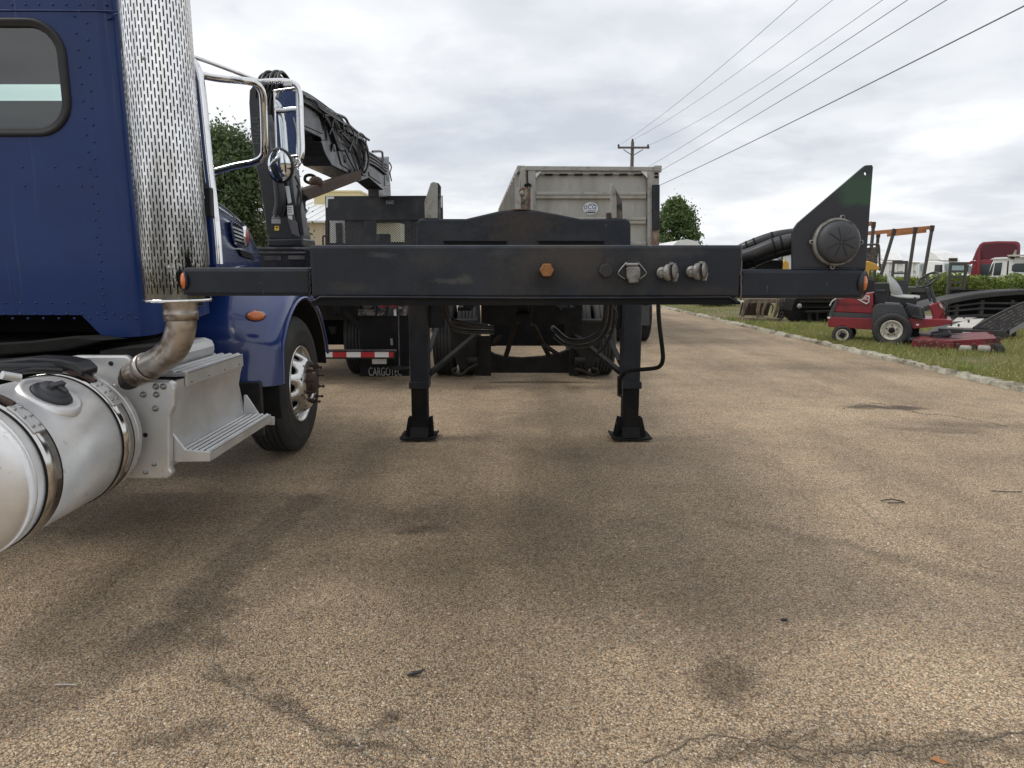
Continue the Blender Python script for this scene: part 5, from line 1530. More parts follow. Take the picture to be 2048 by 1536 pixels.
for k in range(3):
    CB('chart_line', [(576, 414 + k * 4.5), (584, 414 + k * 4.5), (584, 416 + k * 4.5), (576, 416 + k * 4.5)], K0 - .008, K0 - .006, 'greytext')
MB().tube([at(594, 370, K0 - .02), at(602, 392, K0), at(600, 420, K0), at(606, 470, K0 + .02)], .014, 8).build('control_hose', M['hose'], ck)
MB().tube([at(590, 352, K0 - .02), at(598, 372, K0), at(595, 410, K0), at(603, 478, K0 + .02)], .014, 8).build('control_hose', M['hose'], ck)
# boom folded forward over the bed: outlines lie in an upright plane along the boom
BA, BB = at(585, 235, 9.05), at(770, 352, 14.3)
bd = Vector((BB.x - BA.x, BB.y - BA.y, 0)).normalized()
bn_ = Vector((bd.y, -bd.x, 0))
def onb(px_, py_, side=0.0):
    d = ray(px_, py_)
    o_ = BA + bn_ * side
    t = (o_.dot(bn_)) / d.dot(bn_) if True else 0
    return Vector((d.x * t, d.y * t, H + d.z * t))
def BO(name, pts, mt, w0=.18, bev=.015, side=.18):
    P_ = [onb(x, y, side) for x, y in pts]
    return MB().prism3(P_, bn_ * (-2 * w0)).build(name, M[mt], ck, bev)
main_boom = BO('main_boom', [(566, 172), (604, 186), (652, 226), (668, 250), (672, 330), (650, 298), (642, 276), (604, 258), (572, 300)], 'craneblk')
BO('boom_side_plate', [(604, 206), (636, 226), (647, 268), (604, 249)], 'cranegrey', .01, .004, .195)
BO('boom_lug', [(622, 270), (641, 276), (636, 284), (626, 282)], 'craneblk', .06, .006, .1)
BO('knuckle', [(648, 224), (680, 232), (706, 258), (735, 288), (738, 345), (716, 358), (690, 345), (664, 332), (652, 312), (647, 300), (642, 282), (655, 280)], 'craneblk', .2, .02, .2)
BO('knuckle_plate', [(656, 240), (690, 262), (706, 290), (700, 296), (668, 276)], 'cranegrey', .012, .003, .215)
BO('knuckle_plate', [(676, 300), (700, 306), (726, 336), (712, 348), (684, 330)], 'cranegrey', .012, .003, .215)
for px_, py_ in ((704, 346), (690, 318), (668, 296), (722, 312)):
    q = onb(px_, py_, .22); MB().lathe([(0, .012), (.05, .012), (.055, 0)], q, bn_, 16).build('pivot_pin', M['cranegrey'], ck)
BO('outer_boom', [(726, 296), (740, 304), (778, 330), (781, 372), (766, 380), (738, 356), (716, 364), (714, 352)], 'craneblk', .15, .012, .15)
BO('outer_boom_plate', [(736, 334), (757, 346), (763, 368), (740, 352)], 'cranegrey', .012, .003, .165)
for k in range(4):
    MB().tube([onb(726, 298 + k * 7, .18), onb(752, 314 + k * 6, .18), onb(772, 330 + k * 6, .18)], .022, 8).build('boom_pipe', M['cranegrey'], ck)
BO('boom_head', [(768, 316), (778, 313), (780, 372), (770, 372)], 'craneblk', .16, .01, .16)
BO('head_hook', [(757, 368), (781, 368), (782, 395), (758, 395)], 'craneblk', .1, .01, .1)
MB().tube([onb(779, 325, .2), onb(783, 335, .2), onb(780, 345, .2), onb(783, 362, .2)], .012, 6).build('head_chain', M['cranegrey'], ck)
MB().tube([onb(745, 303, .2), onb(762, 303, .2), onb(765, 310, .2), onb(765, 335, .2)], .02, 8).build('pipe_guard', M['cranegrey'], ck)
def bh(pts, r, side=.2, mt='hose'):
    MB().tube([onb(x, y, side) for x, y in pts], r, 8, n=5).build('boom_hose', M[mt], ck)
for k in range(4):
    o_ = k * 4.5
    bh([(600, 186 + o_), (628, 202 + o_), (650, 222 + o_), (664, 250 + o_), (676, 282 + o_), (690, 300)], .02, .2 + .01 * k, 'hose' if k % 2 else 'cranegrey')
for k in range(5):
    bh([(648, 214 + k * 4), (664, 222 + k * 3), (682, 240 + k * 6), (698, 262 + k * 5), (712, 280 + k * 6), (722, 300 + k * 9)], .018, .22 + .01 * k)
for k in range(5):
    bh([(694 + k * 4, 262 + k * 3), (712 + k * 3, 268 + k * 3), (730 + k, 284 + k * 4), (737, 310 + k * 4), (734 - k, 336 + k * 3), (724, 350)], .017, .23 + .012 * k)
bh([(640, 218), (655, 208 + 12), (672, 228), (690, 236), (700, 252), (722, 270), (738, 280)], .02, .24)
bh([(668, 240), (676, 262), (690, 256), (700, 276), (712, 268)], .013, .26)
for k in range(6):
    MB().tube([at(512 + k * 7, 196 + (k % 3) * 6, K0 - .05), at(514 + k * 8, 166, K0 - .09), at(526 + k * 7, 148 - (k % 2) * 4, K0 + .02), at(548 + k * 5, 146 + (k % 3) * 3, K0 + .2), at(570 + k * 3, 162 + k * 2, K0 + .35), at(590 + k * 3, 180 + k * 2, K0 + .5)], .013 + .003 * (k % 2), 8).build('hydraulic_hose', M['hose'], ck)
for k in range(4):
    bh([(586 + k * 8, 178 + k * 5), (612 + k * 6, 186 + k * 5), (640, 204 + k * 4), (668, 226 + k * 3), (692 + k * 3, 250 + k * 2)], .012, .24 + .012 * k, 'cranegrey' if k % 2 else 'hose')
for k in range(4):
    t0 = (.1, .38, .55, .9)[k]; x0 = 640 + 88 * t0; y0 = 214 + 68 * t0; q_ = (3, -4, 5, -2)[k]
    bh([(x0 - 6 + q_, y0 + 14), (x0 - 1, y0 - 7 + q_), (x0 + 12, y0 + 1), (x0 + 14 + q_, y0 + 22), (x0 + 10, y0 + 46 + q_)], .011, .25 + .02 * k)
for k in range(4):
    bh([(690 + k * 9, 300 - k * 2), (700 + k * 8, 322), (708 + k * 6, 336 + k * 2), (716 + k * 5, 352)], .012, .25, 'cranegrey' if k == 1 else 'hose')
# rusty support arm
q0, q1 = at(599, 392, 8.6), at(716, 350, 11.2)
MB().bar(q0, q1, .11, .14).build('support_arm', M['rusty'], ck, .01)
CB('support_post', [(592, 392), (602, 384), (613, 392), (606, 402), (607, 490), (593, 490)], 8.5, 8.62, 'dirtgrey', .01)
MB().ball(at(632, 364, 9.2), (.09, .09, .07), 12, 8).build('hook_block', M['rusty'], ck)
MB().tube([at(624, 368, 9.2), at(611, 362, 9.2), at(611, 353, 9.2), at(620, 350, 9.2), at(630, 354, 9.2), at(632, 362, 9.2)], .02, 8).build('hook_ring', M['dirtgrey'], ck)

# headache rack and cab
RD = 14.2
rk = CB('cab_rack', [(650, 392), (885, 391), (886, 440), (651, 441)], RD, RD + .06, 'rackblk', .006)
CB('rack_post', [(650, 441), (657, 441), (658, 560), (651, 560)], RD, RD + .08, 'rackblk', .004, rk)
CB('rack_post', [(729, 441), (752, 441), (752, 560), (729, 560)], RD, RD + .07, 'rackblk', .004, rk)
CB('rack_post', [(809, 441), (820, 441), (820, 560), (809, 560)], RD, RD + .07, 'rackblk', .004, rk)
CB('rack_post', [(878, 440), (886, 440), (886, 560), (878, 560)], RD, RD + .08, 'rackblk', .004, rk)
CB('rack_sill', [(657, 486), (878, 486), (878, 500), (657, 500)], RD + .004, RD + .06, 'rackblk', .004, rk)
for pts in ([(652, 393), (668, 393), (668, 397.5), (656, 398), (655.5, 415), (652, 415)], [(878, 392.5), (884.5, 392.5), (884.5, 415), (880, 415)]):
    CB('corner_tape', pts, RD - .008, RD - .001, 'sticker', 0, rk)
tq = at(779.5, 405, RD)
text('rack_number', '060', (tq.x, RD - .004, tq.z), .105, M['greytext'], rk)
b = MB()
for xa, xb in ((657, 729), (752, 809), (820, 878)):
    X0, X1 = xof(xa, RD, 465), xof(xb, RD, 465); Z0, Z1 = zof(487, RD), zof(441, RD)
    n_ = int((X1 - X0) / .052); rz_ = .045
    for k in range(-12, n_ + 12):
        for sgn in (1, -1):
            # zig-zag strands of expanded metal
            xa_ = X0 + k * .052; za_ = Z0 if sgn > 0 else Z1
            L_ = Z1 - Z0; dx_ = L_ * 1.15
            p0 = Vector((xa_, RD + .04, za_)); p1 = Vector((xa_ + dx_, RD + .04, za_ + sgn * L_))
            t0 = max(0, (X0 - p0.x) / dx_); t1 = min(1, (X1 - p0.x) / dx_)
            if t1 > t0: b.bar(p0 + (p1 - p0) * t0, p0 + (p1 - p0) * t1, .008, .009, (0, 1, 0))
b.build('mesh_screen', M['mesh'], rk, kind='stuff', fix=False)
# cab of the crane truck: shell with see-through windows
cx0, cx1 = xof(690, 15.0, 460), xof(842, 15.0, 460)
wz0_, wz1_ = zof(484, 15.0), zof(446, 15.0)
i_, o_ = window_hole_wall(cx0, cx1, 1.2, 2.75, xof(742, 15, 460), xof(812, 15, 460), wz0_, wz1_, .06, 15.0)
b = MB(); b.grid([o_, i_], False, True)
for x in (cx0, cx1): b.add([(x, 15.0, 1.2), (x, 16.6, 1.2), (x, 16.6, 2.2), (x, 16.2, 2.75), (x, 15, 2.75)], [(0, 1, 2, 3, 4)])
b.add([(cx0, 15, 2.75), (cx1, 15, 2.75), (cx1, 16.2, 2.75), (cx0, 16.2, 2.75)], [(0, 1, 2, 3)])
b.build('truck_cab', M['craneblk'], ck)
i_, o_ = window_hole_wall(cx0, cx1, 1.2, 2.75, cx0 + .12, cx1 - .12, 1.75, 2.62, .06, 16.5)
MB().grid([o_, i_], False, True).build('cab_front', M['craneblk'], ck)
MB().add([(xof(742, 15, 460), 15.01, wz0_), (xof(812, 15, 460), 15.01, wz0_), (xof(812, 15, 460), 15.01, wz1_), (xof(742, 15, 460), 15.01, wz1_)], [(0, 1, 2, 3)]).build('cab_rear_glass', M['clearglass'], ck)
MB().box(xof(745, 15.4, 470), xof(782, 15.4, 470), 15.3, 15.4, 1.3, zof(468, 15.4)).build('cab_seat', M['cabinside'], ck, .03)
# pale tool box and grey door seen through the left screen
MB().box(xof(664, 15.2, 465), xof(700, 15.2, 465), 15.1, 15.6, 1.5, zof(436, 15.2)).build('side_locker', M['roofwhite'], ck, .01)
MB().box(xof(672, 15.05, 465), xof(683, 15.05, 465), 15.04, 15.1, 1.5, zof(446, 15.05)).build('locker_opening', M['hole'], ck)
MB().tube([at(646, 492, 14.0), at(646, 473, 14.0), at(652, 473, 14.0)], .018, 8).build('grab_rail', M['craneblk'], ck)
# rear end under the bed
CB('mud_flap', [(720, 632), (818, 632), (819, 752), (720, 753)], 8.62, 8.64, 'blackdull', .004)
CB('mud_flap', [(455, 632), (553, 632), (554, 752), (455, 753)], 8.62, 8.64, 'blackdull', .004)
tq = at(770.5, 744, 8.62)
text('flap_lettering', 'CARGOTEC', (tq.x, 8.614, tq.z), .15, M['greytext'], ck, ext=.001, sx=.52)
CB('underride_bar', [(560, 700), (791, 700), (791, 718), (560, 718)], 8.42, 8.5, 'craneblk', .004)
CB('bar_edge', [(560, 699), (793, 699), (793, 702.5), (560, 702.5)], 8.4, 8.42, 'cranegrey', .002)
xe = [(560, 580, 'r'), (580, 609, 'w'), (609, 637, 'r'), (637, 665, 'w'), (665, 693, 'r'), (693, 721.5, 'w'), (721.5, 749.5, 'r'), (749.5, 777.5, 'w'), (777.5, 787, 'r')]
for a, c_, t_ in xe:
    CB('reflective_tape', [(a, 704), (c_, 704), (c_, 714.5), (a, 714.5)], 8.413, 8.418, 'whitetape' if t_ == 'w' else 'redtape')
CB('licence_plate', [(744, 717.5), (773, 717.5), (773, 728), (744, 728)], 8.56, 8.575, 'whitetape', .002)
CB('plate_holder', [(738, 717), (742, 717), (742, 732), (788, 731), (788, 734), (738, 735)], 8.55, 8.58, 'dirtgrey', .003)
CB('bracket_plate', [(716, 619), (752, 619), (749, 631), (716, 631)], 8.55, 8.57, 'paledark', .003)
CB('bracket_plate', [(754, 631), (762, 619), (773, 618), (766, 631)], 8.55, 8.57, 'paledark', .003)
for px_, mt in ((736, 'cranegrey'), (765, 'redlens'), (786, 'redlens')):
    q = at(px_, 607, 8.5)
    l_ = MB().lathe([(0, -.02), (.045, -.018), (.055, 0)], q, (0, 1, 0), 18).build('tail_lamp', M[mt], ck)
    MB().lathe([(.055, -.005), (.064, -.012), (.066, 0), (.056, .01)], q, (0, 1, 0), 18).build('lamp_ring', M['cranegrey'], l_)
CB('reflector_panel', [(796, 610), (816, 610), (814, 631), (796, 631)], 8.6, 8.615, 'paledark', .002)
CB('white_tag', [(787, 620), (792, 617), (793, 632), (788, 631)], 8.54, 8.55, 'sticker')
MB().bar(at(683, 617, 8.7), at(744, 678, 8.7), .05, .06).build('spring_link', M['dirtgrey'], ck, .004)
MB().lathe([(.0, -.2), (.16, -.18), (.19, 0), (.0, .1)], at(748, 692, 9.2), (0, 1, 0), 20).build('differential', M['blackdull'], ck)
CB('spring_mount', [(752, 676), (778, 676), (778, 700), (768, 700), (766, 686), (756, 684), (746, 700), (742, 700)], 8.66, 8.72, 'dirtgrey', .004)
MB().cyl(at(783, 677, 8.6), at(784, 690, 8.6), .018, 8).build('shackle_bolt', M['bolt'], ck)
CB('airline_bracket', [(655, 653), (672, 653), (670, 668), (662, 668)], 8.8, 8.84, 'dirtgrey', .004)
MB().cyl(at(797, 630, 8.45), at(799, 734, 8.45), .008, 8).build('stabiliser_rod', M['cranegrey'], ck)
MB().lathe([(.13, 0), (.13, .01), (.03, .03), (.02, .04)], at(798, 737, 8.45), (0, 0, 1), 20).build('stabiliser_foot', M['dirtgrey'], ck)
for xc in (-3.35, -1.85):
    for s_ in (-.17, .17):
        t_ = tyre_mb((xc + s_, 9.35, .5), .5, .27, .29).build('tyre', M['rubber'], ck)
        MB().lathe([(0, -.03), (.1, -.05), (.15, -.02), (.29, -.1)], (xc + s_, 9.35, .5), (1, 0, 0), 20).build('rim', M['dirtgrey'], t_)
for xc in (-3.5, -1.7):
    t_ = tyre_mb((xc, 15.9, .5), .5, .27, .29).build('tyre', M['rubber'], ck)
    MB().lathe([(0, -.03), (.1, -.05), (.15, -.02), (.29, -.1)], (xc, 15.9, .5), (1, 0, 0), 20).build('rim', M['dirtgrey'], t_)
CB('hull_panel', [(640, 612), (716, 612), (716, 640), (640, 640)], 8.75, 8.78, 'dirtgrey', .004)

# ================================================================== dump trailer
DD = 12.75
dt = thing('dump_trailer', 'grey aluminium dump trailer with ribbed tailgate and round blue sticker', 'dump trailer', (1.45, 17, 0))
DX0, DX1 = xof(1040, DD, 340), xof(1320, DD, 340)
DZ1 = zof(333, DD)
DZ0 = 1.15
YW = 0.055                       # the body swings left as it runs away
LEN = 9.5
def dskew(o):                    # shear of depth direction: box runs along (-YW,1)
    return o
def DB(name, pts, y0, y1, mt, bev=0, parent=dt):
    """outline given at the tailgate plane; extruded along the trailer axis."""
    P_ = [Vector((x, DD + y0, z)) + Vector((-YW * y0, 0, 0)) for x, z in xz(pts, DD)]
    return MB().prism3(P_, Vector((-YW * (y1 - y0), y1 - y0, 0))).build(name, M[mt], parent, bev)
DB('tailgate', [(1052, 335), (1304, 335), (1304, 520), (1052, 520)], .09, .12, 'dumpalu')
DB('top_rail', [(1042, 332), (1318, 334), (1318, 342), (1042, 341)], -.02, .1, 'dumprail', .006)
DB('top_rail_under', [(1062, 341), (1304, 342), (1304, 349), (1062, 348)], .03, .1, 'dumprail', .004)
DB('gate_post', [(1056, 340), (1071, 340), (1071, 560), (1056, 560)], -.01, .1, 'dumprail', .006)
DB('gate_post', [(1295, 341), (1304, 341), (1304, 560), (1295, 560)], -.01, .1, 'dumprail', .006)
DB('corner_post', [(1303, 340), (1318, 340), (1318, 540), (1303, 540)], 0, .12, 'dumpalu', .006)
DB('corner_post', [(1041, 338), (1054, 338), (1054, 520), (1041, 520)], .0, .12, 'dumprust', .006)
for a, c_ in ((384, 391), (435, 441.5), (484, 491)):
    rb = DB('gate_rib', [(1071, a), (1293, a), (1293, c_ + 6), (1071, c_ + 6)], .02, .1, 'dumpalu', .012)
    DB('rib_top', [(1072, a - .5), (1292, a - .5), (1292, c_ - 1), (1072, c_ - 1)], -.0, .03, 'dumprail', .01, rb)
for k in range(7):
    DB('gate_hinge_tab', [(1090 + k * 30, 347), (1106 + k * 30, 347), (1106 + k * 30, 350), (1090 + k * 30, 350)], .02, .09, 'dirtgrey')
DB('gusset', [(1071, 347), (1084, 341), (1072, 356)], .0, .02, 'whitetape'); DB('gusset', [(1071, 341), (1086, 341), (1071, 355)], .02, .04, 'dumprail')
DB('gusset', [(1281, 342), (1295, 342), (1295, 356)], .0, .02, 'whitetape')
DB('hinge_arm', [(1040, 338), (1050, 338), (1052, 375), (1049, 400), (1044, 402)], -.05, .0, 'dumpalu', .006)
DB('latch_column', [(1036, 384), (1042, 376), (1055, 376), (1060, 384), (1060, 440), (1036, 440)], -.08, -.03, 'dumprust', .008)
DB('latch_plate', [(1031, 376), (1036, 376), (1041, 396), (1041, 440), (1030, 440)], -.1, -.06, 'dumprail', .006)
DB('latch_plate', [(1060, 376), (1066, 376), (1066, 440), (1060, 440)], -.08, -.02, 'dumprail', .006)
q = at(1044, 386, DD - .1); MB().lathe([(.0, -.02), (.035, -.02), (.04, 0)], q, (0, 1, 0), 14).build('hinge_pin', M['pale'], dt)
MB().tube([at(1049, 372, DD - .1), at(1056, 368, DD - .1), at(1061, 372, DD - .08)], .025, 8).build('air_coupling', M['dirtgrey'], dt)
DB('dark_bumper_post', [(1304, 370), (1318, 370), (1318, 460), (1303, 462)], -.06, -.0, 'black', .008)
DB('rusty_post', [(1303, 440), (1316, 440), (1317, 500), (1303, 500)], -.05, .0, 'dumprust', .006)
for py_ in (345, 352): DB('corner_block', [(1309, py_), (1316, py_), (1316, py_ + 4), (1309, py_ + 4)], -.02, .0, 'dirtgrey', .002)
# side walls, floor, top rails, side ribs
def P3(x, y, z): return Vector((x - YW * y, DD + y, z))
for x_, nm in ((DX0, 'side_wall'), (DX1 - .04, 'side_wall')):
    MB().prism3([P3(x_, .1, DZ0), P3(x_, LEN, DZ0), P3(x_, LEN, DZ1 - .02), P3(x_, .1, DZ1 - .02)], (.04, 0, 0)).build(nm, M['dumpalu'], dt)
    MB().bar(P3(x_ + .02, .05, DZ1 - .03), P3(x_ + .02, LEN, DZ1 - .03), .13, .11).build('side_rail', M['dumpalu'], dt, .006)
    sgn = -1 if x_ == DX0 else 1
    for k in range(15):
        y = .35 + k * .63
        MB().bar(P3(x_ + .02 + sgn * .05, y, DZ0), P3(x_ + .02 + sgn * .05, y, DZ1 - .08), .07, .09, (1, 0, 0)).build('side_rib', M['dumpalu'], dt)
MB().prism3([P3(DX0, .1, DZ0), P3(DX0, LEN, DZ0), P3(DX0, LEN, DZ0 + .06), P3(DX0, .1, DZ0 + .06)], (DX1 - DX0, 0, 0)).build('body_floor', M['dumpalu'], dt)
MB().prism3([P3(DX0, LEN, DZ0), P3(DX0, LEN, DZ1), P3(DX0, LEN + .04, DZ1), P3(DX0, LEN + .04, DZ0)], (DX1 - DX0, 0, 0)).build('front_wall', M['dumpalu'], dt)
for xo in (.75, 1.75):
    MB().prism3([P3(DX0 + xo, .2, .85), P3(DX0 + xo, LEN + 3, .85), P3(DX0 + xo, LEN + 3, DZ0 - .003), P3(DX0 + xo, .2, DZ0 - .003)], (.1, 0, 0)).build('chassis_rail', M['blackdull'], dt)
DB('rear_crossbeam', [(1060, 585), (1300, 585), (1300, 612), (1060, 612)], .1, .2, 'blackdull', .006)
# sticker
sq = at(1181, 417, DD + .085)
b = MB(); b.lathe([(.0, -.004), (.13, -.004), (.135, 0)], (0, 0, 0), (0, 1, 0), 36)
b.v = [(sq.x + v[0] * 1.0, sq.y + v[1] - .0, sq.z + v[2] * .83) for v in b.v]
stk = b.build('round_sticker', M['sticker'], dt)
text('sticker_letters', 'ICG', (sq.x + .012, sq.y - .008, sq.z + .02), .105, M['bluetext'], stk, sx=1.05)
MB().tube([sq + Vector((-.03, -.006, .072)), sq + Vector((.03, -.006, .078)), sq + Vector((.08, -.006, .06)), sq + Vector((.11, -.006, .03))], .005, 5).build('sticker_swoosh', M['bluetext'], stk)
MB().tube([sq + Vector((-.09, -.006, .06)), sq + Vector((-.11, -.006, .03)), sq + Vector((-.1, -.006, -.01)), sq + Vector((-.085, -.006, -.0))], .005, 5).build('sticker_swoosh', M['bluetext'], stk)
MB().box(sq.x - .05, sq.x + .1, sq.y - .009, sq.y - .004, sq.z - .042, sq.z - .034).build('sticker_line', M['bluetext'], stk)
for a, c_ in ((-.085, -.055), (-.045, .055), (.065, .09)):
    MB().box(sq.x + a, sq.x + c_, sq.y - .009, sq.y - .004, sq.z - .078, sq.z - .058).build('sticker_line', M['blacktext'], stk)
# wheels and mud flaps
for yy in (.75, 2.1):
    for xo in (.13, .46, 2.05, 2.38):
        c_ = P3(DX0 + xo, yy, .5)
        t_ = tyre_mb(c_, .5, .27, .29).build('tyre', M['rubber'], dt)
        MB().lathe([(0, -.03), (.1, -.05), (.15, -.02), (.29, -.1)], c_, (1, 0, 0), 20).build('rim', M['dirtgrey'], t_)
    MB().cyl(P3(DX0 + .3, yy, .5), P3(DX0 + 2.2, yy, .5), .065, 12).build('axle', M['blackdull'], dt)
DB('mud_flap', [(1236, 600), (1302, 600), (1302, 652), (1236, 652)], .1, .12, 'plastic', .006)
DB('mud_flap', [(1040, 600), (1106, 600), (1106, 652), (1040, 652)], .1, .12, 'plastic', .006)

# ================================================================== right side: mower
MD = 12.3
mo = at(1733, 692, MD)
mw_ = thing('riding_mower', 'red out-front riding mower with grey seat and cream wheels in the grass', 'mower', (mo.x, MD, 0.03), local=True, rz=R(-30))
MY = R(-30)
mo_c, mo_s = math.cos(MY), math.sin(MY)
def lp(px_, py_, y=.4):
    """mower coordinates of the point that lies y behind the mower's near side, seen at a pixel of the photograph."""
    d = ray(px_, py_); k = d.x / d.y
    # world: X = mo.x + x c - y s ; Y = MD + x s + y c ; X = k Y
    x = (k * (MD + y * mo_c) - mo.x + y * mo_s) / (mo_c - k * mo_s)
    D = MD + x * mo_s + y * mo_c
    return (x, H + d.z / d.y * D - .03)
def MP(name, pts, y0, y1, mt, bev=.01, parent=mw_): return MB().prism([lp(*q, y0) for q in pts], y0, y1).build(name, M[mt], parent, bev)
hood_ = MP('engine_hood', [(1662, 624), (1668, 606), (1677, 597), (1746, 585), (1747, 628)], .14, .86, 'redpaint', .02)
MP('hood_stripe', [(1659, 624), (1747, 628), (1748, 637), (1657, 634)], .13, .87, 'plastic', .006)
MP('rear_grille', [(1657, 636), (1660, 622), (1672, 598), (1677, 597), (1668, 622), (1664, 636)], .12, .88, 'plastic', .006)
MP('lower_body', [(1655, 634), (1748, 637), (1768, 648), (1766, 662), (1750, 660), (1656, 654)], .1, .9, 'redpaint', .01)
MP('wheel_fender', [(1744, 650), (1745, 618), (1750, 611), (1758, 608), (1798, 609), (1806, 613), (1811, 622), (1816, 634), (1820, 636), (1795, 636), (1775, 638), (1760, 646), (1752, 657)], -.04, .3, 'plastic', .02)
MP('fender_far', [(1744, 640), (1745, 618), (1750, 611), (1798, 609), (1811, 622), (1816, 634)], .72, 1.04, 'plastic', .02)
MP('seat_platform', [(1748, 612), (1846, 616), (1852, 640), (1820, 640), (1800, 628), (1748, 630)], .3, .72, 'plastic', .01)
MP('console_panel', [(1812, 606), (1842, 614), (1846, 640), (1822, 634)], -.02, .28, 'plastic', .012)
for k in range(4):
    MP('console_slat', [(1812 + k, 613 + k * 4.5), (1836 + k, 615 + k * 4.5), (1836 + k, 617 + k * 4.5), (1812 + k, 615 + k * 4.5)], -.035, -.01, 'hose', 0)
MP('seat_base', [(1776, 592), (1832, 594), (1834, 606), (1828, 614), (1772, 612)], .3, .74, 'seal', .01)
MP('seat_slide', [(1770, 604), (1800, 606), (1800, 609), (1770, 607)], .26, .3, 'bolt', .002)
MP('control_box', [(1748, 566), (1778, 566), (1780, 610), (1748, 610)], .3, .8, 'seal', .015)
MP('battery_cover', [(1752, 579), (1770, 579), (1770, 583), (1752, 583)], .28, .32, 'plastic', .003)
# seat: curved cushion sections
def loftx(name, secs_, y0, y1, mt, parent=mw_):
    rows = []
    for (x0, z0, x1, z1), in_ in secs_:
        ya, yb = y0 + in_, y1 - in_
        rows.append([(x0, ya, z0), (x1, ya + .03, z1), (x1, (ya + yb) / 2, z1 + .0), (x1, yb - .03, z1), (x0, yb, z0), (x0, (ya + yb) / 2, z0)])
    b = MB().grid(rows, True, True)
    b.add(rows[0], [tuple(range(6))]); b.add(rows[-1], [tuple(range(5, -1, -1))])
    o = b.build(name, M[mt], parent); s_ = o.modifiers.new('subdivision', 'SUBSURF'); s_.levels = s_.render_levels = 2
    return o
def mm_(x, y, d=.4): return lp(x, y, d)
sb = [((*mm_(1774, 552), *mm_(1781, 551)), .1), ((*mm_(1773, 558), *mm_(1789, 559)), .04), ((*mm_(1775, 570), *mm_(1798, 570)), .0), ((*mm_(1777, 582), *mm_(1804, 582)), .0), ((*mm_(1781, 592), *mm_(1806, 592)), .02)]
loftx('seat_back', sb, .26, .76, 'seat')
sc2 = [((*mm_(1780, 592), *mm_(1784, 584)), .03), ((*mm_(1790, 597), *mm_(1796, 588)), .0), ((*mm_(1812, 599), *mm_(1812, 590)), .0), ((*mm_(1830, 600), *mm_(1832, 590)), .01), ((*mm_(1839, 598), *mm_(1840, 592)), .05)]
loftx('seat_cushion', sc2, .26, .76, 'seat')
# steering tower
MP('steering_tower', [(1857, 611), (1878, 603), (1885, 610), (1889, 620), (1884, 630), (1878, 642), (1866, 638), (1862, 622)], .38, .62, 'redpaint', .02)
MP('tower_support', [(1884, 618), (1896, 638), (1893, 642), (1882, 640), (1876, 628)], .42, .58, 'redpaint', .01)
MP('gauge_panel', [(1878, 606), (1884, 611), (1886, 618), (1880, 614)], .36, .4, 'cream', .004)
px0, pz0 = mm_(1871, 606); px1, pz1 = mm_(1858, 566)
MB().cyl((px0, .5, pz0), (px1, .5, pz1), .028, 12).build('steering_column', M['plastic'], mw_)
MB().cyl((px0 - .07, .5, pz0 + .02), (px1 - .05, .5, pz1 - .1), .02, 10).build('tilt_strut', M['plastic'], mw_)
MB().lathe([(.03, -.06), (.05, 0), (.03, .04)], (px1, .5, pz1), (px1 - px0, 0, pz1 - pz0), 14).build('wheel_hub', M['plastic'], mw_)
ax = Vector((px1 - px0 - .12, -.2, pz1 - pz0)).normalized()
wc_ = Vector((mm_(1855, 560)[0], .5, mm_(1855, 560)[1]))
u_ = ax.cross(Vector((0, 1, 0))).normalized(); v_ = ax.cross(u_)
sw = MB().tube([wc_ + (u_ * math.cos(R(a)) + v_ * math.sin(R(a))) * .185 for a in range(0, 361, 15)], .018, 10, n=2).build('steering_wheel', M['hose'], mw_)
for a in (30, 150, 270):
    MB().bar(wc_ - ax * .03, wc_ + (u_ * math.cos(R(a)) + v_ * math.sin(R(a))) * .18, .03, .015).build('wheel_spoke', M['hose'], sw)
MB().tube([(mm_(1886, 604)[0], .4, mm_(1886, 604)[1]), (mm_(1893, 612)[0], .38, mm_(1893, 612)[1]), (mm_(1892, 636)[0], .4, mm_(1892, 636)[1])], .014, 8).build('control_cable', M['hose'], mw_)
MP('foot_platform', [(1808, 636), (1904, 640), (1906, 647), (1880, 652), (1826, 658), (1818, 650)], .02, .9, 'redpaint', .008)
MP('footrest_plate', [(1808, 636), (1815, 636), (1822, 644), (1816, 646)], -.01, .02, 'redpaint', .003)
MP('decal', [(1832, 648), (1838, 648), (1838, 651), (1832, 651)], .012, .016, 'sticker', 0)
MP('drive_case', [(1790, 646), (1840, 652), (1836, 680), (1792, 676)], .2, .8, 'hole', .02)
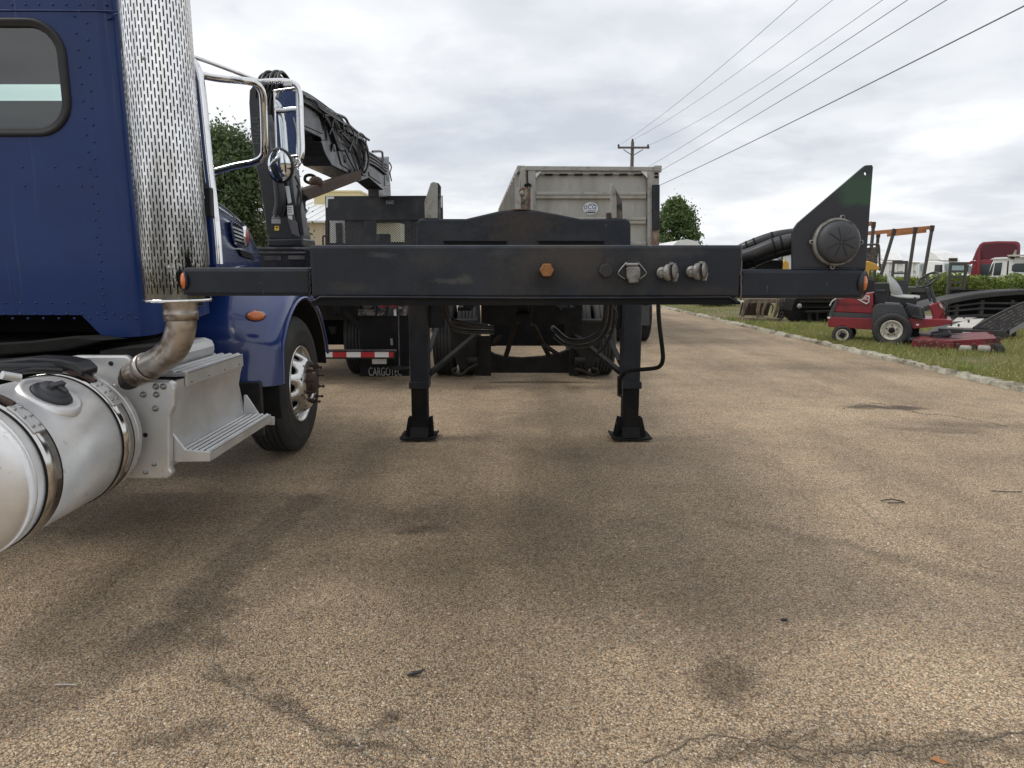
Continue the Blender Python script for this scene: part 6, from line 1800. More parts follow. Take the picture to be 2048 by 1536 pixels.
# wheels
def mwheel(px_, py_, ro, wd, rr_, y, lugs=5):
    x, z = mm_(px_, py_, max(y, 0) if y < .5 else .1)
    z = ro
    b = MB()
    pr = [(rr_, .02), (rr_ + .02, -.01), (ro * .86, -.025), (ro * .96, 0), (ro, .035), (ro, wd - .035), (ro * .96, wd), (ro * .86, wd + .02), (rr_, wd - .01)]
    b.lathe(pr, (x, y, z), (0, 1, 0), 36)
    t_ = b.build('wheel', M['rubber'], mw_)
    lm = None
    for k in range(28):
        a = 2 * math.pi * k / 28
        if lm is None: lm = MB().box(-.012, .012, .02, wd - .02, -.005, .012).mesh('tread_block', M['rubber'])
        inst('tread_block', lm, t_, (x + ro * math.sin(a), y, z + ro * math.cos(a)), (0, a, 0))
    MB().lathe([(rr_ + .005, .0), (rr_ + .008, -.012), (rr_ - .012, -.008), (rr_ - .03, .02), (rr_ * .62, .03), (rr_ * .45, .012), (.05, .012)], (x, y, z), (0, 1, 0), 32).build('rim', M['cream'], t_)
    MB().lathe([(.05, .02), (.045, -.012), (.02, -.02), (0, -.02)], (x, y, z), (0, 1, 0), 14).build('hub', M['hole'], t_)
    for k in range(lugs):
        a = 2 * math.pi * k / lugs + .3
        MB().lathe([(.014, .02), (.013, -.004), (0, -.004)], (x + rr_ * .5 * math.cos(a), y, z + rr_ * .5 * math.sin(a)), (0, 1, 0), 6).build('lug_nut', M['brownnut'], t_)
mwheel(1783, 668, .30, .24, .165, -.12)
mwheel(1783, 668, .30, .24, .165, .86)
mwheel(1684, 676, .165, .14, .1, .08, 4)
mwheel(1684, 676, .165, .14, .1, .78, 4)
MP('rear_axle', [(1672, 652), (1700, 654), (1696, 676), (1676, 674)], .22, .78, 'seal', .01)
MP('bumper_edge', [(1655, 634), (1660, 634), (1660, 637), (1655, 637)], .09, .12, 'whitetape', .002)
MB().tube([(*[mm_(1663, 610)[0], .13], mm_(1663, 610)[1]), (mm_(1668, 601)[0], .13, mm_(1668, 601)[1]), (mm_(1676, 596)[0], .13, mm_(1676, 596)[1])], .012, 8).build('hood_latch', M['cream'], mw_)
# mowing deck: reaches towards the camera
y_n = -.5
def dk(px_, py_, D=11.4): return lp(px_, py_, y_n)
def DP(name, pts, y0, y1, mt, bev=.01): return MB().prism([dk(*q) for q in pts], y0, y1).build(name, M[mt], mw_, bev)
deck = DP('mower_deck', [(1822, 688), (1827, 681), (1840, 678), (1912, 682), (1985, 679), (2003, 684), (2003, 698), (1905, 702), (1826, 694)], y_n, 1.0, 'deckred', .02)
DP('deck_skirt', [(1822, 690), (1826, 680), (1908, 687), (1910, 703), (1905, 704), (1826, 695)], y_n - .03, y_n + .01, 'deckred', .008)
DP('skirt_edge', [(1824, 693), (1908, 701), (1908, 705), (1826, 697)], y_n - .04, y_n - .025, 'paledark', .004)
DP('deck_rail', [(1905, 681), (2003, 676), (2003, 681), (1907, 687)], y_n + .0, y_n + .08, 'deckred', .006)
DP('deck_front', [(1912, 690), (1990, 688), (1992, 698), (1960, 706), (1914, 706)], y_n - .06, y_n + .02, 'deckred', .01)
for a, c_ in ((1917, 1942), (1954, 1980)):
    x0, z0 = dk(a, 699, 11.2); x1, _ = dk(c_, 699, 11.2)
    MB().lathe([(0, 0), (.05, 0), (.062, .03), (.062, x1 - x0 - .03), (.05, x1 - x0), (0, x1 - x0)], (x0, y_n - .1, z0 + .02), (1, 0, 0), 18).build('anti_scalp_roller', M['pale'], mw_)
for x_ in (1915, 1948, 1984):
    DP('roller_bracket', [(x_ - 3, 686), (x_ + 3, 686), (x_ + 4, 708), (x_ - 3, 708)], y_n - .14, y_n - .02, 'brownnut', .006)
for x_, yy in ((1994, y_n - .1), (1994, .8)):
    xx, _ = dk(x_, 690)
    MB().lathe([(0, 0), (.06, 0), (.1, .015), (.1, .07), (.06, .085), (0, .085)], (xx, yy, .1), (0, 1, 0), 20).build('caster_wheel', M['rubber'], mw_)
    MB().box(xx - .03, xx + .03, yy + .02, yy + .06, .1, .3).build('caster_fork', M['brownnut'], mw_, .005)
for k in range(10):
    x0, z0 = dk(1838 + k * 6, 684 + (k % 3) * 3)
    MB().ball((x0, y_n - .03, z0), (.008, .004, .006), 6, 4).build('paint_chip', M['cream'], mw_) if k % 2 == 0 else None
for yy in (-.1, .75):
    b = MB(); b.bar((mm_(1815, 672)[0], yy, mm_(1815, 672)[1]), (mm_(1960, 676)[0], yy, mm_(1960, 676)[1]), .07, .06); b.build('lift_arm', M['seal'], mw_, .006)
MB().cyl((mm_(1820, 676)[0], -.2, mm_(1820, 676)[1] + .02), (mm_(1880, 674)[0], -.2, mm_(1880, 674)[1]), .035, 12).build('drive_shaft', M['seal'], mw_)
MP('shaft_guard', [(1862, 668), (1900, 664), (1905, 672), (1866, 680)], .0, .5, 'seal', .02)
for x_ in (1850, 1890, 1930, 1962):
    xx, zz_ = mm_(x_, 680)
    MB().lathe([(.09, 0), (.09, .05), (.05, .07), (0, .07)], (xx, .3 + .1 * (x_ % 3), zz_), (0, 0, 1), 18).build('spindle_pulley', M['seal'], mw_)
# makers badge and name on the hood: part of the hood face
yh = .138
bdg = MP('maker_badge', [(1715.5, 591), (1739, 591), (1738.5, 604), (1733, 608.5), (1715, 599)], yh - .006, yh - .001, 'sticker', 0)
MP('badge_field', [(1717.5, 592), (1737.5, 592), (1737, 603), (1733, 606), (1717, 598)], yh - .009, yh - .006, 'redpaint', 0)
tx_, tz_ = mm_(1727, 596.5, yh)
text('badge_lettering', 'TORO', (tx_, yh - .011, tz_), .095, M['sticker'], mw_, ext=.001, sx=.75)
tx_, tz_ = mm_(1705, 609, yh)
text('hood_lettering', 'GROUNDSMASTER', (tx_, yh - .003, tz_), .065, mat('dark_red_print', (.1, .012, .016), .5), mw_, ext=.001, sx=.98)

# ================================================================== black car hauler with arched ramps
ch = thing('ramp_trailer', 'low black trailer with two arched slatted ramps and pale deck plates', 'trailer', (10.2, 14.5, 0))
# far arched track with girder side
fa = [(1835, 622), (1868, 608), (1905, 599), (1950, 590.5), (2010, 584), (2060, 581.5), (2140, 583), (2240, 592)]
topz = [at(x, y, 16.4) for x, y in smooth_path([(x, y, 0) for x, y in fa], 1) and fa]
pts = smooth_path(topz, 4)
W_ = Vector((.0, .7, 0))
MB().grid([[p_, p_ + W_, p_ + W_ - Vector((0, 0, .05)), p_ - Vector((0, 0, .05))] for p_ in pts], False, True).build('arched_deck', M['rampdeck'], ch)
nsl = 0
sl = None
for i in range(len(pts) - 1):
    for f in np.arange(0, 1, .34):
        q = pts[i].lerp(pts[i + 1], float(f)); d = pts[i + 1] - pts[i]
        if sl is None: sl = MB().box(-.018, .018, .02, .68, .0, .022).mesh('ramp_slat', M['rampdeck'])
        inst('ramp_slat', sl, ch, q, (0, -math.atan2(d.z, d.x), 0))
MB().grid([[p_ + Vector((0, -.03, .01)), p_ + Vector((0, -.03, -.08)), p_ + Vector((0, .0, -.08)), p_ + Vector((0, 0, .01))] for p_ in pts], False, True).build('arch_girder', M['rampdeck'], ch)
lo = [(1880, 632), (2260, 632)]
for k, (ya, yb) in enumerate(((606, 610), (617, 621), (630, 636))):
    MB().prism(xz([(1893 - k * 8 + 10, ya + 6 - k * 2), (1960, ya - 2), (2240, ya), (2240, yb), (1960, yb - 2), (1893 - k * 8, yb + 6 - k * 2)], 16.5), 16.48, 16.55).build('side_rail', M['rampdeck'], ch, .006)
for x_ in (1910, 1960, 2020, 2090, 2170):
    MB().box(xof(x_, 16.55, 610), xof(x_ + 7, 16.55, 610), 16.52, 16.6, .05, zof(600 if x_ > 1940 else 608, 16.55)).build('girder_post', M['rampdeck'], ch)
MB().box(xof(1895, 17.3, 620), xof(2240, 17.3, 620), 17.2, 17.3, .1, .85).build('inner_girder', M['blackdull'], ch)
# low deck with pale plates
MB().prism3([gp(1855, 664, .22), gp(2010, 664, .22), gp(2040, 634, .22), gp(1895, 634, .22)], (0, 0, -.16)).build('low_deck', M['rampdeck'], ch, .004)
for q in ([(1893, 654), (1944, 656), (1968, 637), (1938, 638)], [(1905, 643), (1930, 641.5), (1957, 633), (1918, 632)]):
    MB().prism3([gp(x, y, .235) for x, y in q], (0, 0, -.012)).build('deck_plate', M['plate'], ch)
for q in ((1902, 652), (1917, 653), (1937, 645), (1928, 637)):
    c_ = gp(*q, .24); MB().cyl(c_, c_ + Vector((0, 0, .05)), .02, 8).build('deck_pin', M['rampdeck'], ch)
for k, (a, c_, t_) in enumerate(((1925, 1941, 'whitetape'), (1945, 1963, 'redtape'), (1965, 1983, 'redtape'))):
    MB().prism(xz([(a, 664), (c_, 664.5), (c_, 669.5), (a, 669)], 12.6), 12.58, 12.6).build('reflective_tape', M[t_], ch)
MB().prism(xz([(1880, 657), (2014, 662), (2014, 672), (1880, 664)], 12.6), 12.605, 12.66).build('deck_edge', M['rampdeck'], ch, .004)
# near ramp resting its end on the deck
e0, e1 = gp(1947, 656, .25), gp(2018, 663, .2)
run = Vector((1.0, 0.08, 0))
rp = []
for k in range(15):
    s_ = k / 14 * 2.4
    rp.append(Vector((0, 0, .62 * s_ - .13 * s_ * s_)) + run * s_)
MB().grid([[e0 + q, e1 + q, e1 + q - Vector((0, 0, .05)), e0 + q - Vector((0, 0, .05))] for q in rp], False, True).build('near_ramp', M['rampdeck'], ch)
wv_ = (e1 - e0)
for j in range(14):
    f = (j + .5) / 14
    MB().tube([e0 + wv_ * f + q + Vector((0, 0, .012)) for q in rp], .009, 5, curve=False).build('ramp_bar', M['paledark' if j % 2 == 0 else 'rampdeck'], ch)
for f in (0, 1):
    MB().grid([[e0 + wv_ * f + q + Vector((-.0, -.02, .02)), e0 + wv_ * f + q + Vector((0, .02, .02)), e0 + wv_ * f + q + Vector((0, .02, -.07)), e0 + wv_ * f + q + Vector((0, -.02, -.07))] for q in rp], False, True).build('ramp_edge', M['bolt'] if f else M['rampdeck'], ch)
for s_ in (.7, 1.5):
    q = rp[int(s_ / 2.4 * 14)]
    for f in (.1, .9): MB().bar(e0 + wv_ * f + q, e0 + wv_ * f + Vector((q.x + .1, q.y, -e0.z)), .05, .05).build('ramp_leg', M['rampdeck'], ch)

# ---- upright ramp frames (ladders)
LG = 'upright black ramp frames'
def ladder(label, xa, xb, ytop, D, nr, panel=False):
    X0, X1 = xof(xa, D, 540), xof(xb, D, 540); Z1 = zof(ytop, D)
    r_ = thing('ladder_ramp', label, 'ladder ramp', ((X0 + X1) / 2, D, 0), LG)
    w_ = (X1 - X0) * .13
    for x in (X0, X1 - w_): MB().box(x, x + w_, D, D + .06, 0, Z1).build('side_post', M['stake'], r_, .004)
    MB().box(X0 + w_, X1 - w_, D + .002, D + .058, Z1 - .09, Z1).build('top_rail', M['stake'], r_, .004)
    for k in range(nr):
        z = Z1 - .09 - (k + 1) * (Z1 - .2) / (nr + 1)
        MB().box(X0 + w_, X1 - w_, D + .01, D + .05, z - .025, z + .025).build('rung', M['stake'], r_, .003)
    if panel: MB().box(X0 - .05, X1 + .05, D - .04, D - .005, .05, zof(561, D)).build('lower_panel', M['plastic'], r_, .006)
    return r_
ladder('short black ramp frame with solid lower panel, behind the mower seat', 1785, 1815, 521.5, 21.0, 4, True)
l2 = ladder('tall rusty ramp frame of open rungs standing before the hedge', 1899, 1935, 524, 18.5, 8)
q0, q1 = at(1901, 516, 18.5), at(1915, 523.5, 18.5)
MB().box(q0.x, q1.x, 18.5, 18.58, q1.z, q0.z).build('top_bracket', M['rusty'], l2, .004)

# ---- stake rack with orange boards
SKD = 22.0
sr = thing('stake_rack', 'flatbed rack of leaning grey stakes joined by orange boards', 'rack', (at(1800, 560, SKD).x, SKD, 0))
MB().box(xof(1722, SKD), xof(1852, SKD), SKD - .4, SKD + 1.6, .62, .78).build('rack_bed', M['stake'], sr, .01)
for x_ in (1735, 1838):
    for yy in (SKD - .3, SKD + 1.3):
        MB().lathe([(0, 0), (.12, 0), (.2, -.02), (.34, .0), (.34, .2), (.2, .22), (0, .2)], (xof(x_, SKD), yy, .34), (0, 1, 0), 20).build('wheel', M['rubber'], sr)
for (xt, yt, xb_, yb_, D) in ((1747.5, 445, 1736, 566, SKD - .2), (1757, 465, 1747, 566, SKD + 1.2), (1789, 459, 1762, 550, SKD - .2), (1831, 455.5, 1815, 566, SKD), (1865, 452, 1845, 566, SKD + .2)):
    p0, p1 = at(xb_, yb_, D), at(xt, yt, D)
    so = MB().bar(p0, p1, .085, .06, (0, 1, 0)).build('stake', M['stake'], sr, .004)
    MB().bar(p1 - (p1 - p0).normalized() * .16, p1 + (p1 - p0).normalized() * .02, .105, .08, (0, 1, 0)).build('stake_socket', M['rusty'], so, .003)
for (a, c_, w0, w1, D0, D1) in (((1700, 470), (1862, 455), 8, 7.5, SKD - .05, SKD + .35), ((1775, 470), (1853, 462), 7, 6.5, SKD + .05, SKD + .35), ((1700, 452), (1744, 447), 9, 9, SKD - .1, SKD)):
    P_ = [at(a[0], a[1] - w0 / 2, D0), at(c_[0], c_[1] - w1 / 2, D1), at(c_[0], c_[1] + w1 / 2, D1), at(a[0], a[1] + w0 / 2, D0)]
    MB().prism3(P_, (0, .04, 0)).build('board', M['orangewood'], sr, .003)

# ---- small yellow machine with a roll cage
ym = thing('skid_loader', 'yellow compact loader with grey roll cage, mostly hidden behind the triangular plate', 'loader', (at(1735, 570, 19.5).x, 19.5, 0))
MB().prism(xz([(1690, 570), (1690, 528), (1738, 522), (1752, 527), (1761, 536), (1756, 541), (1740, 541), (1736, 570)], 19.5), 19.5, 20.4).build('machine_body', M['machyellow'], ym, .03)
MB().box(xof(1690, 19.5), xof(1758, 19.5), 19.55, 20.35, .3, zof(560, 19.5)).build('machine_base', M['seal'], ym, .02)
b = MB(); b.tube([at(1722, 530, 19.9), at(1722, 500, 19.9), at(1726, 491, 19.9), at(1752, 489, 19.9), at(1758, 494, 19.9), at(1759, 528, 19.9)], .03, 8); b.build('roll_cage', M['stake'], ym)
MB().prism(xz([(1726, 526), (1728, 496), (1752, 494), (1756, 526)], 20.1), 20.1, 20.14).build('cage_screen', M['paledark'], ym)
for x_ in (1700, 1748): MB().lathe([(0, 0), (.14, 0), (.3, .0), (.34, .05), (.34, .25), (0, .3)], (xof(x_, 19.5), 19.4, .34), (0, 1, 0), 20).build('wheel', M['rubber'], ym)

# ---- rusty grapple bucket and dark attachment by the kerb
GDp = 18.0
gbk = thing('grapple_bucket', 'muddy rusty grapple bucket with oval cut-outs on the grass by the kerb', 'grapple bucket', (at(1532, 640, GDp).x, GDp, 0))
def GB(name, pts, y0, y1, mt='grapple', bev=.008): return MB().prism(xz(pts, GDp), GDp + y0, GDp + y1).build(name, M[mt], gbk, bev)
GB('top_beam', [(1493, 598), (1560, 598), (1558, 607), (1496, 607)], .1, .3)
GB('bottom_edge', [(1481, 634), (1556, 636), (1552, 643), (1480, 640)], -.25, .2)
GB('back_plate', [(1496, 606), (1556, 606), (1548, 634), (1490, 633)], .45, .5, 'rusty')
def rib(pts, y0):
    b = MB(); P_ = [Vector((x, GDp + y0, z)) for x, z in xz(pts, GDp)]
    b.prism3(P_, (0, .06, 0)); b.build('curved_rib', M['grapple'], gbk, .006)
rib([(1489, 598), (1498, 598), (1494, 612), (1490, 626), (1486, 636), (1479, 637), (1484, 620)], -.05)
rib([(1517, 603), (1523, 603), (1519, 618), (1519, 636), (1514, 636), (1513, 618)], -.02)
rib([(1531, 603), (1536, 603), (1531, 614), (1527, 624), (1527, 636), (1522, 636), (1523, 620)], -.02)
rib([(1553, 598), (1560, 600), (1556, 620), (1550, 634), (1545, 637), (1550, 618)], -.05)
GB('side_wing', [(1560, 598), (1590, 597), (1584, 612), (1574, 630), (1562, 641), (1553, 641), (1560, 620)], .0, .05, 'paledark')
GB('side_slot', [(1559, 622), (1562, 618), (1556, 634), (1553, 636)], -.005, .0, 'hole', 0)
GB('side_slot', [(1489, 620), (1492, 616), (1488, 630), (1486, 632)], -.06, -.05, 'hole', 0)
for x_ in (1498, 1540, 1554): MB().tube([at(x_, 606, GDp), at(x_ + 6, 614, GDp - .02), at(x_ + 3, 626, GDp)], .014, 6).build('hydraulic_hose', M['hose'], gbk)
da = thing('brush_attachment', 'dark steel loader attachment between the grapple bucket and the mower', 'attachment', (at(1628, 640, 17.0).x, 17.0, 0))
def DA(name, pts, y0, y1, mt='blackdull', bev=.006): return MB().prism(xz(pts, 17.0), 17.0 + y0, 17.0 + y1).build(name, M[mt], da, bev)
DA('main_drum', [(1596, 600), (1606, 594), (1700, 594), (1700, 640), (1606, 648), (1596, 640), (1590, 622)], .2, .8)
for y_ in (603, 614): DA('frame_bar', [(1606, y_), (1690, y_), (1690, y_ + 3), (1606, y_ + 3)], .1, .2, 'dirtgrey')
DA('front_frame', [(1612, 622), (1690, 620), (1690, 624), (1612, 626)], -.1, .1, 'dirtgrey')
DA('front_frame', [(1612, 642), (1690, 640), (1690, 645), (1612, 647)], -.1, .1, 'dirtgrey')
for x_ in (1614, 1628, 1650, 1672): DA('frame_upright', [(x_, 622), (x_ + 5, 622), (x_ + 5, 650), (x_, 650)], -.12, -.02, 'dirtgrey')
q = at(1599, 612, 17.1); MB().lathe([(0, -.03), (.05, -.02), (.06, 0)], q, (0, 1, 0), 12).build('motor_cap', M['pale'], da)

# ================================================================== vehicles parked far behind the hedge
GZ = -.97
def far_truck(label, x, y, z, rz, paint, group=None, fairing=True, hood=True, name='parked_truck', sleeper=1.2):
    r_ = thing(name, label, 'truck', (x, y, z), group, local=True, rz=rz)
    P_ = M[paint] if isinstance(paint, str) else paint
    # local: truck faces -Y, x across
    cb = MB(); cb.prism3([(-1.15, -1.1, 1.0), (-1.1, -.75, 2.75), (-1.05, 0.1, 2.85), (-1.05, sleeper, 2.85), (-1.15, sleeper, 1.0)], (2.2, 0, 0)); cb.build('truck_cab', P_, r_, .08)
    if fairing:
        MB().prism3([(-1.0, -.55, 2.84), (-.98, .3, 3.5), (-.98, sleeper, 3.8), (-1.0, sleeper, 2.86)], (1.97, 0, 0)).build('roof_fairing', P_, r_, .1)
    if hood: MB().prism3([(-.8, -2.5, .9), (-.78, -2.5, 1.55), (-.85, -1.05, 1.8), (-.85, -1.05, .9)], (1.65, 0, 0)).build('hood', P_, r_, .1)
    MB().prism3([(-.92, -1.1, 1.88), (-.95, -.87, 2.58), (.92, -.87, 2.58), (.9, -1.1, 1.88)], (0, -.04, .0)).build('windscreen', M['paleglass'], r_, .01)
    for s_ in (-1.16, 1.06):
        MB().prism3([(s_, -.85, 1.85), (s_, -.65, 2.5), (s_, .05, 2.5), (s_, .05, 1.85)], (.06, 0, 0)).build('side_window', M['darkglass'], r_, .01)
        MB().box(s_ * 1.22 - .1, s_ * 1.22 + .1, -.98, -.9, 1.9, 2.5).build('mirror', M['seal'], r_, .02)
    MB().box(-1.1, 1.1, -2.7, -2.5, .45, .85).build('bumper', M['chrome'], r_, .03)
    for s_ in (-.7, .7): MB().box(s_ - .14, s_ + .14, -2.53, -2.48, 1.0, 1.2).build('headlamp', M['whitetape'], r_, .02)
    for (xx, yy) in ((-1.0, -1.7), (1.0, -1.7), (-1.0, 3.2), (1.0, 3.2)):
        MB().lathe([(0, -.14), (.2, -.14), (.3, -.14), (.5, -.11), (.5, .11), (.3, .14), (0, .14)], (xx, yy, .5), (1, 0, 0), 20).build('wheel', M['rubber'], r_)
    MB().box(-.5, .5, -2.4, 4.2, .6, .9).build('chassis', M['blackdull'], r_)
    return r_
q = at(1893, 532, 62); far_truck('white truck with tall roof fairing, right of the leaning stakes', q.x, 62, GZ, R(12), 'white', 'white trucks beyond the hedge')
q = at(1848, 532, 66); far_truck('small white truck without fairing, seen between the last stake and the white fairing', q.x, 66, GZ, R(5), 'white', 'white trucks beyond the hedge', fairing=False)
q = at(1783, 532, 70); far_truck('white truck showing only its roof fairing above the pale waste container', q.x, 70, GZ + .1, R(-8), 'white', 'white trucks beyond the hedge')
q = at(1540, 532, 54); far_truck('white truck whose roof fairing peeks over the black hoses', q.x, 46, -.05, R(-10), 'white', 'white trucks beyond the hedge')
# red truck, roof fairing open towards us
q = at(1985, 532, 45)
rt = thing('red_truck', 'dark red sleeper truck with hollow tall fairing, far right beyond the hedge', 'truck', (q.x, 45, GZ), local=False)
def RT(name, pts, y0, y1, mt, bev=.06): return MB().prism(xz(pts, 45), 45 + y0, 45 + y1).build(name, M[mt], rt, bev)
RT('truck_cab', [(1935, 590), (1941, 545), (1945, 523), (1955, 519), (1992, 518), (2034, 518), (2036, 590)], 0, 2.2, 'redtruck', .05)
RT('fairing_shell', [(1944, 520), (1952, 500), (1959, 488), (1966, 483.5), (1995, 482), (2032, 483), (2038.5, 486), (2040, 492), (2039, 520)], .1, 2.0, 'redtruck', .05)
RT('fairing_hollow', [(1959, 518), (1961, 496), (1966, 488), (1995, 485.5), (2028, 487), (2034, 492), (2034, 518)], .05, .12, 'maroon', .02)
RT('cab_corner', [(1950, 590), (1954, 512), (1958, 500), (1961, 500), (1960, 590)], -.08, .05, 'redtruck', .02)
RT('side_window', [(1935.5, 545), (1937, 531), (1943, 531), (1941, 546)], -.03, .0, 'paleglass', .01)
RT('rear_window', [(1960, 552), (1961, 529), (1990, 528), (1988, 552)], -.03, .0, 'darkglass', .02)
RT('sun_visor', [(1932, 526), (1946, 520), (1952, 524), (1938, 530)], -.05, .3, 'redtruck', .02)
RT('exhaust_stack', [(2024, 512), (2029, 500), (2033, 501), (2030, 520), (2024, 520)], -.2, -.1, 'pale', .01)
for x_ in (1945, 2025): MB().lathe([(0, 0), (.3, 0), (.5, .03), (.5, .25), (0, .28)], (xof(x_, 45), 44.9, GZ + .5), (0, 1, 0), 18).build('wheel', M['rubber'], rt)
# white pickup cab at far right
q = at(2015, 560, 36)
wp = thing('white_van', 'white cab-over truck with dark side windows, at the right edge behind the hedge', 'truck', (q.x, 36, GZ))
def WP(name, pts, y0, y1, mt, bev=.03): return MB().prism(xz(pts, 36), 36 + y0, 36 + y1).build(name, M[mt], wp, bev)
WP('truck_cab', [(1968, 600), (1974, 556), (1984, 526), (1988, 518), (2000, 515), (2060, 514), (2130, 513), (2130, 600)], 0, 1.9, 'white', .05)
WP('roof_visor', [(1980, 519), (1990, 515), (2016, 514), (2018, 519)], -.06, .02, 'white', .02)
WP('quarter_window', [(1975, 551), (1985, 528), (1988, 526), (1983, 551)], -.02, 0, 'darkglass', .01)
WP('door_window', [(1986, 551), (1990, 526), (2005, 525), (2001, 551)], -.02, 0, 'darkglass', .01)
WP('rear_window', [(2023, 541), (2024, 531), (2030, 527), (2070, 526), (2070, 544), (2028, 544)], -.02, 0, 'darkglass', .02)
WP('door_gap', [(2012, 560), (2015, 522), (2018, 522), (2015, 560)], -.015, 0, 'seal', .004)
WP('roof_board', [(2014, 510), (2060, 509), (2120, 509), (2120, 512.5), (2018, 513)], -.3, .6, 'plate', .01)
WP('roof_strap', [(2018, 516), (2024, 513), (2030, 514), (2028, 519)], -.1, .1, 'rusty', .01)
WP('side_mirror', [(2026, 546), (2036, 546), (2038, 556), (2028, 556)], -.3, -.1, 'seal', .02)
for x_ in (1990, 2080): MB().lathe([(0, 0), (.25, 0), (.42, .03), (.42, .25), (0, .28)], (xof(x_, 36), 35.9, GZ + .42), (0, 1, 0), 18).build('wheel', M['rubber'], wp)
for r_, a_, s_ in ((wp, 34, .83), (rt, 34, .83)):
    r_.rotation_euler.z = R(-a_); r_.scale = (s_, s_, 1)
# waste container
q = at(1810, 540, 40)
wc2 = thing('waste_container', 'pale ribbed waste container behind the short ramp frame', 'container', (q.x, 40, GZ))
def WC_(name, pts, y0, y1, mt, bev=.02): return MB().prism(xz(pts, 40), 40 + y0, 40 + y1).build(name, M[mt], wc2, bev)
WC_('container_body', [(1768, 596), (1768, 526), (1836, 526), (1834, 596)], 0, 3.5, 'white')
WC_('top_rail', [(1764, 523), (1839, 524), (1839, 527.5), (1764, 526.5)], -.08, 3.55, 'plate')
for x_ in (1774, 1790, 1806, 1822, 1831): WC_('container_rib', [(x_, 527), (x_ + 4, 527), (x_ + 4, 594), (x_, 594)], -.06, 0, 'white', .01)
WC_('rear_slat', [(1774, 541), (1832, 541), (1832, 543), (1774, 543)], -.05, -.0, 'plate', .004)
wc2.rotation_euler.z = R(-29); wc2.scale = (.88, .88, 1)
# pale rounded vehicle roof over the beam
q = at(1372, 532, 30)
va = thing('white_panel_van', 'white van roof showing over the beam right of the dump trailer', 'van', (q.x, 30, 0))
rows = []
for y, s_ in ((30, .9), (30.4, 1), (33.5, 1), (34, .94)):
    rows.append([(q.x + xx * s_, y, zz_) for xx, zz_ in ((-.9, .4), (-.95, 1.5), (-.75, 2.2), (-.45, 2.45), (0, 2.53), (.45, 2.45), (.75, 2.2), (.95, 1.5), (.9, .4))])
b = MB().grid(rows, True); b.add(rows[0], [tuple(range(9))]); b.add(rows[-1], [tuple(range(9))]); b.build('van_body', M['white'], va)
MB().box(q.x - .7, q.x + .7, 29.93, 29.97, 1.5, 2.1).build('rear_glass', M['darkglass'], va, .02)
for xx in (-.85, .85):
    for yy in (30.7, 33.2): MB().lathe([(0, -.1), (.2, -.1), (.34, -.08), (.34, .08), (0, .1)], (q.x + xx, yy, .34), (1, 0, 0), 18).build('wheel', M['rubber'], va)
# orange and white machine glimpsed under the hoses
q = at(1568, 528, 34)
om = thing('orange_machine', 'orange machine glimpsed through the gap below the black hoses', 'machine', (q.x, 34, GZ))
MB().prism(xz([(1552, 580), (1553, 528), (1558, 522), (1566, 526), (1570, 520), (1578, 525), (1580, 580)], 34), 34, 34.8).build('machine_body', M['machyellow'], om, .03)
MB().prism(xz([(1561, 530), (1564, 500), (1567, 500), (1565, 530)], 33.9), 33.9, 33.96).build('machine_mast', M['stake'], om)
q = at(1545, 530, 52)
fc = thing('site_office', 'pale site cabin glimpsed below the black hoses', 'cabin', (q.x, 52, GZ))
MB().prism(xz([(1528, 580), (1528, 512), (1600, 510), (1600, 580)], 52), 52, 55).build('cabin_wall', M['white'], fc, .03)
MB().prism(xz([(1526, 512), (1602, 509.5), (1602, 507.5), (1526, 510)], 52), 51.9, 55.1).build('cabin_roof', M['roofwhite'], fc, .01)
for x_ in (1534, 1556): MB().prism(xz([(x_, 530), (x_, 517), (x_ + 9, 517), (x_ + 9, 530)], 52), 51.96, 52).build('cabin_window', M['darkglass'], fc, .01)

# ================================================================== small things lying on the pavement
def scrap(name, label, cat, px_, py_, build):
    g = gp(px_, py_)
    r_ = build(g); tag(r_, label, cat); return r_
g = gp(832, 1353)
b = MB().tube([g + Vector((-.03, -.002, .008)), g + Vector((-.012, .0, .012)), g + Vector((.012, .002, .016)), g + Vector((.028, .012, .022))], [.004, .008, .006, .002], 7)
tag(b.build('rubber_scrap', M['hose']), 'curled black rubber scrap lying on the pavement near the camera', 'scrap')
g = gp(130, 1372)
tag(MB().tube([g + Vector((-.035, 0, .004)), g + Vector((0, .002, .005)), g + Vector((.04, -.001, .004))], .0022, 6).build('dry_twig', M['plate']), 'thin pale dry twig on the pavement at the lower left', 'twig')
g = gp(1878, 1526)
tag(MB().add([g + Vector(v) for v in ((-.02, .01, .006), (-.004, .016, .012), (.012, .006, .007), (.022, -.012, .01), (.004, -.01, .004), (-.012, -.002, .009))], [(0, 1, 5), (1, 2, 4, 5), (2, 3, 4)]).build('dry_leaf', mat('leaf_orange', (.36, .16, .06), .7)), 'small orange dry leaf at the lower right edge', 'leaf')
g = gp(1788, 1006)
b = MB().tube([g + Vector((-.07, .02, .008)), g + Vector((0, .04, .01)), g + Vector((.06, .0, .008)), g + Vector((.01, -.03, .012)), g + Vector((-.05, -.02, .008))], .0038, 6)
tag(b.build('cable_scrap', M['hose']), 'looped black cable scrap on the pavement right of the landing legs', 'scrap')
g = gp(2010, 984)
tag(MB().tube([g + Vector((-.08, .01, .006)), g + Vector((0, -.02, .008)), g + Vector((.1, -.01, .006))], .0028, 6).build('wire_scrap', M['hose']), 'thin curved wire scrap near the right edge of the pavement', 'scrap')
g = gp(1568, 1242)
tag(MB().ball(g + Vector((0, 0, .006)), (.016, .007, .006), 8, 5).build('bark_chip', M['hose']), 'tiny dark chip lying on the open pavement, right of centre', 'chip')
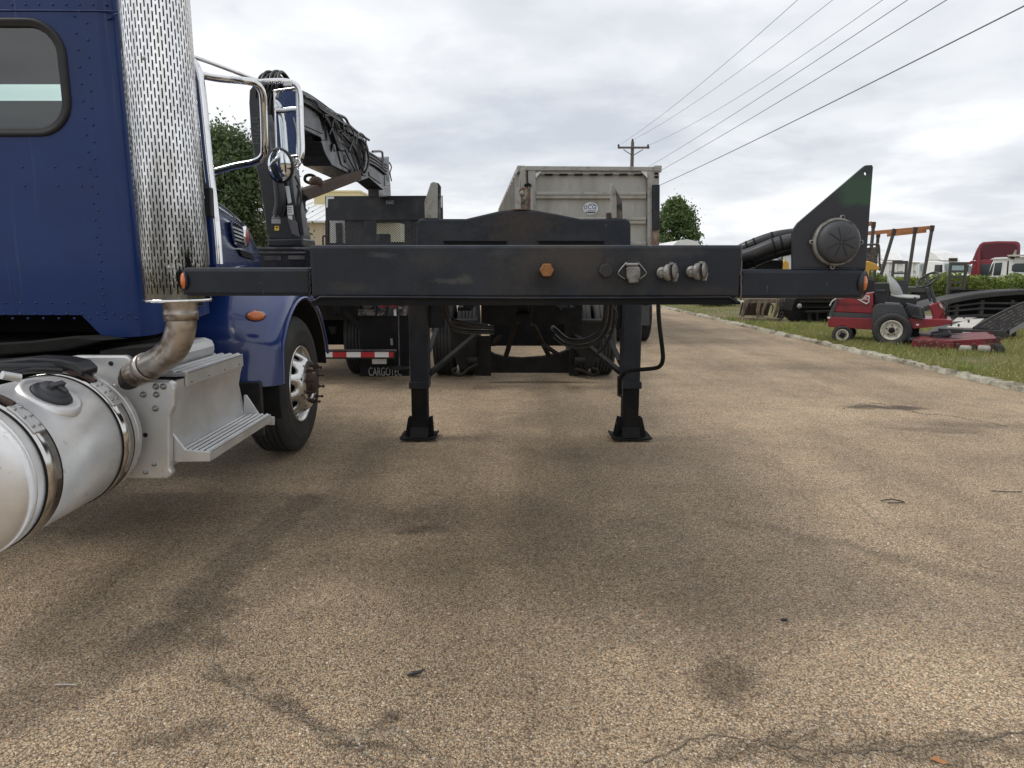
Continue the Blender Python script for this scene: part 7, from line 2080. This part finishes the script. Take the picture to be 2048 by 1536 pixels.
# cracks: broken edges filled with dark grit
def crack(pts, w0, n_st, nm=[0]):
    P_ = smooth_path([gp(x, y, .003) for x, y in pts], 10)
    a_, b_ = [], []
    for i, q in enumerate(P_):
        d = (P_[min(i + 1, len(P_) - 1)] - P_[max(i - 1, 0)]).normalized()
        nn = Vector((-d.y, d.x, 0)); j = nn * rng.normal(0, w0 * .8); w_ = w0 * rng.uniform(.15, 1.0)
        a_.append(q + j + nn * w_ * .5); b_.append(q + j - nn * w_ * .5)
    o = MB().grid([a_, b_], False).build('pavement_crack', M['grit'], None, fix=False); tag(o, kind='structure')
    for k in range(n_st):
        i = rng.integers(0, len(P_)); q = P_[i] + Vector((rng.normal(0, w0 * 2.2), rng.normal(0, w0 * 2.2), 0))
        crack_st.append((q.x, q.y))
crack_st = []
M['grit'] = mat('dark_crack_grit', (.17, .135, .095), .95, over=[((.08, .065, .05), 40, .4, .6, None)])
crack([(425, 1325), (470, 1372), (560, 1412), (640, 1455), (720, 1498), (820, 1560)], .009, 260)
crack([(690, 1492), (755, 1455), (795, 1462), (845, 1502), (900, 1545)], .008, 160)
crack([(1285, 1525), (1420, 1470), (1560, 1492), (1700, 1506), (1860, 1490), (2060, 1462)], .007, 260)
crack([(1690, 818), (1735, 807), (1790, 811), (1835, 826), (1880, 829), (1940, 838), (2020, 853)], .022, 200)
crack([(1700, 995), (1760, 1046), (1850, 1092), (1940, 1124), (2060, 1162)], .003, 120)
crack([(560, 1050), (480, 1120), (430, 1190), (440, 1260), (425, 1325)], .003, 80)
# loose stones pressed out of the surface
n = 2600
ax_ = rng.uniform(-2.2, 2.4, n) ; ay_ = 1.7 + 5.0 * rng.uniform(0, 1, n) ** 1.7
ax_ = ax_ * (ay_ / 2.2) ** .8
V, FA = [], []
ax_ = np.concatenate([ax_, [q[0] for q in crack_st]]); ay_ = np.concatenate([ay_, [q[1] for q in crack_st]]); n = len(ax_)
base = np.array([(1, 0, 0), (-.5, .87, 0), (-.5, -.87, 0), (.1, .1, .8), (.6, .7, .35), (-.9, .1, .3), (.5, -.75, .3)])
fcs = [(0, 4, 3), (4, 1, 3), (1, 5, 3), (5, 2, 3), (2, 6, 3), (6, 0, 3), (0, 1, 4), (1, 2, 5), (2, 0, 6)]
tri = []
for i in range(n):
    s_ = rng.uniform(.0025, .0062) * (1.5 if rng.uniform() < .05 else 1)
    a = rng.uniform(0, 6.28)
    m2 = np.array([[math.cos(a), -math.sin(a), 0], [math.sin(a), math.cos(a), 0], [0, 0, 1]]) * s_ * np.array([1, rng.uniform(.6, 1), .8])
    p_ = base @ m2.T + np.array([ax_[i], ay_[i], .0])
    for f in fcs: tri += [p_[f[0]], p_[f[1]], p_[f[2]]]
M['stone'] = mat('loose_stone', (.34, .29, .22), .8, over=[((.2, .155, .11), 23, .4, .55, None), ((.5, .46, .39), 31, .58, .66, None)])
raw_tris('loose_gravel', M['stone'], np.array(tri), 'stuff')

# lettering becomes plain mesh so that each word stays one part
bpy.context.view_layer.update()
dgx = bpy.context.evaluated_depsgraph_get()
for o in [x for x in COL.objects if x.type == 'FONT']:
    me = bpy.data.meshes.new_from_object(o.evaluated_get(dgx))
    n_ = bpy.data.objects.new('tmp', me); COL.objects.link(n_)
    n_.parent = o.parent; n_.location = o.location; n_.rotation_euler = o.rotation_euler; n_.scale = o.scale
    nm_ = o.name
    bpy.data.objects.remove(o)
    n_.name = nm_
